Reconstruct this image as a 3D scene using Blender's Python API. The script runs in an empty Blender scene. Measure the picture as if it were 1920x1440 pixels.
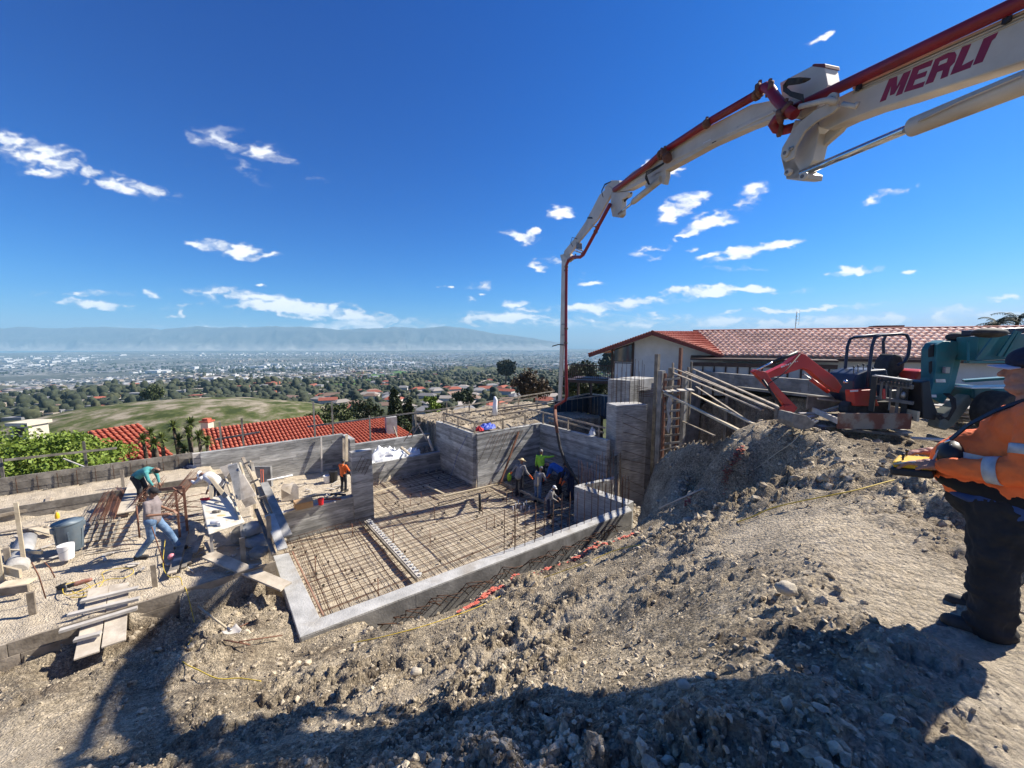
import bpy, bmesh, math, random
import numpy as np
from mathutils import Vector, Matrix, Euler
random.seed(7); RNG = np.random.default_rng(7)
S = bpy.context.scene
C = S.collection
R = math.radians
# ------------------------------------------------------------------ camera
FPX = 721.0; PITCH = math.atan(77/721.0)
cam = bpy.data.cameras.new("camera"); cam.sensor_width = 36; cam.lens = FPX/1920*36
cam.clip_start = 0.05; cam.clip_end = 60000
camo = bpy.data.objects.new("camera", cam); C.objects.link(camo)
camo.location = (0,0,0); camo.rotation_euler = (R(90)-PITCH, 0, 0); S.camera = camo
# ------------------------------------------------------------------ light
SUN_H = Vector((0.925, 0.38)).normalized(); SUN_EL = R(42)
sd = Vector((SUN_H.x*math.cos(SUN_EL), SUN_H.y*math.cos(SUN_EL), math.sin(SUN_EL)))
sl = bpy.data.lights.new("sun", 'SUN'); sl.energy = 5.0; sl.angle = R(0.53); sl.color = (1, .93, .82)
so = bpy.data.objects.new("sun", sl); C.objects.link(so)
so.rotation_euler = sd.to_track_quat('Z', 'Y').to_euler()
S.view_settings.view_transform = 'Standard'; S.view_settings.look = 'None'
S.view_settings.exposure = 0.88; S.view_settings.gamma = 1; S.view_settings.use_curve_mapping = False
W = bpy.data.worlds.new("World"); S.world = W; W.use_nodes = True
cp_, sp_ = math.cos(PITCH), math.sin(PITCH)
def ray(px, py):
    x = (px-960)/FPX; s = (py-720)/FPX
    return Vector((x, cp_-s*sp_, -sp_-s*cp_))
def at(px, py, d): return ray(px, py)*d            # a measured point: direction from the photograph, real distance in metres
def on(px, py, z):                                  # the same on a level of known height
    r = ray(px, py); return r*(z/r.z)
# numpy noise
def hsh(i, j, k=0):
    n = (i.astype(np.int64)*374761393 + j.astype(np.int64)*668265263 + k*2147483647) & 0xffffffff
    n = ((n ^ (n >> 13))*1274126177) & 0xffffffff
    return ((n ^ (n >> 16)) & 0xffff)/65535.0
def vnoise(x, y, s=1.0, k=0):
    x = x/s; y = y/s; i = np.floor(x); j = np.floor(y); fx = x-i; fy = y-j; fx = fx*fx*(3-2*fx); fy = fy*fy*(3-2*fy)
    a = hsh(i,j,k); b = hsh(i+1,j,k); c = hsh(i,j+1,k); d = hsh(i+1,j+1,k)
    return (a*(1-fx)+b*fx)*(1-fy)+(c*(1-fx)+d*fx)*fy - .5
def fbm(x, y, s=1.0, o=4, k=0):
    t = 0; a = 1
    for q in range(o): t = t+a*vnoise(x+q*17.3, y-q*9.1, s/2**q, k+q); a *= .5
    return t
def world_nodes():
    nt = W.node_tree; N = nt.nodes; L = nt.links; N.clear()
    out = N.new('ShaderNodeOutputWorld'); bg = N.new('ShaderNodeBackground'); bg.inputs[1].default_value = 0.05
    sky = N.new('ShaderNodeTexSky'); sky.sky_type = 'NISHITA'; sky.sun_disc = False
    sky.sun_elevation = SUN_EL; sky.sun_rotation = math.atan2(SUN_H.x, SUN_H.y)
    sky.altitude = 300; sky.air_density = 1.0; sky.dust_density = 0.35; sky.ozone_density = 3.0
    # a phone camera's deep blue: one response curve per channel, as film or a sensor would give
    s0 = N.new('ShaderNodeSeparateColor'); L.new(sky.outputs[0], s0.inputs[0]); hs = N.new('ShaderNodeCombineColor')
    for i, (g_, a_) in enumerate(((2.6, 1.1), (1.40, 1.06), (1.10, 1.62))):
        m0 = N.new('ShaderNodeMath'); m0.operation = 'MULTIPLY'; m0.inputs[1].default_value = .1; L.new(s0.outputs[i], m0.inputs[0])
        m1 = N.new('ShaderNodeMath'); m1.operation = 'POWER'; m1.inputs[1].default_value = g_; L.new(m0.outputs[0], m1.inputs[0])
        m2 = N.new('ShaderNodeMath'); m2.operation = 'MULTIPLY'; m2.inputs[1].default_value = a_*10; L.new(m1.outputs[0], m2.inputs[0]); L.new(m2.outputs[0], hs.inputs[i])
    tc = N.new('ShaderNodeTexCoord')
    clouds = [(50,285,120,26,-19,.72),(165,322,115,20,-20,.72),(290,358,58,11,-12,.75),(75,320,34,7,-8,.7),(158,343,20,6,0,.5),
      (440,262,70,18,-12,.30),(500,285,50,14,-25,.32),(472,320,34,13,-40,.32),(580,323,36,12,-15,.34),(385,258,20,16,0,.22),
      (440,472,80,11,-9,1),(495,530,12,4,0,.9),(150,551,75,6,0,.6),(165,570,52,9,-3,1),(60,550,20,5,0,.5),(232,575,8,4,0,.8),
      (480,563,135,14,-5,.9),(520,578,110,12,-2,.9),(410,552,70,9,-3,.8),(340,575,45,9,0,.7),(335,588,16,6,-20,.9),(670,588,62,12,-12,.9),(690,602,50,9,0,.7),
      (605,590,22,5,0,.5),(280,552,15,5,0,.5),(972,443,36,11,-6,1),(1005,434,20,5,8,.8),(1010,496,16,14,-30,.9),(1040,490,28,8,5,.9),(910,533,27,9,5,.9),(846,533,11,4,0,.9),
      (885,562,14,5,0,.6),(905,552,9,4,0,.6),(970,567,30,7,0,.7),(930,597,120,12,2,.95),(830,600,60,8,3,.8),(870,603,120,10,0,.8),(1010,575,60,8,0,.6),
      (1270,388,50,17,26,1.15),(1340,412,65,13,14,.9),(1395,380,55,14,38,.75),(1430,358,22,9,35,.4),(1285,434,22,6,18,.9),(1310,402,14,6,10,.7),
      (1265,322,14,12,30,.9),(1210,308,12,8,20,.6),(1335,337,12,7,0,.3),(1055,398,22,7,10,.5),(1225,464,32,8,4,.8),(1205,478,20,6,0,.5),(1232,483,14,5,0,.6),
      (1430,464,62,10,12,1.1),(1400,478,50,8,14,1),(1335,483,28,6,15,.6),(1303,463,10,5,0,.6),(1595,507,52,8,4,1),(1545,517,26,5,14,.8),(1550,497,22,7,15,.4),(1385,505,60,4,2,.4),
      (1702,516,16,4,0,.6),(1682,362,36,14,20,1),(1655,375,24,7,20,.8),(1551,74,20,11,48,1.05),(1530,92,12,3,10,.3),(1345,545,95,9,2,1.1),(1270,548,50,6,3,.9),(1470,545,34,6,4,.8),
      (1180,566,95,11,6,1),(1110,578,60,9,0,.8),(1100,532,22,6,2,.9),(1082,515,10,5,0,.5),(1480,579,120,4,3,.7),(1620,572,60,4,4,.3),(1205,590,90,6,0,.5),(1880,558,60,4,0,.4),
      (1500,604,520,13,0,.62),(1850,590,260,12,0,.55),(1750,600,260,10,0,.6),(1200,608,260,12,0,.6),(640,612,420,10,0,.4),(1000,605,200,14,0,.4)]
    # broken cloud cover computed for every direction of the sky
    w, hh = 4096, 1024                                            # upper half of the sphere only, doubled below
    th = (np.arange(hh)+.5)/hh*math.pi/2; ph = -((np.arange(w)+.5)/w-.5)*2*math.pi
    PH, TH = np.meshgrid(ph.astype(np.float32), th.astype(np.float32)); dx = np.cos(PH)*np.cos(TH); dy = np.sin(PH)*np.cos(TH); dz = np.sin(TH)
    fac = np.zeros((hh, w), np.float32); bri = np.ones((hh, w), np.float32)
    m = (dy > .38)&(TH < R(58)); g0 = dx[m]/dy[m]; h0 = dz[m]/dy[m]; acc = np.zeros(g0.shape, np.float32)
    # wind-torn edges: the patches are looked up through a warped direction
    w1 = fbm(g0, h0*2.2, .11, 4, 3); w2 = fbm(g0+7, h0*2.2, .11, 4, 5); w3 = fbm(g0*1.0-h0*.8, h0*2.6, .028, 4, 7); w4 = fbm(g0+3, h0*2.6+g0*.3, .028, 4, 9)
    gx = g0+w1*.050+w3*.020; gz = h0+w2*.016+w4*.010
    for (px, py, a, b, rot, wt) in clouds:
        r = ray(px, py); r2 = ray(px+10, py); r3 = ray(px, py+10); k = (r2.x/r2.y-r.x/r.y)/10; k2 = abs(r3.z/r3.y-r.z/r.y)/10
        A1 = a*k*1.30; B1 = b*k2*1.35; cx, cz_ = r.x/r.y, r.z/r.y; M1 = max(A1, B1)
        q = np.nonzero((np.abs(gx-cx) < M1)&(np.abs(gz-cz_) < M1))[0]; ca, sa = math.cos(R(rot)), math.sin(R(rot)); X = gx[q]-cx; Y = gz[q]-cz_
        v = np.clip(1-np.hypot((X*ca+Y*sa)/A1, (-X*sa+Y*ca)/B1), 0, 1)*wt; acc[q] = np.maximum(acc[q], v)
    n1 = fbm(gx, gz*2.4, .07, 5, 13); n2 = fbm(gx, gz*2.2, .02, 4, 19)
    d = acc*1.55+(n1*1.5+n2*.75)*np.minimum(acc*3, 1)
    d = np.clip((d-.02)/1.25, 0, 1); d = d*d*(3-2*d); fac[m] = d*.95; bri[m] = np.clip(.84+d*.2+n1*.3, .74, 1.05)
    nb = fbm(dx/(dz+.12), dy/(dz+.12), 1.1, 6, 31); bk = np.clip((nb-.22)*3.2, 0, 1)*np.clip((.38-dy)*6, 0, 1)*.8; fac = np.maximum(fac, bk)
    px_ = np.zeros((hh*2, w, 4), np.float32); px_[hh:,:,0] = fac; px_[hh:,:,1] = bri; px_[...,3] = 1
    im = bpy.data.images.new('cloud_cover', w, hh*2, float_buffer=True, is_data=True); im.pixels.foreach_set(px_.ravel()); im.update(); im.pack()
    en = N.new('ShaderNodeTexEnvironment'); en.image = im; L.new(tc.outputs['Generated'], en.inputs[0]); se = N.new('ShaderNodeSeparateColor'); L.new(en.outputs[0], se.inputs[0])
    mix = N.new('ShaderNodeMix'); mix.data_type = 'RGBA'; L.new(se.outputs[0], mix.inputs[0]); L.new(hs.outputs[0], mix.inputs[6])
    cr = N.new('ShaderNodeVectorMath'); cr.operation = 'SCALE'; cr.inputs[0].default_value = (13.2, 13.3, 13.4); L.new(se.outputs[1], cr.inputs['Scale']); L.new(cr.outputs[0], mix.inputs[7])
    L.new(mix.outputs[2], bg.inputs[0]); L.new(bg.outputs[0], out.inputs[0])
world_nodes()
W.cycles.sampling_method = 'MANUAL'; W.cycles.sample_map_resolution = 512

# ------------------------------------------------------------------ helpers
def setp(o, label=None, cat=None, group=None, kind=None):
    if label: o['label'] = label
    if cat: o['category'] = cat
    if group: o['group'] = group
    if kind: o['kind'] = kind
    return o
def thing(name, loc, label, cat, group=None):
    o = bpy.data.objects.new(name, None); o.empty_display_size = .2; C.objects.link(o); o.location = Vector(loc)
    o['org'] = tuple(loc); setp(o, label, cat, group); return o
def org(o):
    while o.parent: o = o.parent
    return Vector(o['org']) if 'org' in o else Vector((0,0,0))
class MB:
    """collects shapes in world coordinates; build() links them as one mesh object"""
    def __init__(s): s.v = []; s.f = []; s.sm = []
    def add(s, vs, fs, smooth=False):
        n = len(s.v); s.v += [tuple(v) for v in vs]; s.f += [tuple(i+n for i in f) for f in fs]; s.sm += [smooth]*len(fs); return s
    def box(s, c, size, M=None):
        c = Vector(c); hx, hy, hz = [a/2 for a in size]; vs = []
        for z in (-hz, hz):
            for x, y in ((-hx,-hy),(hx,-hy),(hx,hy),(-hx,hy)):
                p = Vector((x,y,z)); vs.append(c + (M @ p if M else p))
        return s.add(vs, [(3,2,1,0),(4,5,6,7),(0,1,5,4),(1,2,6,5),(2,3,7,6),(3,0,4,7)])
    def bar(s, p, q, w, h, up=(0,0,1), taper=None):
        """rectangular member from p to q: w across, h along the up side"""
        p = Vector(p); q = Vector(q); d = (q-p).normalized(); u = Vector(up)
        if abs(d.dot(u)) > .98: u = Vector((0,1,0))
        x = d.cross(u).normalized(); u = x.cross(d); w2, h2 = taper or (w, h); vs = []
        for P, a, b in ((p,w,h),(q,w2,h2)):
            for i, j in ((-1,-1),(1,-1),(1,1),(-1,1)): vs.append(P + x*(a/2*i) + u*(b/2*j))
        return s.add(vs, [(3,2,1,0),(4,5,6,7),(0,1,5,4),(1,2,6,5),(2,3,7,6),(3,0,4,7)])
    def tube(s, pts, r, n=8, cap=True, smooth=True):
        pts = [Vector(p) for p in pts]; k = len(pts); rr = r if isinstance(r, (list, tuple)) else [r]*k; vs = []
        x = None
        for i, p in enumerate(pts):
            d = (pts[min(i+1,k-1)]-pts[max(i-1,0)]).normalized()
            if x is None:
                x = d.cross(Vector((0,0,1)) if abs(d.z) < .95 else Vector((1,0,0))).normalized()
            x = (x - d*x.dot(d)).normalized(); y = d.cross(x)
            for j in range(n):
                a = 2*math.pi*j/n; vs.append(p + (x*math.cos(a)+y*math.sin(a))*rr[i])
        fs = [(i*n+j, i*n+(j+1)%n, (i+1)*n+(j+1)%n, (i+1)*n+j) for i in range(k-1) for j in range(n)]
        s.add(vs, fs, smooth)
        if cap:
            b = len(s.v)-k*n
            s.f += [tuple(b+j for j in range(n))[::-1], tuple(b+(k-1)*n+j for j in range(n))]; s.sm += [False]*2
        return s
    def prism(s, poly, axis, depth):
        """polygon of 3D points extruded by depth along axis"""
        a = Vector(axis).normalized()*depth; n = len(poly); vs = [Vector(p)-a/2 for p in poly]+[Vector(p)+a/2 for p in poly]
        fs = [tuple(range(n))[::-1], tuple(range(n,2*n))]+[(i,(i+1)%n,(i+1)%n+n,i+n) for i in range(n)]
        return s.add(vs, fs)
    def ball(s, c, r, seg=10, M=None, sq=None):
        c = Vector(c); r = Vector(r) if not isinstance(r, (int,float)) else Vector((r,r,r)); rings = max(4, seg//2+1); vs = []
        for i in range(rings+1):
            t = math.pi*i/rings
            for j in range(seg):
                a = 2*math.pi*j/seg; p = Vector((r.x*math.sin(t)*math.cos(a), r.y*math.sin(t)*math.sin(a), r.z*math.cos(t)))
                vs.append(c+(M@p if M else p))
        fs = [(i*seg+j,(i+1)*seg+j,(i+1)*seg+(j+1)%seg,i*seg+(j+1)%seg) for i in range(rings) for j in range(seg)]
        return s.add(vs, fs, True)
    def cap(s, p, q, r1, r2, n=10):
        """tapered capsule"""
        p = Vector(p); q = Vector(q); d = (q-p); L = d.length or 1e-4; d = d/L
        pts = []; rr = []
        for k in range(4): a = math.pi/2*(1-k/4); pts.append(p-d*(r1*math.sin(a))); rr.append(max(.002, r1*math.cos(a)))
        for k in range(5): pts.append(p+(q-p)*(k/4)); rr.append(r1+(r2-r1)*k/4)
        for k in range(1,5): a = math.pi/2*k/4; pts.append(q+d*(r2*math.sin(a))); rr.append(max(.002, r2*math.cos(a)))
        return s.tube(pts, rr, n)
    def build(s, name, m=None, parent=None, label=None, bevel=0):
        o = Vector((0,0,0)) if parent is None else org(parent)
        me = bpy.data.meshes.new(name); me.from_pydata([(v[0]-o.x, v[1]-o.y, v[2]-o.z) for v in s.v], [], s.f)
        me.polygons.foreach_set('use_smooth', s.sm); me.update()
        ob = bpy.data.objects.new(name, me); C.objects.link(ob)
        if m: me.materials.append(m)
        if parent: ob.parent = parent
        if label: ob['label'] = label
        if bevel:
            b = ob.modifiers.new('bevel', 'BEVEL'); b.width = bevel; b.segments = 2; b.limit_method = 'ANGLE'
        return ob
def np_mesh(name, V, Fq, m=None, smooth=False, parent=None):
    """fast mesh from numpy arrays; Fq is (n,4) or (n,3)"""
    me = bpy.data.meshes.new(name); k = Fq.shape[1]; n = len(Fq)
    me.vertices.add(len(V)); me.vertices.foreach_set('co', np.ascontiguousarray(V, dtype=np.float32).ravel())
    me.loops.add(n*k); me.loops.foreach_set('vertex_index', np.ascontiguousarray(Fq, dtype=np.int32).ravel())
    me.polygons.add(n); me.polygons.foreach_set('loop_start', np.arange(0, n*k, k, dtype=np.int32))
    try: me.polygons.foreach_set('loop_total', np.full(n, k, dtype=np.int32))
    except Exception: pass
    me.polygons.foreach_set('use_smooth', np.full(n, smooth)); me.update(calc_edges=True); me.validate()
    ob = bpy.data.objects.new(name, me); C.objects.link(ob)
    if m: me.materials.append(m)
    if parent: ob.parent = parent
    return ob
def copy_tree(o, parent=None):
    c = o.copy(); C.objects.link(c); c.parent = parent
    for ch in list(o.children): copy_tree(ch, c)
    return c

# ------------------------------------------------------------------ materials
MATS = {}
def mat(name, col, rough=.8, metal=0.0, col2=None, scale=6.0, bump=0.0, bscale=None, stretch=None, detail=6, spec=.5, contrast=(.35,.65), rand=0.0, dirt=None):
    """procedural paint/stone/cloth: two colours mixed by noise, bump from finer noise, optional per-object variation and dirt"""
    if name in MATS: return MATS[name]
    m = bpy.data.materials.new(name); m.use_nodes = True; nt = m.node_tree; N = nt.nodes; L = nt.links
    b = N['Principled BSDF']; b.inputs['Roughness'].default_value = rough; b.inputs['Metallic'].default_value = metal
    b.inputs['Specular IOR Level'].default_value = spec
    b.inputs['Base Color'].default_value = (*col, 1)
    tc = N.new('ShaderNodeTexCoord'); vec = tc.outputs['Object']
    if stretch:
        mp = N.new('ShaderNodeMapping'); mp.inputs['Scale'].default_value = stretch; L.new(vec, mp.inputs[0]); vec = mp.outputs[0]
    cur = None
    if col2:
        n = N.new('ShaderNodeTexNoise'); n.inputs['Scale'].default_value = scale; n.inputs['Detail'].default_value = detail; n.inputs['Roughness'].default_value = .6; L.new(vec, n.inputs['Vector'])
        r = N.new('ShaderNodeValToRGB'); r.color_ramp.elements[0].position = contrast[0]; r.color_ramp.elements[1].position = contrast[1]
        r.color_ramp.elements[0].color = (*col, 1); r.color_ramp.elements[1].color = (*col2, 1)
        L.new(n.outputs[0], r.inputs[0]); cur = r.outputs[0]
    if rand:
        oi = N.new('ShaderNodeObjectInfo'); mr = N.new('ShaderNodeMapRange'); mr.inputs[3].default_value = 1-rand; mr.inputs[4].default_value = 1+rand
        L.new(oi.outputs['Random'], mr.inputs[0]); hs = N.new('ShaderNodeHueSaturation'); L.new(mr.outputs[0], hs.inputs['Value'])
        if cur: L.new(cur, hs.inputs['Color'])
        else: hs.inputs['Color'].default_value = (*col, 1)
        cur = hs.outputs[0]
    if dirt:
        n = N.new('ShaderNodeTexNoise'); n.inputs['Scale'].default_value = scale*.7; n.inputs['Detail'].default_value = 9; L.new(tc.outputs['Object'], n.inputs['Vector'])
        mr = N.new('ShaderNodeMapRange'); mr.inputs[1].default_value = .52; mr.inputs[2].default_value = .72; mr.inputs[4].default_value = .8; L.new(n.outputs[0], mr.inputs[0])
        mx = N.new('ShaderNodeMix'); mx.data_type = 'RGBA'; mx.inputs[7].default_value = (*dirt, 1); L.new(mr.outputs[0], mx.inputs[0])
        if cur: L.new(cur, mx.inputs[6])
        else: mx.inputs[6].default_value = (*col, 1)
        cur = mx.outputs[2]
    if cur: L.new(cur, b.inputs['Base Color'])
    if bump:
        n = N.new('ShaderNodeTexNoise'); n.inputs['Scale'].default_value = bscale or scale*5; n.inputs['Detail'].default_value = 6; L.new(vec, n.inputs['Vector'])
        bp = N.new('ShaderNodeBump'); bp.inputs['Strength'].default_value = min(1, bump); bp.inputs['Distance'].default_value = .02; L.new(n.outputs[0], bp.inputs['Height']); L.new(bp.outputs[0], b.inputs['Normal'])
    MATS[name] = m; return m
def setting_mat():
    m = bpy.data.materials.new('excavated_soil'); m.use_nodes = True; nt = m.node_tree; N = nt.nodes; L = nt.links
    b = N['Principled BSDF']; b.inputs['Roughness'].default_value = .95; b.inputs['Specular IOR Level'].default_value = .15
    tc = N.new('ShaderNodeTexCoord')
    def noise(s, d=8, r=.6):
        n = N.new('ShaderNodeTexNoise'); n.inputs['Scale'].default_value = s; n.inputs['Detail'].default_value = d; n.inputs['Roughness'].default_value = r; L.new(tc.outputs['Object'], n.inputs['Vector']); return n.outputs[0]
    r1 = N.new('ShaderNodeValToRGB'); e = r1.color_ramp.elements
    e[0].position = .34; e[0].color = (.19, .15, .105, 1); e[1].position = .68; e[1].color = (.55, .465, .335, 1)
    k = e.new(.5); k.color = (.37, .31, .222, 1)
    L.new(noise(1.1), r1.inputs[0])
    r2 = N.new('ShaderNodeValToRGB'); e = r2.color_ramp.elements; e[0].position = .3; e[0].color = (.62, .62, .63, 1); e[1].position = .7; e[1].color = (1.25, 1.22, 1.18, 1)
    L.new(noise(22, 6, .7), r2.inputs[0])
    mx = N.new('ShaderNodeMix'); mx.data_type = 'RGBA'; mx.blend_type = 'MULTIPLY'; mx.inputs[0].default_value = 1; L.new(r1.outputs[0], mx.inputs[6]); L.new(r2.outputs[0], mx.inputs[7])
    # paler dusty soil where an attribute marks trodden or sandy ground
    at_ = N.new('ShaderNodeAttribute'); at_.attribute_name = 'pale'
    r3 = N.new('ShaderNodeValToRGB'); e = r3.color_ramp.elements; e[0].position = .3; e[0].color = (.50, .415, .30, 1); e[1].position = .75; e[1].color = (.74, .64, .495, 1); L.new(noise(5), r3.inputs[0])
    m2 = N.new('ShaderNodeMix'); m2.data_type = 'RGBA'; L.new(at_.outputs['Fac'], m2.inputs[0]); L.new(mx.outputs[2], m2.inputs[6]); L.new(r3.outputs[0], m2.inputs[7])
    def grains(s, lo, hi):
        v = N.new('ShaderNodeTexVoronoi'); v.inputs['Scale'].default_value = s; v.inputs['Randomness'].default_value = 1; L.new(tc.outputs['Object'], v.inputs['Vector'])
        sc = N.new('ShaderNodeSeparateColor'); L.new(v.outputs['Color'], sc.inputs[0]); mr = N.new('ShaderNodeMapRange'); mr.inputs[3].default_value = lo; mr.inputs[4].default_value = hi; L.new(sc.outputs[0], mr.inputs[0]); return v, mr.outputs[0]
    v1, g1 = grains(30, .62, 1.30); v2, g2 = grains(75, .66, 1.28); v3, g3 = grains(11, .82, 1.15)
    cur = m2.outputs[2]
    for gg in (g1, g2, g3):
        fm = N.new('ShaderNodeMix'); fm.data_type = 'FLOAT'; fm.inputs[3].default_value = 1.0; pf = N.new('ShaderNodeMath'); pf.operation = 'MULTIPLY'; pf.inputs[1].default_value = .85; L.new(at_.outputs['Fac'], pf.inputs[0]); L.new(pf.outputs[0], fm.inputs[0]); L.new(gg, fm.inputs[2])
        vm = N.new('ShaderNodeVectorMath'); vm.operation = 'SCALE'; L.new(cur, vm.inputs[0]); L.new(fm.outputs[0], vm.inputs['Scale']); cur = vm.outputs[0]
    L.new(cur, b.inputs['Base Color'])
    hh_ = N.new('ShaderNodeMath'); hh_.operation = 'MULTIPLY'; hh_.inputs[1].default_value = -.7; L.new(v1.outputs['Distance'], hh_.inputs[0])
    h2_ = N.new('ShaderNodeMath'); h2_.operation = 'ADD'; L.new(hh_.outputs[0], h2_.inputs[0]); L.new(noise(38, 8, .7), h2_.inputs[1])
    bp = N.new('ShaderNodeBump'); bp.inputs['Strength'].default_value = 1.0; bp.inputs['Distance'].default_value = .045; L.new(h2_.outputs[0], bp.inputs['Height'])
    L.new(bp.outputs[0], b.inputs['Normal'])
    return m
M_SOIL = setting_mat()
M_CLOD = mat('soil_clod', (.19,.15,.105), .95, col2=(.57,.485,.355), scale=9.0, bump=.9, bscale=45, spec=.1, contrast=(.38,.6))
M_STONE = mat('pale_stone', (.36,.31,.23), .9, col2=(.52,.46,.36), scale=8, bump=.5, bscale=40)
def concrete(name, a, b_, streak=(.35,.35,5)):
    m = mat(name, a, .85, col2=b_, scale=3.2, bump=.35, bscale=14, stretch=streak, contrast=(.3,.7), spec=.2)
    nt = m.node_tree; N = nt.nodes; L = nt.links; b = N['Principled BSDF']; src = b.inputs['Base Color'].links[0].from_socket
    at_ = N.new('ShaderNodeAttribute'); at_.attribute_name = 'tone'; sc = N.new('ShaderNodeMath'); sc.operation = 'ADD'; sc.inputs[1].default_value = 1.0; L.new(at_.outputs['Fac'], sc.inputs[0])
    vm = N.new('ShaderNodeVectorMath'); vm.operation = 'SCALE'; L.new(src, vm.inputs[0]); L.new(sc.outputs[0], vm.inputs['Scale']); L.new(vm.outputs[0], b.inputs['Base Color'])
    # cloudy stains across the boards
    n = N.new('ShaderNodeTexNoise'); n.inputs['Scale'].default_value = 1.3; n.inputs['Detail'].default_value = 7; tc = N.new('ShaderNodeTexCoord'); L.new(tc.outputs['Object'], n.inputs['Vector'])
    mr = N.new('ShaderNodeMapRange'); mr.inputs[1].default_value = .3; mr.inputs[2].default_value = .7; mr.inputs[3].default_value = .72; mr.inputs[4].default_value = 1.28; L.new(n.outputs[0], mr.inputs[0])
    v2 = N.new('ShaderNodeVectorMath'); v2.operation = 'SCALE'; L.new(vm.outputs[0], v2.inputs[0]); L.new(mr.outputs[0], v2.inputs['Scale']); L.new(v2.outputs[0], b.inputs['Base Color'])
    return m
M_BOARDC = concrete('board_formed_concrete', (.20,.20,.19), (.46,.455,.43), (.8,.8,7))
M_CONC = mat('poured_concrete', (.33,.325,.31), .85, col2=(.50,.49,.465), scale=2.3, bump=.6, bscale=26, spec=.2, dirt=(.27,.24,.20))
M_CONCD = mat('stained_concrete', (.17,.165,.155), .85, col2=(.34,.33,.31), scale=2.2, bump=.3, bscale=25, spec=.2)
M_WOOD = mat('weathered_timber', (.20,.165,.125), .8, col2=(.40,.34,.265), scale=3, bump=.4, bscale=18, stretch=(1,1,1), rand=.25, spec=.2)
M_WOODG = mat('grey_formwork_timber', (.13,.115,.095), .85, col2=(.30,.27,.225), scale=3, bump=.4, bscale=18, rand=.22, spec=.2)
M_WOODP = mat('pale_new_timber', (.46,.38,.26), .75, col2=(.62,.53,.38), scale=4, bump=.3, bscale=18, rand=.15, spec=.2)
M_PLY = mat('dusty_plywood', (.42,.36,.28), .8, col2=(.60,.53,.43), scale=3, bump=.25, bscale=20, rand=.12, dirt=(.26,.21,.16), spec=.2)
M_WOODW = mat('whitish_plank', (.42,.385,.335), .8, col2=(.56,.52,.46), scale=3, bump=.2, rand=.1, dirt=(.3,.27,.23))
M_REBAR = mat('rusty_rebar', (.045,.028,.020), .85, col2=(.13,.065,.04), scale=8, spec=.3)
M_RUST = mat('rust_red_steel', (.11,.045,.028), .85, col2=(.22,.10,.06), scale=9, bump=.3)
M_BLACK = mat('black_plastic', (.015,.015,.017), .5)
M_BLACKR = mat('black_rubber', (.018,.018,.019), .75, col2=(.05,.045,.04), scale=10)
M_CREAM = mat('cream_boom_paint', (.50,.43,.34), .42, col2=(.60,.53,.43), scale=1.5, dirt=(.33,.28,.22))
M_REDP = mat('red_pipe_paint', (.20,.006,.012), .42, col2=(.28,.012,.02), scale=3, dirt=(.14,.02,.025))
M_REDL = mat('dark_red_lettering', (.22,.012,.04), .5, col2=(.28,.02,.05), scale=6)
M_CHROME = mat('chromed_rod', (.62,.64,.66), .14, 1.0)
M_STEEL = mat('bare_steel', (.36,.36,.35), .45, .8)
M_ORANGE = mat('bright_orange_cloth', (.86,.15,.03), .85, col2=(.95,.20,.045), scale=7, bump=.25, bscale=22)
M_TEALP = mat('teal_machine_paint', (.016,.125,.14), .42, col2=(.028,.17,.19), scale=2.2, dirt=(.09,.12,.11))
M_EXC = mat('orange_red_machine_paint', (.52,.028,.014), .4, col2=(.60,.045,.022), scale=2, dirt=(.30,.09,.05))
M_NAVY = mat('dark_blue_machine_paint', (.015,.025,.05), .45)
M_GREYP = mat('grey_machine_paint', (.10,.10,.10), .5, col2=(.18,.17,.16), scale=6)
M_SKIN = mat('skin', (.42,.23,.15), .55, col2=(.50,.29,.20), scale=9)
M_SKIND = mat('tanned_skin', (.27,.14,.085), .55)
M_STUCCO = mat('white_stucco', (.62,.61,.57), .9, col2=(.70,.69,.66), scale=2, bump=.25, bscale=60)
M_STUCCOC = mat('cream_stucco', (.55,.50,.38), .9, col2=(.62,.57,.45), scale=3, bump=.2, bscale=60)
M_TILE = mat('terracotta_tile', (.33,.085,.055), .75, col2=(.46,.16,.105), scale=5, rand=.18, spec=.3)
M_TILER = mat('bright_terracotta_tile', (.36,.075,.045), .75, col2=(.56,.18,.11), scale=6, spec=.2, dirt=(.22,.09,.06))
M_TILEP = mat('pale_terracotta_tile', (.64,.40,.30), .6, col2=(.86,.68,.56), scale=4, rand=.22, spec=.25)
M_TRIM = mat('dark_brown_trim', (.035,.018,.013), .6, col2=(.07,.035,.025), scale=6)
M_REDTRIM = mat('red_brown_fascia', (.13,.022,.016), .55, col2=(.19,.035,.025), scale=5)
M_GLASS = mat('dark_window_glass', (.03,.045,.06), .08, spec=.8)
M_WHITEPL = mat('white_plastic', (.78,.78,.76), .45, dirt=(.5,.42,.36))
M_SHEET = mat('white_sheeting', (.72,.74,.76), .5, col2=(.82,.83,.84), scale=3, bump=.5, bscale=12)
M_CAN = mat('grey_blue_plastic', (.10,.135,.165), .5, col2=(.14,.18,.21), scale=3, dirt=(.22,.21,.19))
M_YELLOW = mat('yellow_plastic', (.75,.45,.02), .45)
M_CORD = mat('yellow_cord', (.60,.43,.05), .6)
M_BARK = mat('bark', (.07,.05,.035), .95, col2=(.13,.10,.07), scale=9, bump=.6)
def leafmat(name, a, b_):
    m = mat(name, a, .6, col2=b_, scale=1.2, spec=.3, contrast=(.3,.7)); return m
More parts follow.
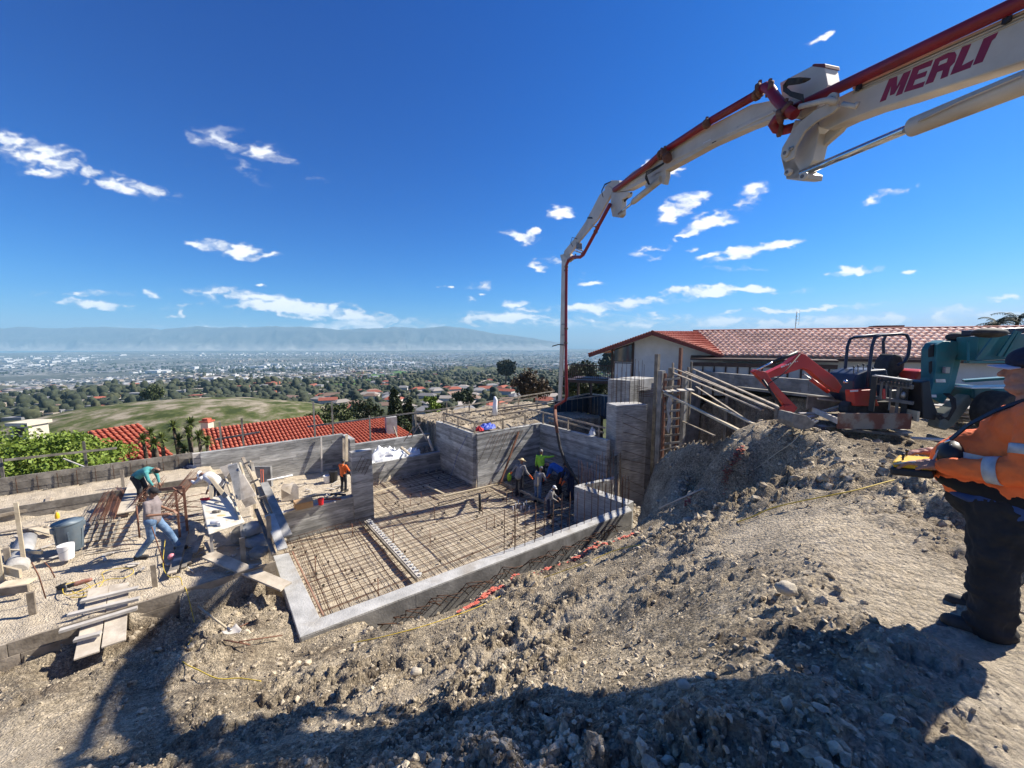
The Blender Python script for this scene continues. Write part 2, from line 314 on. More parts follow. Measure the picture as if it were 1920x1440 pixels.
# ------------------------------------------------------------------ site grid: U runs along the near wall, V away from it
AZ = R(52.65); UX = Vector((math.sin(AZ), math.cos(AZ), 0)); VX = Vector((-math.cos(AZ), math.sin(AZ), 0)); ZX = Vector((0,0,1))
def g(u, v, z=0): return UX*u + VX*v + ZX*z
def to_uv(x, y): return x*UX.x+y*UX.y, x*VX.x+y*VX.y
PIT = -7.5
def bumps(x, y, s, k=0):
    """rounded clods: 1 at a cell point, falling to 0 between"""
    x = x/s; y = y/s; i = np.floor(x); j = np.floor(y); m = np.full(x.shape, 9.0); hh = np.zeros(x.shape)
    for a in (-1,0,1):
        for b in (-1,0,1):
            cx = i+a+hsh(i+a,j+b,k); cy = j+b+hsh(i+a,j+b,k+5); r = .45+.55*hsh(i+a,j+b,k+9)
            d = np.hypot(x-cx, y-cy)/r; hgt = r*hsh(i+a,j+b,k+13)
            better = d < m; m = np.where(better, d, m); hh = np.where(better, hgt, hh)
    return np.clip(1-m*m, 0, 1)**.6*hh
# measured ground points: photograph position and height or distance
CP = []
def cz(px, py, z): p = on(px, py, z); CP.append(tuple(p))
def cd(px, py, d): p = at(px, py, d); CP.append(tuple(p))
for p in [(0,0,-1.68),(0,-3,-1.7),(-3,-2,-2.6),(3,-3,-1.7),(6,-2,-1.7),(2.75,2.1,-1.78),(4.2,3,-1.8),(1.3,1.2,-1.72),(6,4,-1.85),(-6,-2,-4.6),(-9,1,-5.4),(-12,4,-5.8),(-12,-6,-5.6),(12,0,-1.8),(3,-10,-1.7),(-8,-10,-4.0),(14,-8,-1.8)]: CP.append(p)
for a in [(960,1440,-2.15),(700,1440,-3.05),(400,1440,-4.15),(150,1440,-4.75),(0,1440,-4.9),(0,1300,-5.5),(300,1300,-5.35),(180,1235,-5.86),(60,1240,-5.88),(450,1200,-5.62),(540,1250,-5.6),
          (640,1225,-5.6),(620,1300,-4.95),(800,1340,-3.7),(1200,1440,-1.9),(1440,1400,-1.78),(1440,1250,-1.85),(1500,1100,-1.95),(1500,1000,-2.0),(1650,950,-1.95),(1800,1000,-1.85),(1700,880,-2.05),
          (900,1250,-4.0),(700,1230,-5.2),(700,1192,-5.7),(760,1172,-5.75),(860,1136,-5.85),(930,1110,-5.9),(1000,1084,-5.95),(1090,1044,-6.0),(1190,999,-5.95),(1000,1180,-4.3),(1100,1100,-4.2),(1200,1050,-3.9),(1300,1100,-2.85),(1300,1200,-2.35),(1150,1250,-2.8),(1000,1330,-2.7),
          (1300,947,-4.3),(1370,917,-3.3),(1440,880,-2.8),(1350,1000,-3.1),(1420,1010,-2.4),(1420,1100,-2.1),(1500,900,-2.25),(1600,880,-2.1),(1600,820,-2.05)]: cz(*a)
for a in [(1540,790,8.6),(1500,822,8.0),(1467,780,9.3),(1450,830,8.5),(1377,806,9.9),(1400,850,8.7),(1301,834,11.0),(1330,862,9.7),(1240,856,12.2),(1280,902,10.4),(1230,932,11.2),(1340,915,8.9)]: cd(*a)
for a in [(14,16,-2.2),(18,12,-2.1),(22,18,-2.2),(20,4,-2.0),(16,22,-2.4),(28,10,-2.2)]: CP.append(a)
for u, v, z in [(.6,8.0,-5.9),(.4,9.2,-6.05),(-.8,9.5,-6.1),(.5,11.0,-6.3),(-2.5,9.8,-6.0),(-5.5,9.6,-5.95),(-3.5,10.2,-6.02),(-7,10,-6.0)]: CP.append(tuple(g(u,v,z)))
CP = np.array(CP)
def tps(P, lam=.02):
    n = len(P); d = np.hypot(P[:,None,0]-P[None,:,0], P[:,None,1]-P[None,:,1]); K = np.where(d > 0, d*d*np.log(d+1e-9), 0)+lam*np.eye(n)
    Q = np.c_[np.ones(n), P[:,:2]]; A_ = np.zeros((n+3,n+3)); A_[:n,:n] = K; A_[:n,n:] = Q; A_[n:,:n] = Q.T
    w = np.linalg.solve(A_, np.r_[P[:,2], 0,0,0])
    def f(x, y):
        sh = x.shape; x = x.ravel(); y = y.ravel(); out = w[n]+w[n+1]*x+w[n+2]*y
        for i in range(n):
            r2 = (x-P[i,0])**2+(y-P[i,1])**2; out = out+w[i]*.5*r2*np.log(r2+1e-12)
        return out.reshape(sh)
    return f
TPS = tps(CP)
def sstep(a, b, x): t = np.clip((x-a)/(b-a), 0, 1); return t*t*(3-2*t)
def far_z(x, y):
    """the hillside falling to the plain; the green knoll on the left"""
    r = np.hypot(x, y)
    lr = np.log(np.maximum(r, 1)); xs = np.log([1,25,45,90,200,420,1000,2000,3600,6000,20000]); zs = [-7,-9,-16,-27,-42,-57,-88,-150,-232,-250,-250]
    z = np.interp(lr, xs, zs)
    az = np.degrees(np.arctan2(x, y))
    z = z + fbm(x, y, 260, 4, 3)*np.clip(r/2500,0,1)*60*(r < 3600) *np.clip((3600-r)/800,0,1)
    # knoll
    kx, ky = -134.0, 150.0; q = ((x-kx)/82)**2+((y-ky)/52)**2
    z = z + 18.3*np.exp(-q**1.5*1.0)
    # spur on the right of the valley
    q2 = ((x-60)/90)**2+((y-330)/90)**2; z = z + 10*np.exp(-q2)
    # street level to the right and behind
    k = sstep(3, 14, x-0.35*y)*sstep(60, 30, r) ; k = np.maximum(k, sstep(2,-6,y)*sstep(80,40,r)*sstep(-14,-4,x))
    return z*(1-k) + (-2.3)*k
def height(x, y, detail=True):
    u = x*UX.x+y*UX.y; v = x*VX.x+y*VX.y; r = np.hypot(x, y)
    z = TPS(x, y); z = np.clip(z, -8, -1.5)
    pale = np.zeros(x.shape); rough = np.ones(x.shape)
    # compacted track and trodden ground
    def blob(cx, cy, a, b, ang=0):
        ca, sa = math.cos(ang), math.sin(ang); dx = x-cx; dy = y-cy; return np.exp(-(((dx*ca+dy*sa)/a)**2+((-dx*sa+dy*ca)/b)**2))
    smooth_ = np.clip(blob(2.9,2.6,.75,1.7,-.25)+blob(3.3,4.6,.9,1.1)+blob(-6.3,3.8,1.3,.9)+blob(2.4,.7,1.3,.9)+blob(-.2,4.5,.3,3.0,-1.1)*.7, 0, 1)
    rough = (1-.85*smooth_)*(1-.6*sstep(6.8,8.2,y)*sstep(2.6,4.0,x)); pale = np.maximum(pale, smooth_*.75)
    if detail:
        n1 = fbm(x, y, 1.6, 5, 11)
        n2 = bumps(x, y, .34, 21)*.19; n3 = bumps(x+5, y-3, .15, 31)*.15; n4 = bumps(x-2, y+7, .07, 41)*.08*(r < 7); n6 = bumps(x+3, y+1, .62, 71)*.17
        w_ = fbm(x, y, .2, 3, 91)*.5; n7 = bumps(x+w_*.3+9, y+w_*.3, .23, 81)*.12
        patch = np.clip(.55+1.1*fbm(x, y, 1.3, 3, 61), .12, 1.15)
        z = z + (n1*.17 + (n2+n3+n4+n6+n7)*patch)*rough*np.clip(1.25-r*.02,.5,1.2) + (1-rough)*fbm(x, y, .25, 3, 51)*.022
        # tread marks across the smooth track
        tr = np.clip(blob(2.75,3.4,.8,1.0,-.3)+blob(3.3,4.6,.8,.9), 0, 1); z = z + tr*.014*np.sin((x*.35+y*.94)*48+fbm(x,y,.5,2,7)*3)
    z = z-.24*sstep(6.8,8.5,y)*sstep(2.6,4.0,x)
    # beyond the graded area the hillside takes over
    zf = far_z(x, y)
    k = sstep(17, 25, r)*(1-sstep(-1, 5, x-.45*y+3)) ; k = np.maximum(k, sstep(26, 36, r)); k = np.maximum(k, sstep(19.9, 21.5, v)*sstep(-8,-3, u-14))
    z = z*(1-k)+zf*k
    def put(mask, zz, pl, amp=.02, s=.3):
        nonlocal z, pale
        w = mask.astype(float); z = z*(1-w)+(zz+(fbm(x,y,s,3,77)*amp if detail else 0))*w; pale = pale*(1-w)+pl*w
    # terraces
    put((u < .55)&(u > -16)&(v > 10.55)&(v < 20.9), -5.43+.12*fbm(x,y,2.2,3,5)*((v<18)*1.0), .92, .10, .5)
    put((u < -.5)&(u > -16)&(v > 18.55)&(v < 20.95), -5.25, .9, .06)
    put((u > .55)&(u < 1.1)&(v > 10.55)&(v < 16.6), -6.3, .3, .2)
    put((u > 1.1)&(u < 11.35)&(v > 8.45)&(v < 20.5), PIT-.03, .9, .03, .6)
    put((u > 11.2)&(u < 14.7)&(v > 10.6)&(v < 17), PIT-.03, .5, .03, .6)
    put((u > .2)&(u < 4.75)&(v > 16.35)&(v < 20.7), -6.38, .95, .07, .6)
    put((u > 4.6)&(u < 10.3)&(v > 20.4)&(v < 21.7), -6.62, .3, .06)
    put((u > 10.3)&(u < 20.5)&(v > 16.6)&(v < 25), -4.9+.25*fbm(x,y,1.2,4,9), .25, .1)
    poly = [(4.5,12.9),(4.85,12.2),(5.34,11.0),(5.9,9.95),(6.75,9.35),(7.7,9.7),(9.2,10.8),(13.9,15.6),(10.9,22.9),(8.0,24.5),(5.6,20.0),(4.9,16.5)]
    ins = np.zeros(x.shape, bool)
    for i in range(len(poly)):
        (x0,y0),(x1,y1) = poly[i],poly[i-1]; c_ = ((y0 > y)!=(y1 > y)); ins ^= c_&(x < (x1-x0)*(y-y0)/((y1-y0) or 1e-9)+x0)
    put(ins, -8.2, .2, .2, .8)
    put((v > 7.0)&(v < 8.6)&(u > 2.2)&(u < 15)&(x < 4.9), -7.3, .2, .15)
    put((u > 11.35)&(u < 15)&(v > 8.2)&(v < 10.6), -7.6, .2, .2)
    return z, pale
def build_ground():
    az = np.r_[np.radians(np.arange(-60, 60.01, .19))]
    back = np.radians(np.arange(63, 298, 4)); az = np.r_[az, back]
    rr = np.exp(np.arange(math.log(.35), math.log(60), .0095)); na, nr = len(az), len(rr)
    A_, R_ = np.meshgrid(az, rr); X = R_*np.sin(A_); Y = R_*np.cos(A_)
    Z, PL = height(X, Y)
    V = np.c_[X.ravel(), Y.ravel(), Z.ravel()]
    i = np.arange(nr-1)[:,None]*na; j = np.arange(na)[None,:]; j2 = (j+1) % na
    Fq = np.stack([i+j, i+na+j, i+na+j2, i+j2], -1).reshape(-1,4)
    # drop the vertices of the inner disc into one cap
    V = np.r_[V, [[0,0,-1.68]]]
    ob = np_mesh('ground', V, Fq[:, ::-1], M_SOIL, True)
    a = ob.data.attributes.new('pale', 'FLOAT', 'POINT'); a.data.foreach_set('value', np.r_[PL.ravel(), 0].astype(np.float32))
    setp(ob, 'dug-over brown soil of the building site', kind='structure')
    return ob
build_ground()
def hz(x, y):
    z, _ = height(np.array([float(x)]), np.array([float(y)]), False); return float(z[0])
# loose clods and stones: one mass nobody could count
def ico(sub):
    bm = bmesh.new(); bmesh.ops.create_icosphere(bm, subdivisions=sub, radius=1); v = np.array([tuple(p.co) for p in bm.verts]); f = np.array([[q.index for q in t.verts] for t in bm.faces]); bm.free(); return v, f
def scatter(name, n, xy, smin, smax, m, kind='stuff', label=None, sub=2, power=3.0, sink=.35, seed=1):
    rg = np.random.default_rng(seed); v0, f0 = ico(sub); V = []; F_ = []; k = len(v0)
    x, y = xy(rg, n); z, _ = height(x, y); sz = smin+(smax-smin)*rg.random(len(x))**power
    base = np.arange(len(x))*k
    sc = .55+.75*rg.random((len(x),3)); sc[:,2] *= .8
    th = rg.random(len(x))*6.28; ta = rg.random(len(x))*1.2
    off = rg.random((len(x),3))*50
    P = np.repeat(v0[None], len(x), 0)
    # facet each stone by clamping along random planes
    for q in range(9):
        nrm = rg.normal(size=(len(x),3)); nrm /= np.linalg.norm(nrm,axis=1)[:,None]; lim = .42+.4*rg.random(len(x))
        dd = np.einsum('nki,ni->nk', P, nrm); ex = np.maximum(dd-lim[:,None], 0); P = P-ex[...,None]*nrm[:,None,:]
    P = P*(1+.16*np.sin(P[...,[1,2,0]]*6+off[:,None,:]))
    P = P*sc[:,None,:]*sz[:,None,None]
    ca, sa = np.cos(ta)[:,None], np.sin(ta)[:,None]; y1 = P[...,1]*ca-P[...,2]*sa; z1 = P[...,1]*sa+P[...,2]*ca
    ca, sa = np.cos(th)[:,None], np.sin(th)[:,None]; x2 = P[...,0]*ca-y1*sa; y2 = P[...,0]*sa+y1*ca
    V = np.stack([x2+x[:,None], y2+y[:,None], z1+(z+sz*(.5-sink))[:,None]], -1).reshape(-1,3)
    F_ = (f0[None]+base[:,None,None]).reshape(-1,3)
    ob = np_mesh(name, V, F_, m, False)
    return setp(ob, label, kind=kind)
def bank_xy(dmin, dmax, amin, amax, keep=None):
    def f(rg, n):
        a = np.radians(rg.uniform(amin, amax, n)); d = np.exp(rg.uniform(math.log(dmin), math.log(dmax), n)); x = d*np.sin(a); y = d*np.cos(a)
        u = x*UX.x+y*UX.y; v = x*VX.x+y*VX.y
        ok = ~((v > 7.0)&(u > 2.2)&(u < 15)) & ~((v > 8.1)&(u > .8)) & ~((v > 10.5)&(u < 1.5)) & (v < 18) & (x < 12) & ~((y > 12)&(x>4))
        def blob(cx, cy, a_, b_, ang=0):
            ca, sa = math.cos(ang), math.sin(ang); dx = x-cx; dy = y-cy; return np.exp(-(((dx*ca+dy*sa)/a_)**2+((-dx*sa+dy*ca)/b_)**2))
        s = blob(2.9,2.6,.75,1.7,-.25)+blob(3.3,4.6,.8,1.0)+blob(-6.3,3.8,1.2,.8)+blob(2.4,.7,1.2,.8)+blob(-.2,4.5,.25,3.0,-1.1)
        ok &= rg.random(n) > s*1.05
        dens = .5+1.0*fbm(x, y, 1.5, 3, 61); ok &= rg.random(n) < dens+.2
        return x[ok], y[ok]
    return f
scatter('soil_clods', 12500, bank_xy(1.2, 10, -62, 50), .008, .042, M_CLOD, label='loose dark clods of dug soil covering the bank', sub=2, power=2.4, seed=3)
scatter('soil_crumbs', 22000, bank_xy(1.2, 14, -62, 56), .005, .022, M_CLOD, label='fine crumbs of soil over the bank', sub=1, power=1.5, seed=4)
scatter('pale_stones', 420, bank_xy(1.5, 14, -62, 56), .010, .04, M_STONE, label='pale stones lying among the clods', sub=2, power=2.2, seed=5)
scatter('far_clods', 5200, bank_xy(7, 19, -50, 50), .02, .10, M_CLOD, label='clods along the foot of the bank', sub=1, power=2.0, seed=6)
def pit_rubble(rg, n):
    x = []; y = []
    u = rg.uniform(11.5,15.5,n); v = rg.uniform(7.2,10.4,n); P_ = u[:,None]*np.array(UX)[None,:2]+v[:,None]*np.array(VX)[None,:2]; return P_[:,0], P_[:,1]
scatter('trench_rubble', 700, pit_rubble, .03, .16, M_STONE, label='broken rock in the cut beyond the wall', sub=1, power=2.5, seed=8)
def yard_xy(rg, n):
    u = rg.uniform(10.5,18,n); v = rg.uniform(16.8,24,n); P_ = u[:,None]*np.array(UX)[None,:2]+v[:,None]*np.array(VX)[None,:2]; return P_[:,0], P_[:,1]
scatter('yard_rubble', 900, yard_xy, .03, .14, M_CLOD, label='lumps of soil on the raised yard', sub=1, power=2.0, seed=9)
# ------------------------------------------------------------------ far terrain, plain, mountains, haze
def far_mat():
    m = bpy.data.materials.new('valley_ground'); m.use_nodes = True; nt = m.node_tree; N = nt.nodes; L = nt.links
    b = N['Principled BSDF']; b.inputs['Roughness'].default_value = .95; b.inputs['Specular IOR Level'].default_value = .1
    tc = N.new('ShaderNodeTexCoord')
    def noise(s, d=6):
        n = N.new('ShaderNodeTexNoise'); n.inputs['Scale'].default_value = s; n.inputs['Detail'].default_value = d; n.inputs['Roughness'].default_value = .65; L.new(tc.outputs['Object'], n.inputs['Vector']); return n.outputs[0]
    def ramp(src, *st):
        r = N.new('ShaderNodeValToRGB'); e = r.color_ramp.elements
        while len(e) < len(st): e.new(.5)
        for q, (p, c) in zip(e, st): q.position = p; q.color = (*c, 1)
        L.new(src, r.inputs[0]); return r.outputs[0]
    def mix(f, a, b2):
        x = N.new('ShaderNodeMix'); x.data_type = 'RGBA'; L.new(f, x.inputs[0]); L.new(a, x.inputs[6]); L.new(b2, x.inputs[7]); return x.outputs[2]
    hill = ramp(noise(.045, 9), (.35, (.035,.045,.02)), (.5, (.075,.085,.035)), (.62, (.16,.135,.085)))
    grass = ramp(noise(.12, 15), (.38, (.045,.06,.02)), (.46, (.085,.10,.035)), (.53, (.17,.155,.095)), (.60, (.30,.26,.195)))
    lawn = ramp(noise(.03, 6), (.4, (.055,.13,.03)), (.6, (.09,.17,.04)))
    v = N.new('ShaderNodeTexVoronoi'); v.inputs['Scale'].default_value = .022; L.new(tc.outputs['Object'], v.inputs['Vector'])
    sv = N.new('ShaderNodeSeparateColor'); L.new(v.outputs['Color'], sv.inputs[0])
    v2 = N.new('ShaderNodeTexVoronoi'); v2.inputs['Scale'].default_value = .006; L.new(tc.outputs['Object'], v2.inputs['Vector'])
    sv2 = N.new('ShaderNodeSeparateColor'); L.new(v2.outputs['Color'], sv2.inputs[0])
    roofs = ramp(sv.outputs[0], (.0, (.05,.055,.045)), (.5, (.10,.10,.09)), (.8, (.24,.22,.19)), (.97, (.5,.5,.48)))
    city = mix(ramp(noise(.0011, 5), (.42, (0,0,0)), (.6, (1,1,1))), ramp(noise(.03, 6), (.4, (.04,.05,.035)), (.65, (.13,.125,.11))), roofs)
    def attr(nm):
        a = N.new('ShaderNodeAttribute'); a.attribute_name = nm; return a.outputs['Fac']
    c = mix(attr('city'), hill, city); c = mix(attr('grass'), c, grass); c = mix(attr('lawn'), c, lawn)
    L.new(c, b.inputs['Base Color']); return m
def px_to_ground(px, py):
    """march a viewing ray to the far hillside"""
    r = ray(px, py); t = 30.0
    while t < 30000:
        p = r*t; z = float(far_z(np.array([p.x]), np.array([p.y]))[0])
        if p.z <= z: return p
        t *= 1.01
    return r*30000
def build_far():
    az = np.r_[np.radians(np.arange(-64, 64.01, .3)), np.radians(np.arange(68, 294, 4))]
    rr = np.exp(np.arange(math.log(52), math.log(16500), .014)); na, nr = len(az), len(rr)
    A_, R_ = np.meshgrid(az, rr); X = R_*np.sin(A_); Y = R_*np.cos(A_)
    Z = far_z(X, Y); Z = Z - 1.2*sstep(60, 52, R_) + fbm(X, Y, 14, 4, 17)*np.clip(R_/300, 0.15, 1)*1.4*(R_ < 3000)
    V = np.c_[X.ravel(), Y.ravel(), Z.ravel()]
    i = np.arange(nr-1)[:,None]*na; j = np.arange(na)[None,:]; j2 = (j+1) % na
    Fq = np.stack([i+j, i+na+j, i+na+j2, i+j2], -1).reshape(-1,4)
    ob = np_mesh('valley', V, Fq[:, ::-1], far_mat(), True)
    def at_(nm, a): q = ob.data.attributes.new(nm, 'FLOAT', 'POINT'); q.data.foreach_set('value', a.ravel().astype(np.float32))
    at_('city', sstep(2300, 3200, R_+fbm(X,Y,900,3,4)*900+1500*sstep(R(-14),R(-26),np.arctan2(X,Y))*(Y > 0)))
    q = ((X+128)/84)**2+((Y-150)/66)**2; at_('grass', sstep(1.9, 1.1, q+fbm(X,Y,22,3,8)*.25))
    lw = np.zeros(X.shape)
    for (px, py, a, b) in [(720,705,60,26),(640,722,34,16),(690,712,30,18),(755,700,60,26),(860,708,40,20),(800,716,30,12),(1130,700,50,16)]:
        p = px_to_ground(px, py); rr_ = p.length; lw = np.maximum(lw, sstep(1.3, .7, ((X-p.x)/a)**2+((Y-p.y)/(b*2.2))**2+fbm(X,Y,30,3,9)*.6))
    at_('lawn', lw)
    return setp(ob, 'hillside and valley falling to the city plain', kind='structure')
build_far()
# mountains
def mountains(name, prof, d, m, label):
    px0, px1 = prof[0][0], prof[-1][0]; n, K = 460, 22; px = np.linspace(px0, px1, n); py = np.interp(px, [a for a,_ in prof], [b for _,b in prof])
    py = py+2.2+fbm(px, px*0+3, 46, 5, 2)*4.5+fbm(px, px*0+9, 170, 2, 6)*4
    X = np.zeros((n,K+1)); Y = X.copy(); Z = X.copy()
    for i in range(n):
        top = at(float(px[i]), float(py[i]), d); H = top.z+252
        for k in range(K+1):
            s_ = k/(K-1) if k < K else 1.12; f = .86+.14*s_; X[i,k] = top.x*f; Y[i,k] = top.y*f; Z[i,k] = (H*(min(s_,1)**1.5)-252) if k < K else -252
    R1 = fbm(X, Y, 1500, 5, 5); ridge = 1-np.abs(fbm(X+R1*300, Y, 900, 4, 7))*2.6; w = np.sin(np.clip(np.arange(K+1)/(K-1),0,1)*math.pi)[None,:]
    Z = Z+w*(ridge*150-70+R1*130); V = np.stack([X,Y,Z],-1).reshape(-1,3); i = np.arange(n-1)[:,None]*(K+1); k = np.arange(K)[None,:]
    F_ = np.stack([i+k, i+k+1, i+K+2+k, i+K+1+k], -1).reshape(-1,4)
    return setp(np_mesh(name, V, F_, m, True), label, kind='structure')
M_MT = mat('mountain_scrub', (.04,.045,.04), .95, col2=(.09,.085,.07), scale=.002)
def haze_fade():
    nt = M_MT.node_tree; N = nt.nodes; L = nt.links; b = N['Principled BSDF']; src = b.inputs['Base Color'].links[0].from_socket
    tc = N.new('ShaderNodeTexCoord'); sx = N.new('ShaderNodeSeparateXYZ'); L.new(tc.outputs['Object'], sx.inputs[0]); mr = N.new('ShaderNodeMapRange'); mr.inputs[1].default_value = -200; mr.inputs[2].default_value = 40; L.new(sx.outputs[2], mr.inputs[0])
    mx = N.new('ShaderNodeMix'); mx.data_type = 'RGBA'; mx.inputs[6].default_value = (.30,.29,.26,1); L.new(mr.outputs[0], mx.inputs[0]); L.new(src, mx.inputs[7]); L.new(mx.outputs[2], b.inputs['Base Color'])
haze_fade()                                           # low-lying haze painted in: lower slopes coloured paler
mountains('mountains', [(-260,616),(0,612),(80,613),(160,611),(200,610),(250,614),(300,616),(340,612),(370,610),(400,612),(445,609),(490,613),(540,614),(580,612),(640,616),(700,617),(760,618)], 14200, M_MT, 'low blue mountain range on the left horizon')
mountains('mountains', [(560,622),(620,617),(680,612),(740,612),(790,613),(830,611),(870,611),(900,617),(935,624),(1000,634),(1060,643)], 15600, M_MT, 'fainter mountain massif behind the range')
def haze():
    mb = MB(); x = 17400; z0, z1 = -256, 730; mb.box((0,0,(z0+z1)/2), (2*x,2*x,z1-z0))
    m = bpy.data.materials.new('haze'); m.use_nodes = True; nt = m.node_tree; N = nt.nodes; N.remove(N['Principled BSDF'])
    v = N.new('ShaderNodeVolumePrincipled'); v.inputs['Color'].default_value = (.44,.77,1,1); v.inputs['Density'].default_value = HAZE; v.inputs['Anisotropy'].default_value = 0.0
    nt.links.new(v.outputs[0], N['Material Output'].inputs['Volume'])
    o = mb.build('haze', m); setp(o, 'pale haze over the plain', kind='stuff')
HAZE = .7e-4
haze()
# ------------------------------------------------------------------ city: boxes on the plain
def city(name, n, seed, smin, smax, hmin, hmax, m, rmin, rmax, label, a1=46):
    rg = np.random.default_rng(seed); a = np.radians(rg.uniform(-56, a1, n*2)); d = rg.uniform(rmin**.5, rmax**.5, n*2)**2
    x = d*np.sin(a); y = d*np.cos(a); ok = (fbm(x, y, 1800, 4, seed)+.1*rg.random(n*2) > 0) ; x = x[ok][:n]; y = y[ok][:n]; n = len(x)
    z = far_z(x, y); s = smin+(smax-smin)*rg.random(n)**3; l = s*(1+rg.random(n)*1.5); h = hmin+(hmax-hmin)*rg.random(n)**4; th = R(8)+(rg.random(n) > .5)*R(90)
    c, s_ = np.cos(th), np.sin(th); base = np.array([(-1,-1,0),(1,-1,0),(1,1,0),(-1,1,0),(-1,-1,1),(1,-1,1),(1,1,1),(-1,1,1)], float)
    P = np.repeat(base[None], n, 0); P[...,0] *= l[:,None]/2; P[...,1] *= s[:,None]/2; P[...,2] *= h[:,None]
    X = P[...,0]*c[:,None]-P[...,1]*s_[:,None]+x[:,None]; Y = P[...,0]*s_[:,None]+P[...,1]*c[:,None]+y[:,None]; Z_ = P[...,2]+z[:,None]-1
    f0 = np.array([(4,5,6,7),(0,1,5,4),(1,2,6,5),(2,3,7,6),(3,0,4,7)]); F_ = (f0[None]+np.arange(n)[:,None,None]*8).reshape(-1,4)
    return setp(np_mesh(name, np.stack([X,Y,Z_],-1).reshape(-1,3), F_, m), label, kind='stuff')
M_CW = mat('city_white_roof', (.50,.50,.49), .8); M_CG = mat('city_grey_roof', (.22,.22,.225), .85, rand=.2); M_CT = mat('city_tan_wall', (.32,.27,.22), .85); M_CD = mat('city_dark_roof', (.10,.10,.11), .9)
city('distant_city', 3400, 11, 10, 70, 4, 26, M_CW, 4000, 11500, 'white roofed city blocks far out on the plain')
city('distant_city', 6000, 12, 10, 50, 4, 12, M_CG, 2600, 9000, 'grey roofed city blocks far out on the plain')
city('distant_city', 3500, 13, 10, 40, 4, 26, M_CT, 2400, 9000, 'tan city buildings far out on the plain')
for q, (m_, sd_) in enumerate(((M_CW, 41), (M_CG, 42), (M_CT, 43), (M_CD, 44))): city('distant_city', 900, sd_, 7, 22, 3, 7, m_, 1300, 3900, 'small buildings at the near edge of the plain on the left', -18)
M_CR = mat('woodland_red_roof', (.30,.10,.06), .85)
for q, (m_, sd_, n_) in enumerate(((M_CT, 51, 420), (M_CR, 52, 240), (M_CW, 53, 160), (M_CG, 54, 380))): city('woodland_houses', n_, sd_, 8, 15, 4, 6.5, m_, 560, 2700, 'small houses scattered through the wooded belt', 42)
# trees of the plain and the wooded belt
def crowns(name, n, seed, rmin, rmax, amin, amax, smin, smax, m, label, sub=1, thr=-.1, nz=420, avoid=None):
    rg = np.random.default_rng(seed); a = np.radians(rg.uniform(amin, amax, n)); d = np.exp(rg.uniform(math.log(rmin), math.log(rmax), n)); x = d*np.sin(a); y = d*np.cos(a)
    ok = fbm(x, y, nz, 3, 19) > thr
    ok &= ((x+128)/84)**2+((y-150)/66)**2 > 1.0
    for (px, py, q) in [(720,705,70),(640,722,34),(690,712,30),(755,700,70),(860,708,36)]:
        p = px_to_ground(px, py); ok &= np.hypot(x-p.x, (y-p.y)/2.2) > q*.8
    for q in (avoid or []): ok &= np.hypot(x-q.x, (y-q.y)*1.0) > 9
    for q in (avoid or []): ok &= ~((np.abs(x/y-q.x/q.y) < 8/q.length)&(np.hypot(x,y) < q.length)&(np.hypot(x,y) > q.length-32))
    if 'woods' in name: dd_ = np.hypot(x, y); ok &= ~((a < R(-20))&(dd_ > 1150)&(rg.random(n) < .78)); ok &= ~((dd_ > 1700)&(rg.random(n) < .35))
    x = x[ok]; y = y[ok]; n = len(x); z = far_z(x, y); v0, f0 = ico(sub); k = len(v0); s = smin+(smax-smin)*rg.random(n)**1.5
    P = np.repeat(v0[None], n, 0); ph = rg.random((n,1,3))*20; P = P*(1+.30*np.sin(P[...,[1]]*3.1+ph[...,[0]])*np.cos(P[...,[0]]*3.4+ph[...,[1]])+.22*(rg.random((n,k,1))-.5)); P = np.sign(P)*np.abs(P)**.8; sc = np.stack([s*(.7+.5*rg.random(n)), s*(.7+.5*rg.random(n)), s*(.6+.9*rg.random(n)**2)], -1)
    P = P*sc[:,None,:]; P[...,0] += x[:,None]; P[...,1] += y[:,None]; P[...,2] += (z+sc[:,2]*.75)[:,None]
    F_ = (f0[None]+np.arange(n)[:,None,None]*k).reshape(-1,3)
    return setp(np_mesh(name, P.reshape(-1,3), F_, m, sub > 1), label, kind='stuff')
M_F1 = mat('far_foliage', (.012,.019,.010), .85, col2=(.045,.055,.022), scale=.35, detail=8, bump=1, bscale=1.5)
M_F2 = mat('olive_foliage', (.025,.032,.012), .85, col2=(.075,.08,.032), scale=.4, detail=8, bump=1, bscale=1.5)
crowns('distant_woods', 8800, 21, 560, 3200, -56, 42, 2.4, 5.8, M_F1, 'dark wooded belt between suburb and plain', 2, -.22)
crowns('distant_woods', 2600, 22, 560, 2600, -56, 42, 2.4, 5.5, M_F2, 'olive trees scattered through the wooded belt', 2, -.3)
crowns('distant_street_trees', 5200, 23, 2600, 6500, -56, 44, 6, 13, M_F1, 'street trees of the far city', 1, -.05, 900)

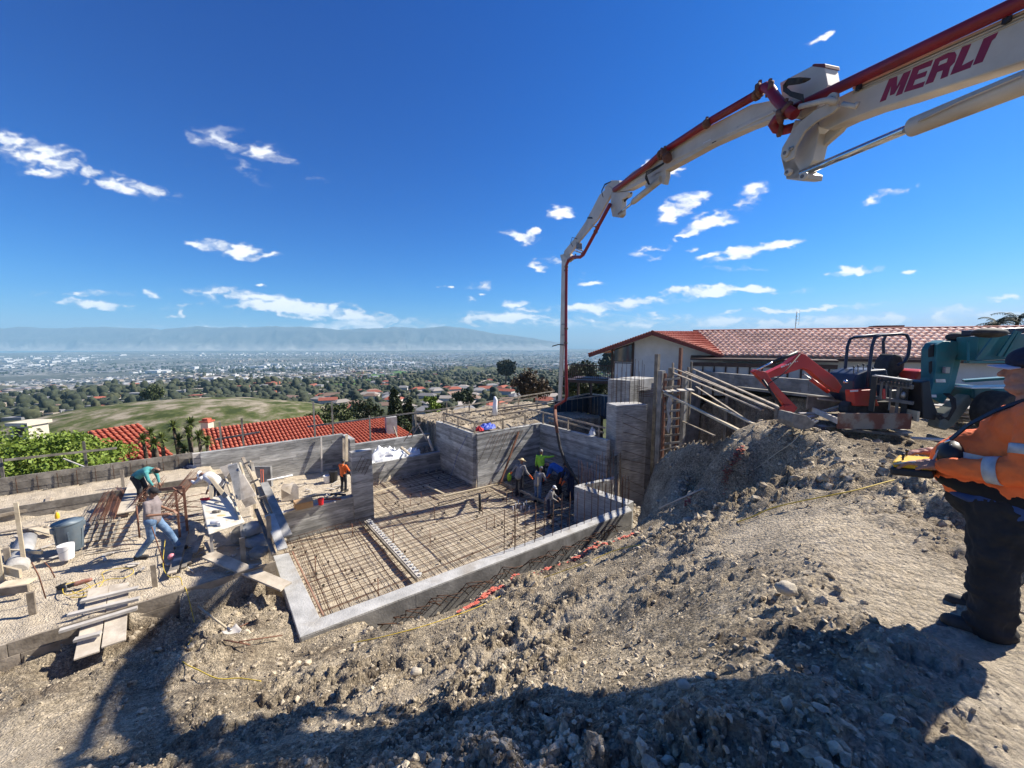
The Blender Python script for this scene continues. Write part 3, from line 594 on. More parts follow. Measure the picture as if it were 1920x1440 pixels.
# ------------------------------------------------------------------ leafy trees
def foliage(c, rad, n, size, m, name, parent, seed=1, clumps=26, shell=.55, droop=0, lenk=1.6):
    """leaf-sized faces spread through clumps filling an ellipsoid"""
    rg = np.random.default_rng(seed); c = np.array(c, float); rad = np.array(rad, float)
    cc = rg.normal(size=(clumps,3)); cc /= np.linalg.norm(cc,axis=1)[:,None]; cc *= (shell+(1-shell)*rg.random((clumps,1)))*.82; cr = .22+.24*rg.random(clumps)
    k = rg.integers(0, clumps, n); q = rg.normal(size=(n,3)); q /= np.linalg.norm(q,axis=1)[:,None]; q *= (rg.random((n,1))**.45)*cr[k][:,None]
    P = (cc[k]+q)*rad+c
    a = rg.normal(size=(n,3)); a[:,2] -= droop; a /= np.linalg.norm(a,axis=1)[:,None]; b = np.cross(a, rg.normal(size=(n,3))); b /= np.linalg.norm(b,axis=1)[:,None]
    s = size*(.6+.8*rg.random((n,1))); V = np.stack([P-a*s*lenk/2, P+b*s*.5, P+a*s*lenk/2, P-b*s*.5], 1).reshape(-1,3)
    o = org(parent); V = V-np.array(o); F_ = np.arange(n*4).reshape(-1,4)
    ob = np_mesh(name, V, F_, m, False, parent); return ob
def tree(name, base, h, rad, m, label, cat='tree', n=3000, size=.12, seed=1, group=None, crown_c=None, clumps=26, trunk_r=.12, droop=0, limbs=6):
    base = Vector(base); t = thing(name, base, label, cat, group); rg = random.Random(seed); cc = Vector(crown_c) if crown_c else base+Vector((0,0,h-rad[2]))
    mb = MB(); mb.tube([base, base.lerp(cc,.5)+Vector((.08*h*rg.uniform(-.3,.3), 0, 0)), cc], [trunk_r, trunk_r*.75, trunk_r*.4], 8); mb.build('trunk', M_BARK, t)
    lb = MB()
    for i in range(limbs):
        a = rg.uniform(0, 6.28); e = cc+Vector((math.cos(a)*rad[0]*.7, math.sin(a)*rad[1]*.7, rg.uniform(-.3,.6)*rad[2])); s0 = base.lerp(cc, rg.uniform(.45,.9)); lb.tube([s0, s0.lerp(e,.5)+Vector((0,0,.1)), e], [trunk_r*.4, trunk_r*.25, trunk_r*.08], 6)
    lb.build('limbs', M_BARK, t)
    foliage(cc, rad, n, size, m, 'crown', t, seed, clumps, droop=droop); return t
L_BRIGHT = leafmat('bright_leaves', (.10,.17,.02), (.22,.28,.045)); L_DARK = leafmat('dark_leaves', (.018,.03,.012), (.045,.06,.02)); L_BROWN = leafmat('brown_leaves', (.05,.035,.018), (.11,.07,.035))
L_OLIVE = leafmat('olive_leaves', (.045,.06,.02), (.09,.11,.035)); L_YUC = leafmat('yucca_leaves', (.045,.075,.015), (.16,.19,.05)); L_PALM = leafmat('palm_leaves', (.03,.04,.02), (.07,.08,.035))
tree('leafy_tree', at(60,1000,20), 6, (4.6,2.6,1.75), L_BRIGHT, 'bright yellow-green leafy tree behind the long formwork wall at left', n=17000, size=.105, seed=3, crown_c=at(70,868,19), clumps=44, trunk_r=.2)
tree('leafy_tree', at(190,1000,21), 6, (1.7,1.6,1.3), L_BRIGHT, 'smaller bright bush in front of the first red roof', n=4500, size=.10, seed=4, crown_c=at(196,872,21), clumps=16)
def yucca(pxs, d, label, seed):
    rg = random.Random(seed); b = at(pxs[0][0], 900, d); t = thing('yucca_tree', b, label, 'yucca', 'yuccas beside the red roofed house')
    for (px, py, r) in pxs:
        c = at(px, py, d+rg.uniform(-.6,.6)); tr = MB(); tr.tube([Vector((c.x+rg.uniform(-.3,.3), c.y, b.z)), c], [.13,.08], 7); tr.build('trunk', M_BARK, t)
        mb = MB()
        for i in range(95):
            a = rg.uniform(0,6.28); e = rg.uniform(-.7,1.45); L_ = r*rg.uniform(.75,1.1); d_ = Vector((math.cos(a)*math.cos(e), math.sin(a)*math.cos(e), math.sin(e))); s = d_.cross(ZX).normalized()*.035
            p1 = c+d_*L_*.55; p2 = c+d_*L_+Vector((0,0,-.12*L_)); mb.add([c-s*.6, c+s*.6, p1+s, p1-s, p2], [(0,1,2,3),(3,2,4)])
        mb.build('leaf_rosette', L_YUC, t)
yucca([(268,824,.5),(290,832,.55),(283,812,.45),(303,822,.5)], 23.5, 'low clump of spiky yucca heads at the gap between two red roofs', 1)
yucca([(325,800,.62),(352,812,.6),(335,826,.6),(372,818,.62),(357,795,.6),(388,828,.55),(345,842,.5)], 24.5, 'tall spiky yucca against the left end of the long red roof', 2)
tree('cypress_tree', at(742,800,48), 8, (1.0,1.0,3.0), L_DARK, 'dark pointed cypress above the right end of the red roof', n=4200, size=.22, seed=5, crown_c=at(743,768,48), clumps=30, trunk_r=.15)
tree('cypress_tree', at(765,800,50), 6, (.8,.8,2.2), L_DARK, 'shorter cypress just right of the pointed one', n=2600, size=.22, seed=6, crown_c=at(765,778,50), clumps=20)
tree('broadleaf_tree', at(1002,770,66), 6, (3.6,3.0,2.7), L_BROWN, 'rounded brown-leaved tree left of the hanging boom', n=7000, size=.26, seed=7, crown_c=at(1003,722,66), clumps=30, trunk_r=.25)
tree('broadleaf_tree', at(1083,775,60), 7, (3.3,3.0,3.0), L_DARK, 'large dark evergreen behind the hanging boom', n=7600, size=.26, seed=8, crown_c=at(1085,712,60), clumps=34, trunk_r=.3)
tree('broadleaf_tree', at(1125,760,58), 5, (2.2,2.0,1.5), L_DARK, 'low dark tree under the deck railing', n=3600, size=.25, seed=9, crown_c=at(1128,728,58), clumps=16)
tree('round_tree', at(948,720,420), 15, (13,13,10), M_F1, 'dark round crowned tree on the ridge above the suburb', n=1800, size=2.2, seed=10, crown_c=at(950,688,420), clumps=22, trunk_r=1)
tree('round_tree', at(1140,700,300), 12, (9,9,8), M_F1, 'round crowned tree seen under the house eave', n=1800, size=1.6, seed=12, crown_c=at(1140,678,300), clumps=22, trunk_r=1)
tree('leafy_tree', at(283,760,240), 8, (7,6,6), L_OLIVE, 'olive green tree on the far edge of the grassy knoll', n=2600, size=.7, seed=11, crown_c=at(284,738,240), clumps=26, trunk_r=.4)
tree('leafy_tree', at(805,790,70), 4, (1.7,1.7,2.0), L_BRIGHT, 'yellow-green tree behind the long guard rail', n=1500, size=.3, seed=13, crown_c=at(806,758,70), clumps=14)
for i, (px, py, d, r_, mm, lb) in enumerate([(640,772,70,2.6,L_OLIVE,'olive tree beyond the posts at the roof ridge'),(690,768,64,2.4,L_DARK,'dark tree between roof ridge and cypress'),(600,790,52,1.8,L_OLIVE,'small tree behind the roof ridge'),(830,770,75,2.4,L_DARK,'dark bush right of the yellow-green tree'),(700,800,48,1.2,L_DARK,'dark shrub beside the grey chimney'),(780,800,42,1.5,L_OLIVE,'palmy shrub by the rail posts'),(870,745,110,3.4,L_DARK,'dark tree amid the roofs of the suburb')]):
    tree('garden_tree', at(px,py+30,d), 4, (r_*1.2,r_,r_*.8), mm, lb, n=1500, size=.26*d/60, seed=40+i, crown_c=at(px,py,d), clumps=14)
def palm(px, py, d, label, seed, r=1.9, n=15, lean=.2):
    rg = random.Random(seed); c = at(px, py, d); b = Vector((c.x, c.y, -6)); t = thing('palm_tree', b, label, 'palm tree', 'palms behind the tiled house'); tr = MB(); tr.tube([b, c], [.2,.13], 8); tr.build('trunk', M_BARK, t)
    for i in range(n):
        a = 6.28*i/n+rg.uniform(-.2,.2); e = rg.uniform(.1,1.2); mb = MB(); P = []; p = c.copy(); L_ = r*rg.uniform(.85,1.1)
        for k in range(8): P.append(p.copy()); ee = e-k*.27; p = p+Vector((math.cos(a)*math.cos(ee)+lean*-.3, math.sin(a)*math.cos(ee), math.sin(ee)))*(L_/7)
        mb.tube(P, .02, 4)
        for k in range(1,8):
            for s in (-1,1):
                for w in range(3):
                    q = P[k-1].lerp(P[k], w/3); dr = Vector((-math.sin(a), math.cos(a), 0))*s; L2 = L_*.24*(1.1-k*.09); tip = q+dr*L2*.7+Vector((0,0,-L2*.75)); w_ = Vector((math.cos(a),math.sin(a),0))*.03; mb.add([q-w_, q+w_, tip], [(0,1,2)])
        mb.build('frond', L_PALM, t)
palm(1868,607,38,'left of two windblown palms over the ridge of the tiled house',1)
palm(1908,600,38,'right of two windblown palms over the ridge, cut by the frame edge',2, r=2.1)
tree('garden_tree', at(1860,760,24), 3, (1.5,1.2,.7), L_BRIGHT, 'yellow-green hedge under the teal boom', n=1800, size=.12, seed=60, crown_c=at(1856,702,24), clumps=14)

# ------------------------------------------------------------------ houses
def tiled_roof(name, a, b, c, d, m, parent, col=.3, row=.42, r=.11, asparts=0, label=None, part='roof_tile', clip=None):
    """slope a-b (ridge, left to right) to d-c (eave, left to right), covered in barrel tiles; the largest `asparts` as parts"""
    a, b, c, d = map(Vector, (a,b,c,d)); nrm = (b-a).cross(d-a).normalized(); nrm = nrm if nrm.z > 0 else -nrm
    nc = max(2, int((b-a).length/col)); nr_ = max(2, int(((d-a).length+(c-b).length)/2/row)); mb = MB(); base = MB()
    base.prism([a-nrm*.06, b-nrm*.06, c-nrm*.06, d-nrm*.06], nrm, .08); deck = base.build(name, m, parent); cnt = 0; tiles = []
    for j in range(nr_):
        for i in range(nc):
            s = (i+.5)/nc; t0 = j/nr_; t1 = (j+1.12)/nr_
            P = a.lerp(b,s).lerp(d.lerp(c,s), t0)+nrm*.03; Q = a.lerp(b,s).lerp(d.lerp(c,s), t1)+nrm*.10
            if clip and not clip(s, (t0+t1)/2): continue
            tiles.append((P, Q, ((P+Q)/2).length))
    order = sorted(range(len(tiles)), key=lambda q: tiles[q][2]); near = set(order[:asparts])
    def one(mbx, P, Q, off=Vector((0,0,0))):
        ax = (Q-P).normalized(); sd_ = ax.cross(nrm).normalized(); vs = []
        for E_, rr in ((P, r*.88), (Q, r*1.12)):
            for k in range(6): an = math.pi*k/5; vs.append(E_+sd_*(math.cos(an)*rr)+nrm*(math.sin(an)*rr*.85)-off)
        mbx.add(vs, [(k,k+1,k+7,k+6) for k in range(5)]+[(6,7,8,9,10,11)], False)
    proto = {}
    for q, (P, Q, _) in enumerate(tiles):
        if q in near:
            key = round((Q-P).length, 2)
            if key not in proto:
                tb = MB(); one(tb, Vector((0,0,0)), Q-P); me = bpy.data.meshes.new(part); me.from_pydata([tuple(v) for v in tb.v], [], tb.f); me.materials.append(m); proto[key] = me
            o = bpy.data.objects.new(part, proto[key]); C.objects.link(o); o.parent = deck; o.location = P-org(parent)
        else: one(mb, P, Q)
    if mb.v:
        o = mb.build(part, m, deck); o['kind'] = 'stuff'
    return deck
def neighbour(name, label, ra, rb, run, drop, d0, col=.34):
    t = thing(name, Vector(((ra.x+rb.x)/2, (ra.y+rb.y)/2, -13)), label, 'house')
    return t
# long red roof
t = thing('neighbour_house', at(520,900,33), 'neighbouring house with a long bright terracotta roof beyond the site wall', 'house')
ra, rb = at(377,806,30), at(597,785,36); rb.z = ra.z; fr = Vector((rb.y-ra.y, -(rb.x-ra.x), 0)).normalized(); 
tiled_roof('roof', ra, rb, rb+fr*4.6-ZX*1.9, ra+fr*4.6-ZX*1.9, M_TILER, t, .27, .42, .098)
base = MB(); base.prism([ra, rb, rb-fr*4-ZX*1.6, ra-fr*4-ZX*1.6], ZX, .1); base.build('rear_roof', M_TILER, t)
ra2, rb2 = at(596,799,35.5), at(716,784,40); rb2.z = ra2.z
tiled_roof('roof', ra2, rb2, rb2+fr*4.8-ZX*1.7+(rb2-ra2).normalized()*1.4, ra2+fr*4.8-ZX*1.7, M_TILER, t, .27, .42, .098)
w = MB(); u_ = (rb-ra).normalized()
for p0, p1 in ((ra+fr*3.6, rb+fr*3.6),(ra2+fr*3.9, rb2+fr*3.9)): q0 = p0.copy(); q1 = p1.copy(); w.prism([Vector((q0.x,q0.y,-13)),Vector((q1.x,q1.y,-13)),Vector((q1.x,q1.y,p0.z-1.75)),Vector((q0.x,q0.y,p0.z-1.75))], fr, .25)
w.prism([ra+u_*.3-ZX*.2, ra+u_*.3+fr*3.6-ZX*1.7, Vector(((ra+u_*.3+fr*3.6).x,(ra+u_*.3+fr*3.6).y,-13)), Vector(((ra+u_*.3).x,(ra+u_*.3).y,-13))], u_, .2); w.build('wall', M_STUCCOC, t)
ch = MB(); p = at(389,802,31.5); ch.box(p, (.6,.6,1.0)); ch.build('chimney', M_STUCCOC, t); ch = MB(); ch.box(p+ZX*.55, (.75,.75,.12)); ch.box(p+ZX*.7, (.45,.45,.18)); ch.build('chimney_cap', M_TILER, t)
ch = MB(); p = at(733,797,37.5); ch.box(p, (1.0,.9,1.7), Matrix.Rotation(.5,3,'Z')); ch.build('chimney', M_CONC, t)
# smaller red roof left
t = thing('neighbour_house', at(220,900,26), 'smaller house with a terracotta gable roof between the leafy tree and the yuccas', 'house')
ra, rb = at(165,810,25), at(262,801,27.5); rb.z = ra.z; fr = Vector((rb.y-ra.y, -(rb.x-ra.x), 0)).normalized(); u_ = (rb-ra).normalized()
tiled_roof('roof', ra, rb, rb+fr*3.6-ZX*1.9, ra+fr*3.6-ZX*1.9, M_TILER, t, .27, .40, .098)
base = MB(); base.prism([ra, rb, rb-fr*3.6-ZX*1.7, ra-fr*3.6-ZX*1.7], ZX, .1); base.build('rear_roof', M_TILER, t)
w = MB(); e0 = rb-u_*.35; w.prism([e0-ZX*.15, e0+fr*3.2-ZX*1.75, Vector(((e0+fr*3.2).x,(e0+fr*3.2).y,-13)), Vector(((e0-fr*3.2).x,(e0-fr*3.2).y,-13)), e0-fr*3.2-ZX*1.6], u_, .2)
e1 = ra+fr*3.2; e2 = e0+fr*3.2; w.prism([Vector((e1.x,e1.y,-13)),Vector((e2.x,e2.y,-13)),Vector((e2.x,e2.y,ra.z-1.75)),Vector((e1.x,e1.y,ra.z-1.75))], fr, .2); w.build('wall', M_STUCCOC, t)
for q, (dx, wz) in enumerate(((1.5,-2.6),(2.5,-2.6))):
    f = MB(); c0 = e0+u_*.13+fr*(dx-1.0)+ZX*wz; f.prism([c0+fr*.4+ZX*.6,c0-fr*.4+ZX*.6,c0-fr*.4-ZX*.6,c0+fr*.4-ZX*.6], u_, .06); wo = f.build('window', M_WHITEPL, t); f = MB(); f.prism([c0+fr*.32+ZX*.52,c0-fr*.32+ZX*.52,c0-fr*.32-ZX*.52,c0+fr*.32-ZX*.52], u_, .09); f.build('pane', M_GLASS, wo)
t = thing('neighbour_house', at(60,920,27), 'cream house with a square tower showing through the left tree', 'house')
w = MB(); p = at(56,803,28); w.box(p-ZX*1.2, (1.3,1.2,3.0)); w.build('tower', M_STUCCOC, t)
w = MB(); w.box(p+ZX*.42, (1.6,1.5,.22)); w.build('tower_cap', M_STUCCOC, t); w = MB(); w.box(p+Vector((0,-.62,-.1)), (.7,.1,.5)); w.build('vent', M_TRIM, t)
a0, b0 = at(-60,862,24), at(90,858,26); tiled_roof('roof', a0, b0, b0+Vector((.6,-2.6,-1.2)), a0+Vector((.6,-2.6,-1.2)), M_TILER, t, .33, .43, .12)
w = MB(); w.prism([at(-60,864,25), at(90,864,26.5), at(90,960,26.5), at(-60,960,25)], Vector((0,1,0)), .3); w.build('wall', M_STUCCOC, t)

# suburb in the valley: every house a thing
ROOFS = [(mat('suburb_red_roof', (.30,.085,.05), .8, rand=.3), 'terracotta'), (mat('suburb_grey_roof', (.19,.185,.185), .85, rand=.3), 'grey'), (mat('suburb_brown_roof', (.20,.13,.095), .85, rand=.3), 'brown'), (mat('suburb_pale_roof', (.34,.30,.26), .85, rand=.25), 'pale')]
M_SW = mat('suburb_wall', (.55,.52,.47), .9, rand=.15)
def suburb_house(x, y, wdt, dep, th, ri, z=None, hip=True):
    zz = float(far_z(np.array([x]), np.array([y]))[0]) if z is None else z; m, nm = ROOFS[ri]
    t = thing('suburb_house', (x,y,zz), 'small suburban house with %s roof among the trees of the valley' % nm, 'house', 'houses of the valley suburb')
    ca = Vector((math.cos(th), math.sin(th), 0)); cb = Vector((-math.sin(th), math.cos(th), 0)); o = Vector((x,y,zz)); w = MB()
    M_ = Matrix(((ca.x,cb.x,0),(ca.y,cb.y,0),(0,0,1))); w.box(o+ZX*1.2, (wdt,dep,4.2), M_); w.build('wall', M_SW, t)
    r = MB(); e = .5; hgt = dep*.22; a, b = wdt/2+e, dep/2+e; k = dep*.4 if hip else 0; Z0 = o+ZX*3.3
    vs = [Z0-ca*a-cb*b, Z0+ca*a-cb*b, Z0+ca*a+cb*b, Z0-ca*a+cb*b, Z0-ca*(a-k)+ZX*hgt, Z0+ca*(a-k)+ZX*hgt]; r.add(vs, [(0,1,5,4),(2,3,4,5),(1,2,5),(3,0,4),(3,2,1,0)]); r.build('roof', m, t)
rs = random.Random(5); placed = []
def try_house(px, py, jit=1.0, big=1.0):
    p = px_to_ground(px, py); 
    if p.length > 1100 or p.length < 215 or ((p.x+128)/84)**2+((p.y-150)/66)**2 < 1.1: return
    if any((q-p.xy).length < 19 for q in placed): return
    placed.append(p.xy.copy()); wd = rs.uniform(11,19)*big; suburb_house(p.x, p.y, wd, rs.uniform(8,11)*big, rs.uniform(-.5,.9), rs.choices([0,1,2,3],[4,3,3,3])[0], None, rs.random() < .7)
for i in range(260):
    px = rs.uniform(600, 1040); lo = 715 if px > 700 else 735; try_house(px, rs.uniform(lo, 782))
for (px, py) in [(505,757),(530,768),(548,750),(565,765),(575,745),(100,768),(150,760),(185,752),(215,748),(240,745),(60,775),(350,748),(362,749),(480,745),(1095,690),(1060,700),(1010,702),(1120,698),(1005,695)]: try_house(px, py)
crowns('valley_scrub', 2400, 24, 215, 800, -40, 26, 1.6, 4.2, M_F1, 'bushes and trees between the valley houses', 2, -.3, 90, placed)
crowns('valley_scrub', 900, 25, 200, 600, -50, 30, 1.4, 4.0, M_F2, 'olive scrub on the falling slope', 2, -.1, 60, placed)

# power pole like street lamps in the suburb
for px, py in ((1010,760),(893,752)):
    p = px_to_ground(px, py); o = MB(); o.tube([p, p+ZX*9], .12, 6); o.tube([p+ZX*8.6-Vector((1.1,0,0)), p+ZX*8.6+Vector((1.1,0,0))], .07, 4); ob = o.build('utility_pole', M_WOODG); setp(ob, 'thin utility pole among the roofs, nearer the hanging boom' if px == 1010 else 'thin utility pole where the pale road starts on the spur', 'pole')
p = MB(); pts = [px_to_ground(px, py)+ZX*.6 for px, py in ((895,712),(905,706),(920,702),(935,699),(948,697))]; p.tube(pts, 1.0, 5); setp(p.build('road', M_CONC), 'curving pale road on the spur', kind='structure')
# ------------------------------------------------------------------ concrete of the new building
def board_wall(name, p0, p1, z0, z1, th, label, cat='wall', m=None, seed=1, bh=.145, cap=True, group=None):
    """board-formed wall from p0 to p1 (plan), its board courses standing a few millimetres proud of one another"""
    rg = random.Random(seed); p0 = Vector((p0.x,p0.y,0)); p1 = Vector((p1.x,p1.y,0)); L_ = (p1-p0).length; d = (p1-p0).normalized(); n = Vector((d.y,-d.x,0))
    t = thing(name, Vector(((p0.x+p1.x)/2,(p0.y+p1.y)/2,z0)), label, cat, group); c = MB(); z = z0
    mid = (p0+p1)/2; M_ = Matrix(((d.x,n.x,0),(d.y,n.y,0),(0,0,1))); k = MB(); k.box(Vector((mid.x,mid.y,(z0+z1)/2)), (L_-.02, th-.012, z1-z0-.004), M_); k.build('core', m or M_BOARDC, t)
    while z < z1-.02:
        h = min(bh*rg.uniform(.96,1.04), z1-z); x = -rg.uniform(0,2.5)
        while x < L_:
            l = rg.uniform(2.0,4.2); a = max(0,x); b = min(L_, x+l); x += l
            if b-a < .03: continue
            o = rg.uniform(-.002,.007); q = p0+d*((a+b)/2); c.box(Vector((q.x,q.y,z+h/2)), (b-a-.006, th+o*2, h-.008 if z+h < z1-.01 else h), M_)
        z += h
    o = c.build('board_courses', m or M_BOARDC, t); nb = len(c.v)//8; tn = np.repeat(np.random.default_rng(seed).uniform(-.38,.38,nb), 8); q = o.data.attributes.new('tone','FLOAT','POINT'); q.data.foreach_set('value', tn.astype(np.float32))
    return t
def oriented(p0, p1):
    d = Vector((p1.x-p0.x, p1.y-p0.y, 0)).normalized(); n = Vector((d.y,-d.x,0)); return Matrix(((d.x,n.x,0),(d.y,n.y,0),(0,0,1))), d, n
def slab(mb, quad, z0, z1): mb.prism([Vector((p.x,p.y,(z0+z1)/2)) for p in quad], ZX, z1-z0)
# near grade beam with its left return
t = thing('grade_beam', g(6,8.2,-8.3), 'pale concrete grade beam nearest the camera with hooked bars along its outer face', 'foundation wall')
OL, OR, IR, IL = on(562,1195,-5.9), on(1185,957,-5.9), on(1177,947,-5.9), on(600,1158,-5.9)
mb = MB(); slab(mb, [OL, OR, IR, IL], -8.4, -5.9); mb.build('beam', M_CONC, t, bevel=.012)
fl, fr_ = on(512,1042,-5.9), on(541,1036,-5.9)
mb = MB(); slab(mb, [OL, IL, fr_, fl], -8.4, -5.903); mb.build('left_return', M_CONC, t, bevel=.012)
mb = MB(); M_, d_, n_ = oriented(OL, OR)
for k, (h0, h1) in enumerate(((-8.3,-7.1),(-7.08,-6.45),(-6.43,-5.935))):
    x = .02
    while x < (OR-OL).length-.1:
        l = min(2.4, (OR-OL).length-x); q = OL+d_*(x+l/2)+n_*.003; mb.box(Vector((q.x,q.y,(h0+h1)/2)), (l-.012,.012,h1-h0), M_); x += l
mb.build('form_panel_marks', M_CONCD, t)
mb = MB(); a, b = on(603,1156,-5.93), on(545,1036,-5.93); mb.bar(a+d_*.04, b+d_*.04, .03, .05); mb.build('form_strip', mat('orange_form_strip', (.30,.15,.09), .8, col2=(.38,.24,.16), scale=5), t)
L_ = (OR-OL).length; rg = random.Random(4)
for i in range(36):
    s = 1.7+i*(L_-2.6)/36+rg.uniform(-.08,.08); base = OL+d_*s+n_*.0; up = rg.uniform(.36,.50); out = rg.uniform(.32,.46); h = rg.uniform(-.50,-.42)
    p0 = Vector((base.x,base.y,-5.9+h)); q1 = p0+n_*out+d_*rg.uniform(-.25,.05)+ZX*(up); q2 = q1+d_*rg.uniform(.28,.42)-ZX*rg.uniform(.02,.12)+n_*.02; q3 = p0+d_*rg.uniform(.25,.4)-ZX*.06
    mb = MB(); mb.tube([p0-n_*.02, q1, q2], .011, 5); mb.tube([q1-ZX*.01, q3+n_*.06], .011, 5); mb.build('hooked_bar', M_REBAR, t)
for i in range(17):
    s = 5.1+i*.37*(1-.006*i); q = OL+d_*s-n_*.24; mb = MB(); h = rg.uniform(1.05,1.35); lean = d_*rg.uniform(-.03,.03)
    mb.tube([Vector((q.x,q.y,-5.95)), Vector((q.x,q.y,-5.9+h))+lean], .011, 5); mb.build('dowel_bar', M_REBAR, t)
    if i % 2: mb = MB(); q = q-n_*.12+d_*.12; mb.tube([Vector((q.x,q.y,-5.95)), Vector((q.x,q.y,-5.9+h*.85))+lean], .011, 5); mb.build('dowel_bar', M_REBAR, t)
# low wall at the far end of the beam
t = thing('low_wall', g(11.4,9.5,-8), 'low concrete wall turning off the far end of the grade beam, below the tall pier', 'wall')
a, b, c_, e_ = on(1177,947,-5.9), on(1077,912,-5.9), on(1087,908,-5.9), on(1188,940,-5.9)
mb = MB(); slab(mb, [a,b,c_,e_], -8.4, -5.897); mb.build('wall', M_BOARDC, t, bevel=.01)
f_, g_ = on(1152,893,-5.9), on(1150,899,-5.9); mb = MB(); slab(mb, [c_, on(1079,912,-5.9), g_, f_], -8.4, -5.894); mb.build('wall', M_BOARDC, t, bevel=.01)
mb = MB(); mb.prism([p+ZX*.004 for p in (a,b,c_,e_)], ZX, .006); mb.build('top', M_CONC, t)
for i in range(15):
    s = (i+.5)/15; q = a.lerp(b,s).lerp(e_.lerp(c_,s),.5); mb = MB(); h = rg.uniform(.7,1.15); mb.tube([q-ZX*.05, q+ZX*h+d_*rg.uniform(-.04,.04)], .011, 5); mb.build('dowel_bar', M_REBAR, t)
for i in range(12):
    s = (i+.5)/12; q = c_.lerp(f_,s); mb = MB(); h = rg.uniform(.7,1.3); mb.tube([q-ZX*.05, q+ZX*h+d_*rg.uniform(-.04,.04)], .011, 5); mb.build('dowel_bar', M_REBAR, t)
# room walls
board_wall('board_formed_wall', g(1.35,16.33), g(4.1,16.33), -8.2, -6.35, .24, 'low board-formed wall between the sandy raised room and the rebar mat', seed=2)
tp = board_wall('concrete_pier', g(4.08,16.32), g(4.9,16.32), -8.2, -4.5, .3, 'narrow board-formed pier at the right end of the raised room wall', 'pier', seed=3)
mb = MB(); M_, dd, nn = oriented(g(4.1,16.3), g(4.9,16.3)); mb.box(g(4.49,16.32,-4.485), (.84,.32,.03), M_); mb.build('top', M_CONC, tp)
for i in range(4):
    mb = MB(); q = g(4.2+i*.12,16.15,-5.2-i*.1); mb.tube([q, q+UX*.28+ZX*.55-VX*.04, q+UX*.42+ZX*.42-VX*.05], .008, 5); mb.build('hooked_bar', M_REBAR, tp)
board_wall('board_formed_wall', g(-.86,20.75), g(4.85,20.75), -7.2, -4.65, .25, 'tall board-formed rear wall of the sandy raised room, below the long red roof', seed=4)
board_wall('board_formed_wall', g(4.9,20.6), g(4.95,19.3), -7.2, -4.66, .22, 'short return wall casting its shadow at the right end of the raised room', seed=5)
board_wall('board_formed_wall', g(4.9,20.45), g(10.15,20.35), -8.2, -6.4, .25, 'low board-formed wall under the white sheeting, behind the mat', seed=6)
board_wall('board_formed_wall', g(5.1,21.8), g(10.1,21.65), -7.2, -5.55, .2, 'rear upstand wall behind the heap of white sheeting', seed=7)
board_wall('tower_wall', g(10.2,20.7), g(10.2,16.55), -8.2, -4.65, .22, 'left wall of the tall board-formed box, side on to the camera', seed=8)
tw = board_wall('tower_wall', g(10.31,16.55), g(14.6,16.55), -8.2, -4.655, .22, 'front wall of the tall board-formed box crossed by diagonal bars', seed=9)
board_wall('tower_wall', g(14.7,16.66), g(14.7,11.6), -8.2, -4.65, .22, 'right wall of the tall board-formed box running to the pier', seed=10)
for i in range(12):
    u = 10.7+i*.19; l = .75 if i % 3 else 1.7; mb = MB(); q = g(u+.5,16.42,-4.8-.05*(i%2)); mb.tube([q, q-UX*l*.55-ZX*l*.85-VX*.03], .009, 5); mb.build('tie_bar', M_REBAR, tw)
for i in range(9):
    mb = MB(); q = g(10.35+.5*i*.9,16.5,-4.6); mb.tube([q+VX*.1, q-VX*.25+ZX*.08], .012, 5); mb.build('stub_bar', M_WOODW, tw)
for i in range(6):
    mb = MB(); q = g(10.2,17.0+.6*i,-4.6); mb.tube([q+UX*.1, q-UX*.2+ZX*.08], .012, 5); mb.build('stub_bar', M_WOODW, tw)
o = MB(); o.bar(g(12.95,16.37,-4.9), g(11.5,16.1,-7.45), .05, .12); setp(o.build('brace', M_RUST), 'dark brace leaning on the front wall of the tall box', 'timber brace')
# long left wall still in its form boards
def form_wall(name, p0, p1, z0, z1, n, th, label, m, nlen, seed):
    rg = random.Random(seed); t = thing(name, Vector(((p0.x+p1.x)/2,(p0.y+p1.y)/2,z0)), label, 'formwork'); d = (p1-p0); L_ = Vector((d.x,d.y,0)).length; h = (z1-z0)/n; d = d/L_
    for k in range(n):
        x = 0; 
        while x < L_-.05:
            l = min(nlen*rg.uniform(.8,1.2), L_-x); a = p0+d*(x+.006); b = p0+d*(x+l-.006); j = rg.uniform(-.008,.008); mb = MB(); N_ = Vector((d.y,-d.x,0))*j
            mb.bar(Vector((a.x,a.y,a.z+z0+h*(k+.5)))+N_, Vector((b.x,b.y,b.z+z0+h*(k+.5)))+N_, th, h-.01); mb.build('board', m, t); x += l
    return t
def flat(p): return Vector((p.x,p.y,0))
t = form_wall('long_form_wall', g(-12,21.0), g(-1.05,21.0), -6.1, -4.65, 6, .05, 'long grey timber form wall running out of the left edge of the frame', M_WOODG, 3.6, 11)
for i in range(22):
    u = -1.6-i*.48; mb = MB(); mb.bar(g(u,20.94,-6.0), g(u,20.94,-4.72), .016, .016, VX); mb.build('tie_rod', M_REBAR, t)
    if i % 2 == 0:
        mb = MB(); mb.bar(g(u+.2,20.8,-5.9), g(u+.2,20.8,-5.15-rg.uniform(0,.15)), .09, .05, VX); mb.build('strongback', M_WOODG, t)
for z in (-5.35,-5.75): mb = MB(); mb.tube([g(-12,20.78,z-.05), g(-6,20.78,z), g(-1.3,20.78,z-.03)], .018, 5); mb.build('waler_bar', M_REBAR, t)
t = thing('wall_end_blocks', g(-.95,20.8,-6), 'stack of pale blocks closing the gap between the form wall and the board-formed wall', 'block stack')
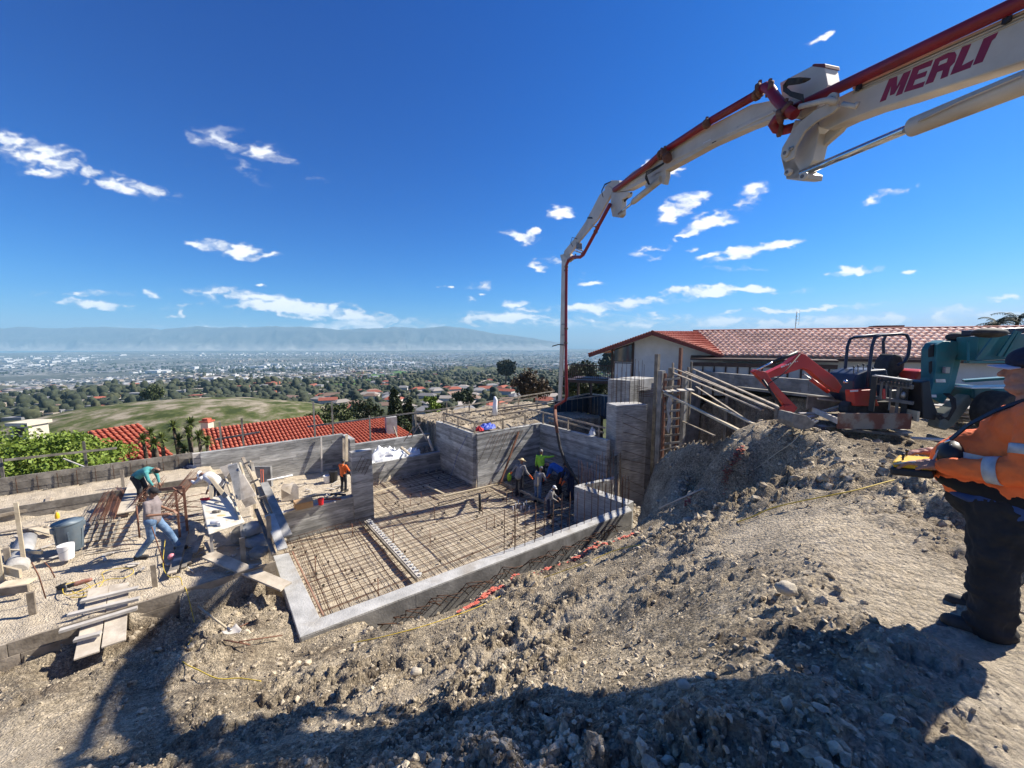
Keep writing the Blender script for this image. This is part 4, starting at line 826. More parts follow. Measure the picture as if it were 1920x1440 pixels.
for k in range(5): mb = MB(); mb.box(g(-.98,20.8,-4.75-.22*k), (.3,.22,.2), Matrix.Rotation(AZ*-1+1.57,3,'Z')); mb.build('block', M_WOODW if k < 3 else M_CONC, t, bevel=.01)
bL, bR = on(0,954,-5.05), on(364,896,-5.05); bd = flat(bR-bL).normalized()
t = form_wall('form_boards', flat(bL-bd*4), flat(bR+bd*1.2), -5.55, -5.05, 2, .05, 'second line of form boards crossing behind the crouching men', M_WOODG, 3.8, 12)
# plain front form boards with stakes
fL, fR = on(0,1210,-5.33), on(490,1060,-5.33); fd = flat(fR-fL).normalized()
t = form_wall('form_boards', flat(fL-fd*2.5), flat(fR+fd*.3), -5.84, -5.33, 2, .045, 'front line of stacked form boards holding back the left terrace', M_WOOD, 3.0, 13)
mb = MB(); a = flat(fL-fd*2); b = flat(fL+fd*1.3); mb.bar(a+ZX*-5.96, b+ZX*-5.93, .045, .2); mb.build('board', M_WOOD, t)
for px, py, tp_, dn in ((287,1095,.42,.5),(205,1160,0,0),(63,1165,.0,.0)):
    if tp_: q = on(px,py,-5.33); mb = MB(); mb.bar(q+Vector((.0,.04,-.9)), q+Vector((.0,.04,tp_)), .09, .045, VX); mb.build('stake', M_WOOD, t)
# floor mat
def rebar_mat():
    t = thing('rebar_mat', g(6,13,PIT), 'double mat of rusty reinforcing bars over the sandy pit floor', 'rebar mat'); mb = MB(); rg = random.Random(8)
    def bar(p, q, r=.0075):
        n = 5; pts = [p.lerp(q, k/n)+Vector((rg.uniform(-.012,.012), rg.uniform(-.012,.012), rg.uniform(-.012,.012))) for k in range(n+1)]; mb.tube(pts, r, 4, cap=False, smooth=False)
    def vmax(u): return 16.15 if u < 4.95 else (20.2 if u < 10.05 else (16.35 if u < 11.4 else 16.35))
    for lay, (z, du, dv, off) in enumerate(((PIT+.15,.27,.27,0),(PIT+.05,.45,.45,.13))):
        u = 1.45+off
        while u < 14.5:
            v0 = 8.7 if u < 11.3 else 10.75; bar(g(u,v0,z), g(u+rg.uniform(-.03,.03),vmax(u),z)); 
            if rg.random() < .35: bar(g(u+.045,v0,z+.02), g(u+.06,vmax(u),z+.02))
            u += du*rg.uniform(.85,1.15)
        v = 8.75+off
        while v < 20.2:
            u0 = 1.3 if v < 16.1 else 5.0; u1 = 11.3 if v < 10.6 else (14.55 if v < 16.35 else 10.05); w = rg.uniform(-.03,.03); bar(g(u0,v,z+.02), g(u1,v+w,z+.02))
            if rg.random() < .3: bar(g(u0,v+.05,z+.02), g(u1,v+.06,z+.02))
            v += dv*rg.uniform(.85,1.15)
    o = mb.build('bar', M_REBAR, t); o['kind'] = 'stuff'
    # chairs and spacer blocks under the bars
    mb = MB()
    for i in range(120):
        u = rg.uniform(1.5,14); v = rg.uniform(8.8,20)
        if v > vmax(u): continue
        q = g(u,v,PIT+.07); mb.box(q, (.06,.05,.07), Matrix.Rotation(rg.uniform(0,3),3,'Z'))
    o = mb.build('spacer_block', mat('dark_spacer', (.04,.035,.03), .9), t); o['kind'] = 'stuff'
    for i in range(30):
        u = 2+rg.uniform(0,11); v = 9.5+rg.uniform(0,9)
        if v > vmax(u)-.3: continue
        q = g(u,v,PIT); mb = MB(); mb.tube([q, q+ZX*rg.uniform(.4,.62)], .014, 5); mb.build('grade_stake', M_RUST, t)
rebar_mat()
t = thing('slot_form', g(4.7,13,PIT), 'pale slotted form strip laid over the bars across the mat', 'form strip')
a, b = on(689,976,PIT+.2), on(787,1083,PIT+.2); mb = MB(); mb.bar(a, b, .11, .05); mb.build('strip', M_WOODW, t)
for i in range(24): q = a.lerp(b,(i+.5)/24); mb = MB(); mb.box(q+ZX*.045+UX*.06, (.1,.075,.05), Matrix.Rotation(.3+i,3,'Z')); mb.build('clip_block', mat('grey_clip', (.5,.5,.48), .7), t)
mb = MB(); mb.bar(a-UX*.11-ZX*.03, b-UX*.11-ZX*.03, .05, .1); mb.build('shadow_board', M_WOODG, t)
def plank(name, p, q, w, h, m, label, cat='plank', group=None, up=(0,0,1)):
    mb = MB(); mb.bar(p, q, w, h, up); o = mb.build(name, m, bevel=.004); return setp(o, label, cat, group)
plank('board', on(800,910,PIT+.25), on(833,926,PIT+.25), .09, .04, M_WOODP, 'short pale board lying on the mat left of the tall box corner')
plank('board', on(832,931,PIT+.25), on(925,910,PIT+.25), .09, .09, M_WOODP, 'pale timber rail lying along the sunlit mat at the foot of the box')
plank('board', on(945,905,PIT+.3), on(1035,948,PIT+.3), .09, .12, M_WOODG, 'long screed board lying between the workers')
plank('board', on(698,925,PIT+.25), on(748,910,PIT+.25), .06, .06, M_WOODP, 'thin pale stick on the mat below the white sheeting')
plank('stake', on(900,952,PIT), on(901,925,PIT)+ZX*0, .1, .1, M_RUST, 'dark square post standing alone in the middle of the mat', 'post') if 0 else None
o = MB(); q = on(900,957,PIT); o.tube([q, q+ZX*.75], .06, 8); setp(o.build('pipe_sleeve', M_BLACK), 'dark pipe sleeve standing upright in the middle of the mat', 'pipe')
t = thing('conduit_stubs', on(973,960,PIT), 'cluster of pale conduit stubs beside the pipe sleeve', 'conduit cluster')
for i in range(7): q = on(962+i*5,962-(i%3)*6,PIT); mb = MB(); mb.tube([q, q+ZX*.32], .022, 6); mb.build('stub', M_WHITEPL, t)
o = MB(); q = on(838,893,PIT); o.tube([at(878,812,20.1), at(858,852,20.0), on(839,914,PIT+.1)], .012, 5); setp(o.build('strap', mat('blue_strap', (.02,.05,.22), .6)), 'thin blue strap hanging down the left wall of the tall box', 'strap')
# sheeting, debris on the shelf
def draped(name, pts, z, h, m, label, seed, cat='sheeting', res=34):
    """crumpled heap over a plan polygon centre list"""
    rg = np.random.default_rng(seed); V = []; n = res
    cx = sum(p[0] for p in pts)/len(pts); cy = sum(p[1] for p in pts)/len(pts); a_, b_ = h[1], h[2]
    xs = np.linspace(-1,1,n); X, Y = np.meshgrid(xs, xs); rr_ = np.hypot(X,Y)
    e = np.clip(1-rr_**2.2, 0, 1)**.5; H = e*h[0]*(.55+.9*np.abs(fbm(X*2,Y*2,.7,4,seed)))+fbm(X,Y,.22,3,seed+3)*.1*e
    U_ = cx+X*a_+fbm(X*3,Y*3,1,2,seed+9)*.15; V_ = cy+Y*b_; P = U_[...,None]*np.array(UX)+V_[...,None]*np.array(VX); P[...,2] = z+H-.02
    i = np.arange(n-1)[:,None]*n; j = np.arange(n-1)[None,:]; F_ = np.stack([i+j,i+j+1,i+n+j+1,i+n+j],-1).reshape(-1,4); keep = (rr_.ravel()[F_].min(1) < 1.0)
    return setp(np_mesh(name, P.reshape(-1,3), F_[keep], m, True), label, cat)
draped('plastic_sheeting', [(7.1,20.9)], -6.55, (.85,1.25,.55), M_SHEET, 'crumpled heap of white plastic sheeting behind the pier', 3)
draped('plastic_sheeting', [(8.5,20.85)], -6.55, (.55,.75,.5), M_SHEET, 'smaller crumple of white sheeting beside the timber offcuts', 4)
draped('plastic_sheeting', [(6.0,20.8)], -6.55, (.5,.6,.45), M_SHEET, 'low fold of white sheeting nearest the pier', 6)
draped('debris_heap', [(9.4,20.95)], -6.55, (.5,.6,.5), mat('debris', (.12,.09,.06), .9, col2=(.30,.24,.17), scale=9, bump=.8), 'brown heap of offcuts at the corner of the tall box', 5, 'debris')
draped('blue_tarp', [(11.55,17.4)], -4.65, (.32,.5,.35), mat('blue_tarp_cloth', (.02,.05,.38), .5, col2=(.04,.10,.55), scale=5, bump=.6), 'crumpled blue tarp on top of the tall box', 7, 'tarp')
draped('red_cloth', [(10.75,16.95)], -4.6, (.26,.18,.16), mat('red_cloth', (.5,.02,.03), .8), 'red cloth bundle by the guard rail corner of the tall box', 8, 'cloth', 16)
draped('blue_cloth', [(10.95,17.3)], -4.6, (.16,.3,.2), mat('navy_cloth', (.02,.03,.16), .8), 'flat navy cloth beside the red bundle', 9, 'cloth', 16)
for i, (a, b, w) in enumerate(((at(783,795,22),at(800,825,22.3),.10),(at(738,800,24),at(748,828,24),.1),(at(790,790,21.6),at(770,822,21.5),.03),(at(776,800,21.6),at(757,828,21.5),.03),(at(802,818,22),at(812,845,22),.2),(at(752,838,21),at(768,852,21),.22))):
    plank('offcut', a, b, w, .05, (M_WOODW if i in (0,4) else M_WOOD), ['pale plank leaning behind the sheeting','grey plank standing behind the sheeting','thin leaning stake, right','thin leaning stake, left','splintered board at the box corner','timber piece lying on the white sheeting'][i], 'timber')
# ------------------------------------------------------------------ guard rails and posts
def rail_set(name, label, posts, rails, m=M_WOODG, w=.09, th=.04):
    t = thing(name, posts[0][0], label, 'guard rail')
    for (p, q) in posts: mb = MB(); mb.bar(p, q, w, th, VX); mb.build('post', m, t)
    for (p, q) in rails: mb = MB(); mb.bar(p, q, th, w); mb.build('rail', m, t)
    return t
def pv(px, py0, py1, d): a = at(px,py0,d); b = at(px,py1,d); return (Vector((b.x,b.y,b.z)), Vector((b.x,b.y,a.z)))
P_ = [g(10.25,20.0,-4.65), g(10.25,18.3,-4.65), g(10.25,16.6,-4.65), g(12.0,16.55,-4.65), g(13.6,16.6,-4.65)]
rail_set('guard_rail', 'timber guard rail round the near corner of the tall box', [(p, p+ZX*.62) for p in P_], [(P_[0]+ZX*.6,P_[2]+ZX*.6),(P_[0]+ZX*.12,P_[2]+ZX*.12),(P_[2]+ZX*.52,P_[3]+ZX*.52),(P_[3]+ZX*.52,P_[4]+ZX*.6)], M_WOOD)
Q_ = [g(14.7,16.3,-4.65), g(14.7,14.3,-4.65), g(14.7,12.2,-4.65)]
rail_set('guard_rail', 'timber guard rail on the right wall of the tall box, running to the pier', [(p, p+ZX*.62) for p in Q_], [(g(14.7,18.2,-3.95),Q_[2]+ZX*.55+VX*-.4),(g(15.3,16.5,-4.4),g(15.2,12.3,-4.5))], M_WOOD)
rail_set('guard_rail', 'grey rail posts crossing in front of the long red roof, left pair', [pv(416,790,845,20.6), pv(457,783,838,21)], [(at(404,824,20.5),at(487,810,21.3))])
rail_set('guard_rail', 'long guard rail behind the shelf with tall dark posts', [pv(591,752,820,22), pv(625,752,818,22.4), pv(695,778,835,23), pv(780,765,810,25), pv(838,752,790,26),pv(880,752,780,27)], [(at(576,800,21.8),at(838,766,25.5)),(at(836,766,25.5),at(1040,733,33)),(at(780,795,25),at(880,777,27))])
rail_set('guard_rail', 'far guard rails behind the raised yard', [pv(972,742,765,29), pv(1007,740,768,28), pv(935,752,768,27)], [(at(935,757,27),at(1008,744,29)),(at(925,772,26),at(1060,753,28)),(at(845,777,25),at(1130,741,27)),(at(870,787,25),at(1040,763,26))], M_WOOD)
rail_set('guard_rail', 'left guard rail in front of the leafy tree', [pv(7,858,905,14.5), pv(163,826,882,16.5)], [(at(8,863,14.4),at(219,840,17))], M_WOODG)
plank('stick', at(119,860,17), at(160,876,16.5), .05, .04, M_WOODW, 'thin pale stick leaning below the left guard rail')
# screen fence behind yard
t = thing('screen_fence', at(1100,780,27), 'dark blue screen cloth fence on thin posts behind the tall box', 'fence'); A_, B_, C_ = at(1040,752,27), at(1103,738,28.5), at(1140,742,26)
M_SCR = mat('dark_blue_screen', (.012,.028,.045), .8, col2=(.02,.045,.07), scale=1.5)
for a, b in ((A_,B_),(B_,C_)):
    mb = MB(); mb.prism([Vector((a.x,a.y,-5.2)), Vector((b.x,b.y,-5.2)), b, a], (b-a).cross(ZX), .03); mb.build('screen', M_SCR, t)
    for k in range(7): p = a.lerp(b,k/6); mb = MB(); mb.tube([Vector((p.x,p.y-.05,-5.2)), Vector((p.x,p.y-.05,p.z+.05))], .02, 5); mb.build('post', M_WOODG, t)
    mb = MB(); mb.bar(a, b, .05, .09); mb.build('top_rail', M_WOODW, t)
o = draped('white_bag', [(14.9,12.8)], -4.62, (.4,.16,.16), M_SHEET, 'knotted white bag on the rail by the pier', 12, 'bag', 16)
t = thing('wrapped_post', at(928,778,24), 'post wrapped in white cloth standing on the raised yard', 'wrapped post'); mb = MB(); p = at(928,778,24); mb.tube([p, p+ZX*.5, p+ZX*.95+UX*.05, p+ZX*1.15],[.17,.15,.13,.06], 9); mb.build('cloth', M_SHEET, t); mb = MB(); mb.tube([p+UX*.3, p+ZX*.6], .02, 5); mb.tube([p-UX*.3, p+ZX*.6], .02, 5); mb.build('leg', M_WOODW, t)
# ------------------------------------------------------------------ tall pier, columns in their forms, braces
t = thing('tall_pier', at(1170,905,18.6), 'tall concrete pier with bars sticking out of its right face', 'pier')
PL, PC, PR = at(1137,763,19.4), at(1156,769,18.5), at(1214,758,18.9); PL.z = PC.z = PR.z = -3.08; PB = PL+(PR-PC)
mb = MB(); slab(mb, [PL,PC,PR,PB], -8.4, -3.08); mb.build('shaft', M_BOARDC, t, bevel=.03)
mb = MB(); slab(mb, [PL,PC,PR,PB], -3.077, -3.0); mb.build('rough_top', M_CONC, t, bevel=.02)
dr = (PR-PC).normalized(); nr = Vector((dr.y,-dr.x,0))
mb = MB()
for k in range(5): z_ = -3.25-k*.62; mb.prism([PC+dr*.33+ZX*(z_+3.08)+nr*.008, PR-dr*.02+ZX*(z_+3.08)+nr*.008, PR-dr*.02+ZX*(z_+2.5)+nr*.008, PC+dr*.33+ZX*(z_+2.5)+nr*.008], nr, .02)
mb.build('form_panels', M_BOARDC, t)
for k in range(9): z_ = -3.4-k*.45; p = PC+dr*.36+ZX*(z_+3.08)+nr*.01; mb = MB(); mb.tube([p, p+dr*rg.uniform(.9,1.3)+nr*rg.uniform(.25,.5)-ZX*rg.uniform(.1,.5)], .010, 5); mb.build('tie_bar', M_REBAR, t)
for k in range(8): p = PL.lerp(PR,.15+k*.11)+nr*-.1; mb = MB(); mb.tube([p-ZX*.02, p+ZX*rg.uniform(1.5,2.1)], .011, 5); mb.build('dowel_bar', M_REBAR, t)
t = thing('upper_block', at(1160,770,20.3), 'concrete block with upright bars rising behind the tall pier', 'concrete block')
a, b, c_, e_ = at(1140,708,21.0), at(1180,714,20.0), at(1232,699,21.5), at(1192,700,22.3)
for q in (a,b,c_,e_): q.z = b.z
mb = MB(); slab(mb, [a,b,b.lerp(c_,.35),e_.lerp(a,.65)], -5, b.z); mb.build('block', M_BOARDC, t, bevel=.02)
mb = MB(); slab(mb, [b.lerp(c_,.36), c_, e_, e_.lerp(a,.64)], b.z-.62, b.z+.03); mb.build('beam', M_CONC, t, bevel=.02)
for i, px in enumerate((1150,1157,1166,1174,1183,1190,1196,1203)): p = at(px,722,20.2+.15*(i%2)); mb = MB(); mb.tube([Vector((p.x,p.y,-3.3)), Vector((p.x,p.y,rg.uniform(-1.15,-.8)))], .012, 5); mb.build('dowel_bar', M_REBAR, t)
for i in range(6): mb = MB(); mb.tube([at(1183+i*3,722+i*4,20.5), at(1250+i*5,733+i*3,19.5)], .012, 5); mb.build('loose_bar', M_REBAR, t)
t = thing('column_forms', at(1260,850,18), 'cluster of tall timber column forms with rusty edges, centre right', 'column formwork')
for (px, y0, y1, w, m, d) in ((1233,664,850,.22,M_WOODG,19.0),(1241,695,845,.30,M_CONCD,18.6),(1248,700,850,.14,M_RUST,18.3),(1259,690,845,.24,M_WOODG,18.8),(1262,680,720,.08,M_WOOD,18.4),(1277,652,800,.16,M_RUST,19.2),(1285,700,830,.22,M_CONCD,18.9),(1291,688,760,.10,M_WOODG,19.5),(1297,678,735,.09,M_WOODG,19.8)):
    a = at(px,y0,d); b = at(px,y1,d); mb = MB(); mb.bar(Vector((a.x,a.y,b.z-1.5)), a, w, w*.8, VX); mb.build('form_post', m, t)
for k in range(9): a = at(1246,712+k*15,18.1); b = at(1275,709+k*15,18.5); mb = MB(); mb.bar(a, b, .03, .10); mb.build('form_yoke', M_WOODG if k % 2 else M_CONCD, t)
mb = MB(); pts = [(1256,738),(1260,755),(1254,775),(1258,790),(1253,812),(1250,806),(1253,785),(1250,760)]; mb.prism([at(x,y,18.05) for x,y in pts], (0,1,0), .1); mb.build('broken_concrete', M_CONC, t)
BR = [((1257,697,19),(1430,769,10.6)),((1284,696,19.5),(1452,768,10.2)),((1300,692,20),(1467,766,10.0)),((1246,737,18),(1388,808,10.5)),((1297,737,18.5),(1414,795,10.3)),((1305,725,20),(1392,782,16)),((1262,690,19.8),(1440,764,10.5)),((1280,790,19),(1340,817,15)),((1238,845,17.5),(1285,832,16))]
BL = ['lowest of the bright sunlit braces, ending on the mound','upper grey brace ending beside the excavator bucket','topmost brace of the fan, below the window strip','brightest brace, longest, from the small platform to the mound','second bright brace from the small platform','dark brace in the shade under the beam','grey brace just above the lowest of the fan','dark brace deep in the shade','short pale stick at the foot of the column forms']
BL[0] = 'grey brace second from the bottom of the fan'
for i, (a, b) in enumerate(BR): plank('brace', at(*a), at(*b), .09, .045 if i not in (3,) else .07, (M_WOODP if i in (3,4) else M_WOOD), BL[i], 'timber brace')
t = thing('small_platform', at(1275,735,18.2), 'small platform of four short pale boards on the column forms', 'platform')
for k in range(4): a = at(1250+k*14,733-k*.8,18.2); M_ = Matrix.Rotation(-.25,3,'Z'); mb = MB(); mb.box(a, (.34,.75,.04), M_); mb.build('board', M_WOODW, t)
# retaining beam below the house and void under it
t = thing('retaining_wall', at(1450,760,18), 'long board-formed beam on a dark recessed wall below the tiled house', 'retaining wall')
RA, RB = at(1308,697,22.5), at(1575,712,16.0); RA.z = RB.z = -1.62; M_, d_, n_ = oriented(RA, RB); L_ = flat(RB-RA).length; rg = random.Random(3)
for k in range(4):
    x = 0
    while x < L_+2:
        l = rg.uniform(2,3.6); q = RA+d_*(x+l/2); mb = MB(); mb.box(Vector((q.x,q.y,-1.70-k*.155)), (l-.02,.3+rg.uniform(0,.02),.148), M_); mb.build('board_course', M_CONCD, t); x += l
mb = MB(); q = RA+d_*(L_/2+.5)-n_*1.6; mb.box(Vector((q.x,q.y,-5.2)), (L_+4,.3,6.2), M_); mb.build('recessed_wall', mat('shaded_block', (.045,.042,.04), .95), t)  # near-black base colour deepens the shade of the recess
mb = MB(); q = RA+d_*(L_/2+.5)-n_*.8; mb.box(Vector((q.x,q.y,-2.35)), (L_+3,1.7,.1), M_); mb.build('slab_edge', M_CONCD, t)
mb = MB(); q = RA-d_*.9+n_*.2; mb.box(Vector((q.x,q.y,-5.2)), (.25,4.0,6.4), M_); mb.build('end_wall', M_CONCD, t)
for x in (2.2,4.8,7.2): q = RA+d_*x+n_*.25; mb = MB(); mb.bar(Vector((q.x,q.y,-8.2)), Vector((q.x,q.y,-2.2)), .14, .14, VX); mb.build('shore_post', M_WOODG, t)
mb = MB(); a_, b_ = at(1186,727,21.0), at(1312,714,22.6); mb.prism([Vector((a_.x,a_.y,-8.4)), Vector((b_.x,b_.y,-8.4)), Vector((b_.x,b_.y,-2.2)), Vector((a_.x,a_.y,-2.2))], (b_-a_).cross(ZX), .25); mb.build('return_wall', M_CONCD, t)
# ------------------------------------------------------------------ the tiled house on the right
t = thing('tiled_house', Vector((14,24,-3)), 'white house with a long low roof of pale pink barrel tiles at right', 'house')
HA = Vector((.9,-.436,0)).normalized(); HB = Vector((.436,.9,0)).normalized(); RR = Vector((12.2,22.5,-.72)); rz = .72
def h(a, b, z): p = RR+HA*a+HB*b; return Vector((p.x,p.y,z))
tiled_roof('main_roof', h(-1.4,3.5,rz), h(16,3.5,rz), h(16,-.15,-.78), h(0,-.15,-.78), M_TILEP, t, .31, .40, .12, asparts=300)
mb = MB(); mb.tube([h(-1.6+.45*k,3.52,rz+.06) for k in range(40)], .11, 8); mb.build('ridge_tiles', M_TILE, t)
tiled_roof('gable_roof', h(-3.8,-.25,.66), h(-1.35,3.5,.72), h(.02,-.1,-.72), h(-.02,-.12,-.74), M_TILE, t, .27, .3, .09)
mb = MB(); mb.prism([h(-7.6,-.2,-.70), h(-3.8,-.2,.66), h(-3.8,6,.66), h(-7.6,6,-.7)], Vector((-.3,0,1)), .12); mb.build('gable_roof', M_TILE, t)
mb = MB(); mb.prism([h(-3.8,3.5,rz-.02), h(16,3.5,rz-.02), h(16,7,-.7), h(-3.8,7,-.7)], ZX, .08); mb.build('rear_roof', M_TILE, t)
def beamq(a, b, hgt, th, m, nm): mb = MB(); mb.bar(a, b, th, hgt); mb.build(nm, m, t)
beamq(h(-7.75,-.3,-.86), h(-3.78,-.3,.58), .2, .06, M_REDTRIM, 'barge_board'); beamq(h(-3.82,-.3,.58), h(.1,-.3,-.80), .2, .06, M_REDTRIM, 'barge_board')
mb = MB()
for k in range(26): 
    s = k/25; a = h(-7.7+3.9*s,-.27,-.70+1.42*s) ; mb.ball(a, (.11,.13,.06), 6); a = h(.05-3.85*s,-.27,-.70+1.42*s); mb.ball(a, (.11,.13,.06), 6)
o = mb.build('verge_tiles', M_TILE, t); o['kind'] = 'stuff'
mb = MB(); mb.prism([h(-7.2,.1,-.70), h(-3.8,.1,.50), h(-.2,.1,-.80), h(-.2,1.0,-.80), h(-3.8,1.0,.50)], Vector((0,0,1)), .02) if 0 else None
mb = MB(); mb.add([h(-7.7,-.25,-.80), h(-3.8,-.25,.54), h(-3.8,3,.54), h(-7.7,3,-.80)], [(0,1,2,3)]); mb.add([h(0,-.25,-.84), h(-3.8,-.25,.54), h(-3.8,3,.54), h(0,3,-.84)], [(3,2,1,0)]); mb.build('soffit', M_STUCCOC, t)
gw = MB(); gw.prism([h(-6.3,.9,-3.2), h(0.1,.9,-3.2), h(0.1,.9,-.85), h(-3.8,.9,.50), h(-6.3,.9,-.33)], HB, .2); gw.build('gable_wall', M_STUCCO, t)
mb = MB(); mb.bar(h(-6.42,.82,-3.2), h(-6.42,.82,-.38), .12, .14, HA); mb.bar(h(-5.05,.76,-3.0), h(-5.05,.76,.05), .06, .1, HA); mb.build('corner_post', M_TRIM, t)
mb = MB(); mb.prism([h(-6.3,.77,-1.25), h(-5.1,.77,-1.25), h(-5.1,.77,-.0), h(-6.3,.77,-.42)], HB, .03); wn = mb.build('window', M_TRIM, t); mb = MB(); mb.prism([h(-6.24,.74,-1.2), h(-5.16,.74,-1.2), h(-5.16,.74,-.1), h(-6.24,.74,-.48)], HB, .02); mb.build('pane', M_GLASS, wn)
mb = MB(); mb.prism([h(-6.3,.77,-2.9), h(-5.1,.77,-2.9), h(-5.1,.77,-1.3), h(-6.3,.77,-1.3)], HB, .03); wn = mb.build('window', M_TRIM, t); mb = MB(); mb.prism([h(-6.22,.74,-2.85), h(-5.16,.74,-2.85), h(-5.16,.74,-1.36), h(-6.22,.74,-1.36)], HB, .02); mb.build('curtain', M_STUCCO, wn)
mw = MB(); mw.prism([h(.1,.6,-3.2), h(16.5,.6,-3.2), h(16.5,.6,-.75), h(.1,.6,-.75)], HB, .2); mw.build('front_wall', M_STUCCO, t)
mb = MB(); mb.bar(h(0,-.12,-.88), h(16,-.12,-.88), .04, .14); mb.build('eave_board', M_TRIM, t)
# lean-to window strip
mb = MB(); mb.prism([h(-1.6,-.9,-.93), h(5.2,-.9,-.93), h(5.2,.5,-.80), h(-1.6,.5,-.80)], ZX, .1); mb.build('lean_to_roof', M_TRIM, t)
mb = MB(); mb.bar(h(-1.3,-.85,-.96), h(5.2,-.85,-.96), .03, .03); mb.build('gutter', M_WHITEPL, t)
mb = MB(); mb.bar(h(-1.6,-.8,-1.22), h(5.2,-.8,-1.22), .08, .22); mb.build('lintel', M_TRIM, t)
for k in range(12):
    a = -1.5+k*.58; mb = MB(); mb.bar(h(a,-.78,-3.2), h(a,-.78,-1.2), .07, .07, HB); mb.build('mullion', M_TRIM, t)
    if k < 11: mb = MB(); mb.prism([h(a+.05,-.74,-3), h(a+.53,-.74,-3), h(a+.53,-.74,-1.3), h(a+.05,-.74,-1.3)], HB, .02); mb.build('pane', mat('pale_blind', (.40,.41,.40), .5), t)
mb = MB(); mb.box(h(8.8,5.0,.68), (2.0,1.2,.5), Matrix.Rotation(-.45,3,'Z')); mb.build('chimney', mat('brown_brick', (.18,.08,.055), .9, col2=(.26,.14,.10), scale=8), t)
mb = MB(); mb.box(h(8.8,5.0,.96), (1.3,1.0,.12), Matrix.Rotation(-.45,3,'Z')); mb.build('chimney_cap', mat('brown_brick', (0,0,0)), t)
mb = MB(); a = at(1490,625,23); mb.tube([a-ZX*.1, a+ZX*1.3+HA*.03], .018, 5); 
for k in range(4): mb.tube([a+ZX*(.6+k*.2)-HA*.02, a+ZX*(.62+k*.2)+HA*.16], .01, 4)
mb.tube([a+HA*.16+ZX*.5, a+HA*.17+ZX*1.35], .01, 4); mb.build('antenna', M_STEEL, t)
# deck rail left of house
t = thing('deck_railing', h(-8,1,-3), 'dark baluster railing of the deck at the left corner of the tiled house', 'railing')
for k in range(24): a = -9.6+k*.15; mb = MB(); mb.bar(h(a,1.0,-2.55), h(a,1.0,-1.58), .035, .035, HB); mb.build('baluster', M_TRIM, t)
for z_ in (-1.56,-2.5): mb = MB(); mb.bar(h(-9.7,1.0,z_), h(-6.1,1.0,z_), .06, .07); mb.build('rail', M_TRIM, t)
mb = MB(); mb.box(h(-7.9,2.5,-2.7), (3.6,3.2,.2), Matrix.Rotation(-.45,3,'Z')); mb.build('deck', M_TRIM, t)
mb = MB()
for a, b in ((-9.6,1.1),(-7.9,1.1),(-6.2,1.1),(-9.6,3.8)): mb.bar(h(a,b,-11), h(a,b,-2.7), .15, .15, HB)
mb.build('deck_posts', M_TRIM, t)
# small dark wall and white post right of the teal boom foot
o = MB(); o.box(at(1793,715,21), (1.0,.2,2.6), Matrix.Rotation(-.45,3,'Z')); setp(o.build('garage_door', mat('dark_door', (.06,.045,.04), .6)), 'dark brown door panel seen between the teal lift and the man', 'door')
# ------------------------------------------------------------------ concrete pump boom
PA = Vector((2.6,18.5)); PD = Vector((5.2,7.77)); pd_ = (PD-PA).normalized(); PN = Vector((-pd_.y, pd_.x)); PN = PN if PN.dot(Vector((-1,-1))) > 0 else -PN; PN3 = Vector((PN.x,PN.y,0))
def bp(px, py, off=0.0):
    """point of the boom's vertical plane (moved off metres towards the viewer's side)"""
    r = ray(px, py); A0 = PA+PN*off; t = (A0.x*PN.x+A0.y*PN.y)/(r.x*PN.x+r.y*PN.y); return r*t
boom = thing('concrete_pump_boom', bp(1920,100)-ZX*6, 'cream and red folding concrete pump boom arching over the site with red lettering', 'concrete pump')
def bpoly(name, pts, w, m, off=0, par=boom, bev=.012): mb = MB(); mb.prism([bp(x,y,off)-PN3*(w/2) for x,y in pts], PN3, w); return mb.build(name, m, par, bevel=bev)
F1 = bp(1920,60)+(bp(1920,60)-bp(1700,130)).normalized()*0
def ext(a, b, l): return b+(b-a).normalized()*l
# main section, box beam with top and bottom flanges, running out of the frame
a1, a2, b1, b2 = bp(1600,168), bp(1560,232), bp(1915,28), bp(1915,116)
c1, c2 = ext(a1,b1,3.2), ext(a2,b2,3.2)
mb = MB(); mb.prism([q-PN3*.135 for q in (bp(1530,205),bp(1560,188),a1,b1,c1,c2,b2,bp(1700,188),bp(1640,206),bp(1590,225),bp(1552,243),bp(1535,238))], PN3, .27); mb.build('boom_section', M_CREAM, boom, bevel=.02)
for (p, q, r_, s_) in ((a1,b1,c1,0),):
    mb = MB(); mb.bar(a1+ZX*.02-PN3*.135, c1+ZX*.02-PN3*.135, .31, .035); mb.build('flange', M_CREAM, boom)
mb = MB(); mb.tube([bp(1600,171,.012), bp(1915,31,.012), ext(bp(1600,171,.012),bp(1915,31,.012),3)], .012, 6); mb.build('hydraulic_line', M_CREAM, boom)
mb = MB(); mb.tube([bp(1600,175,.010), bp(1915,37,.010), ext(bp(1600,175,.010),bp(1915,37,.010),3)], .009, 6); mb.build('hydraulic_line', M_CREAM, boom)
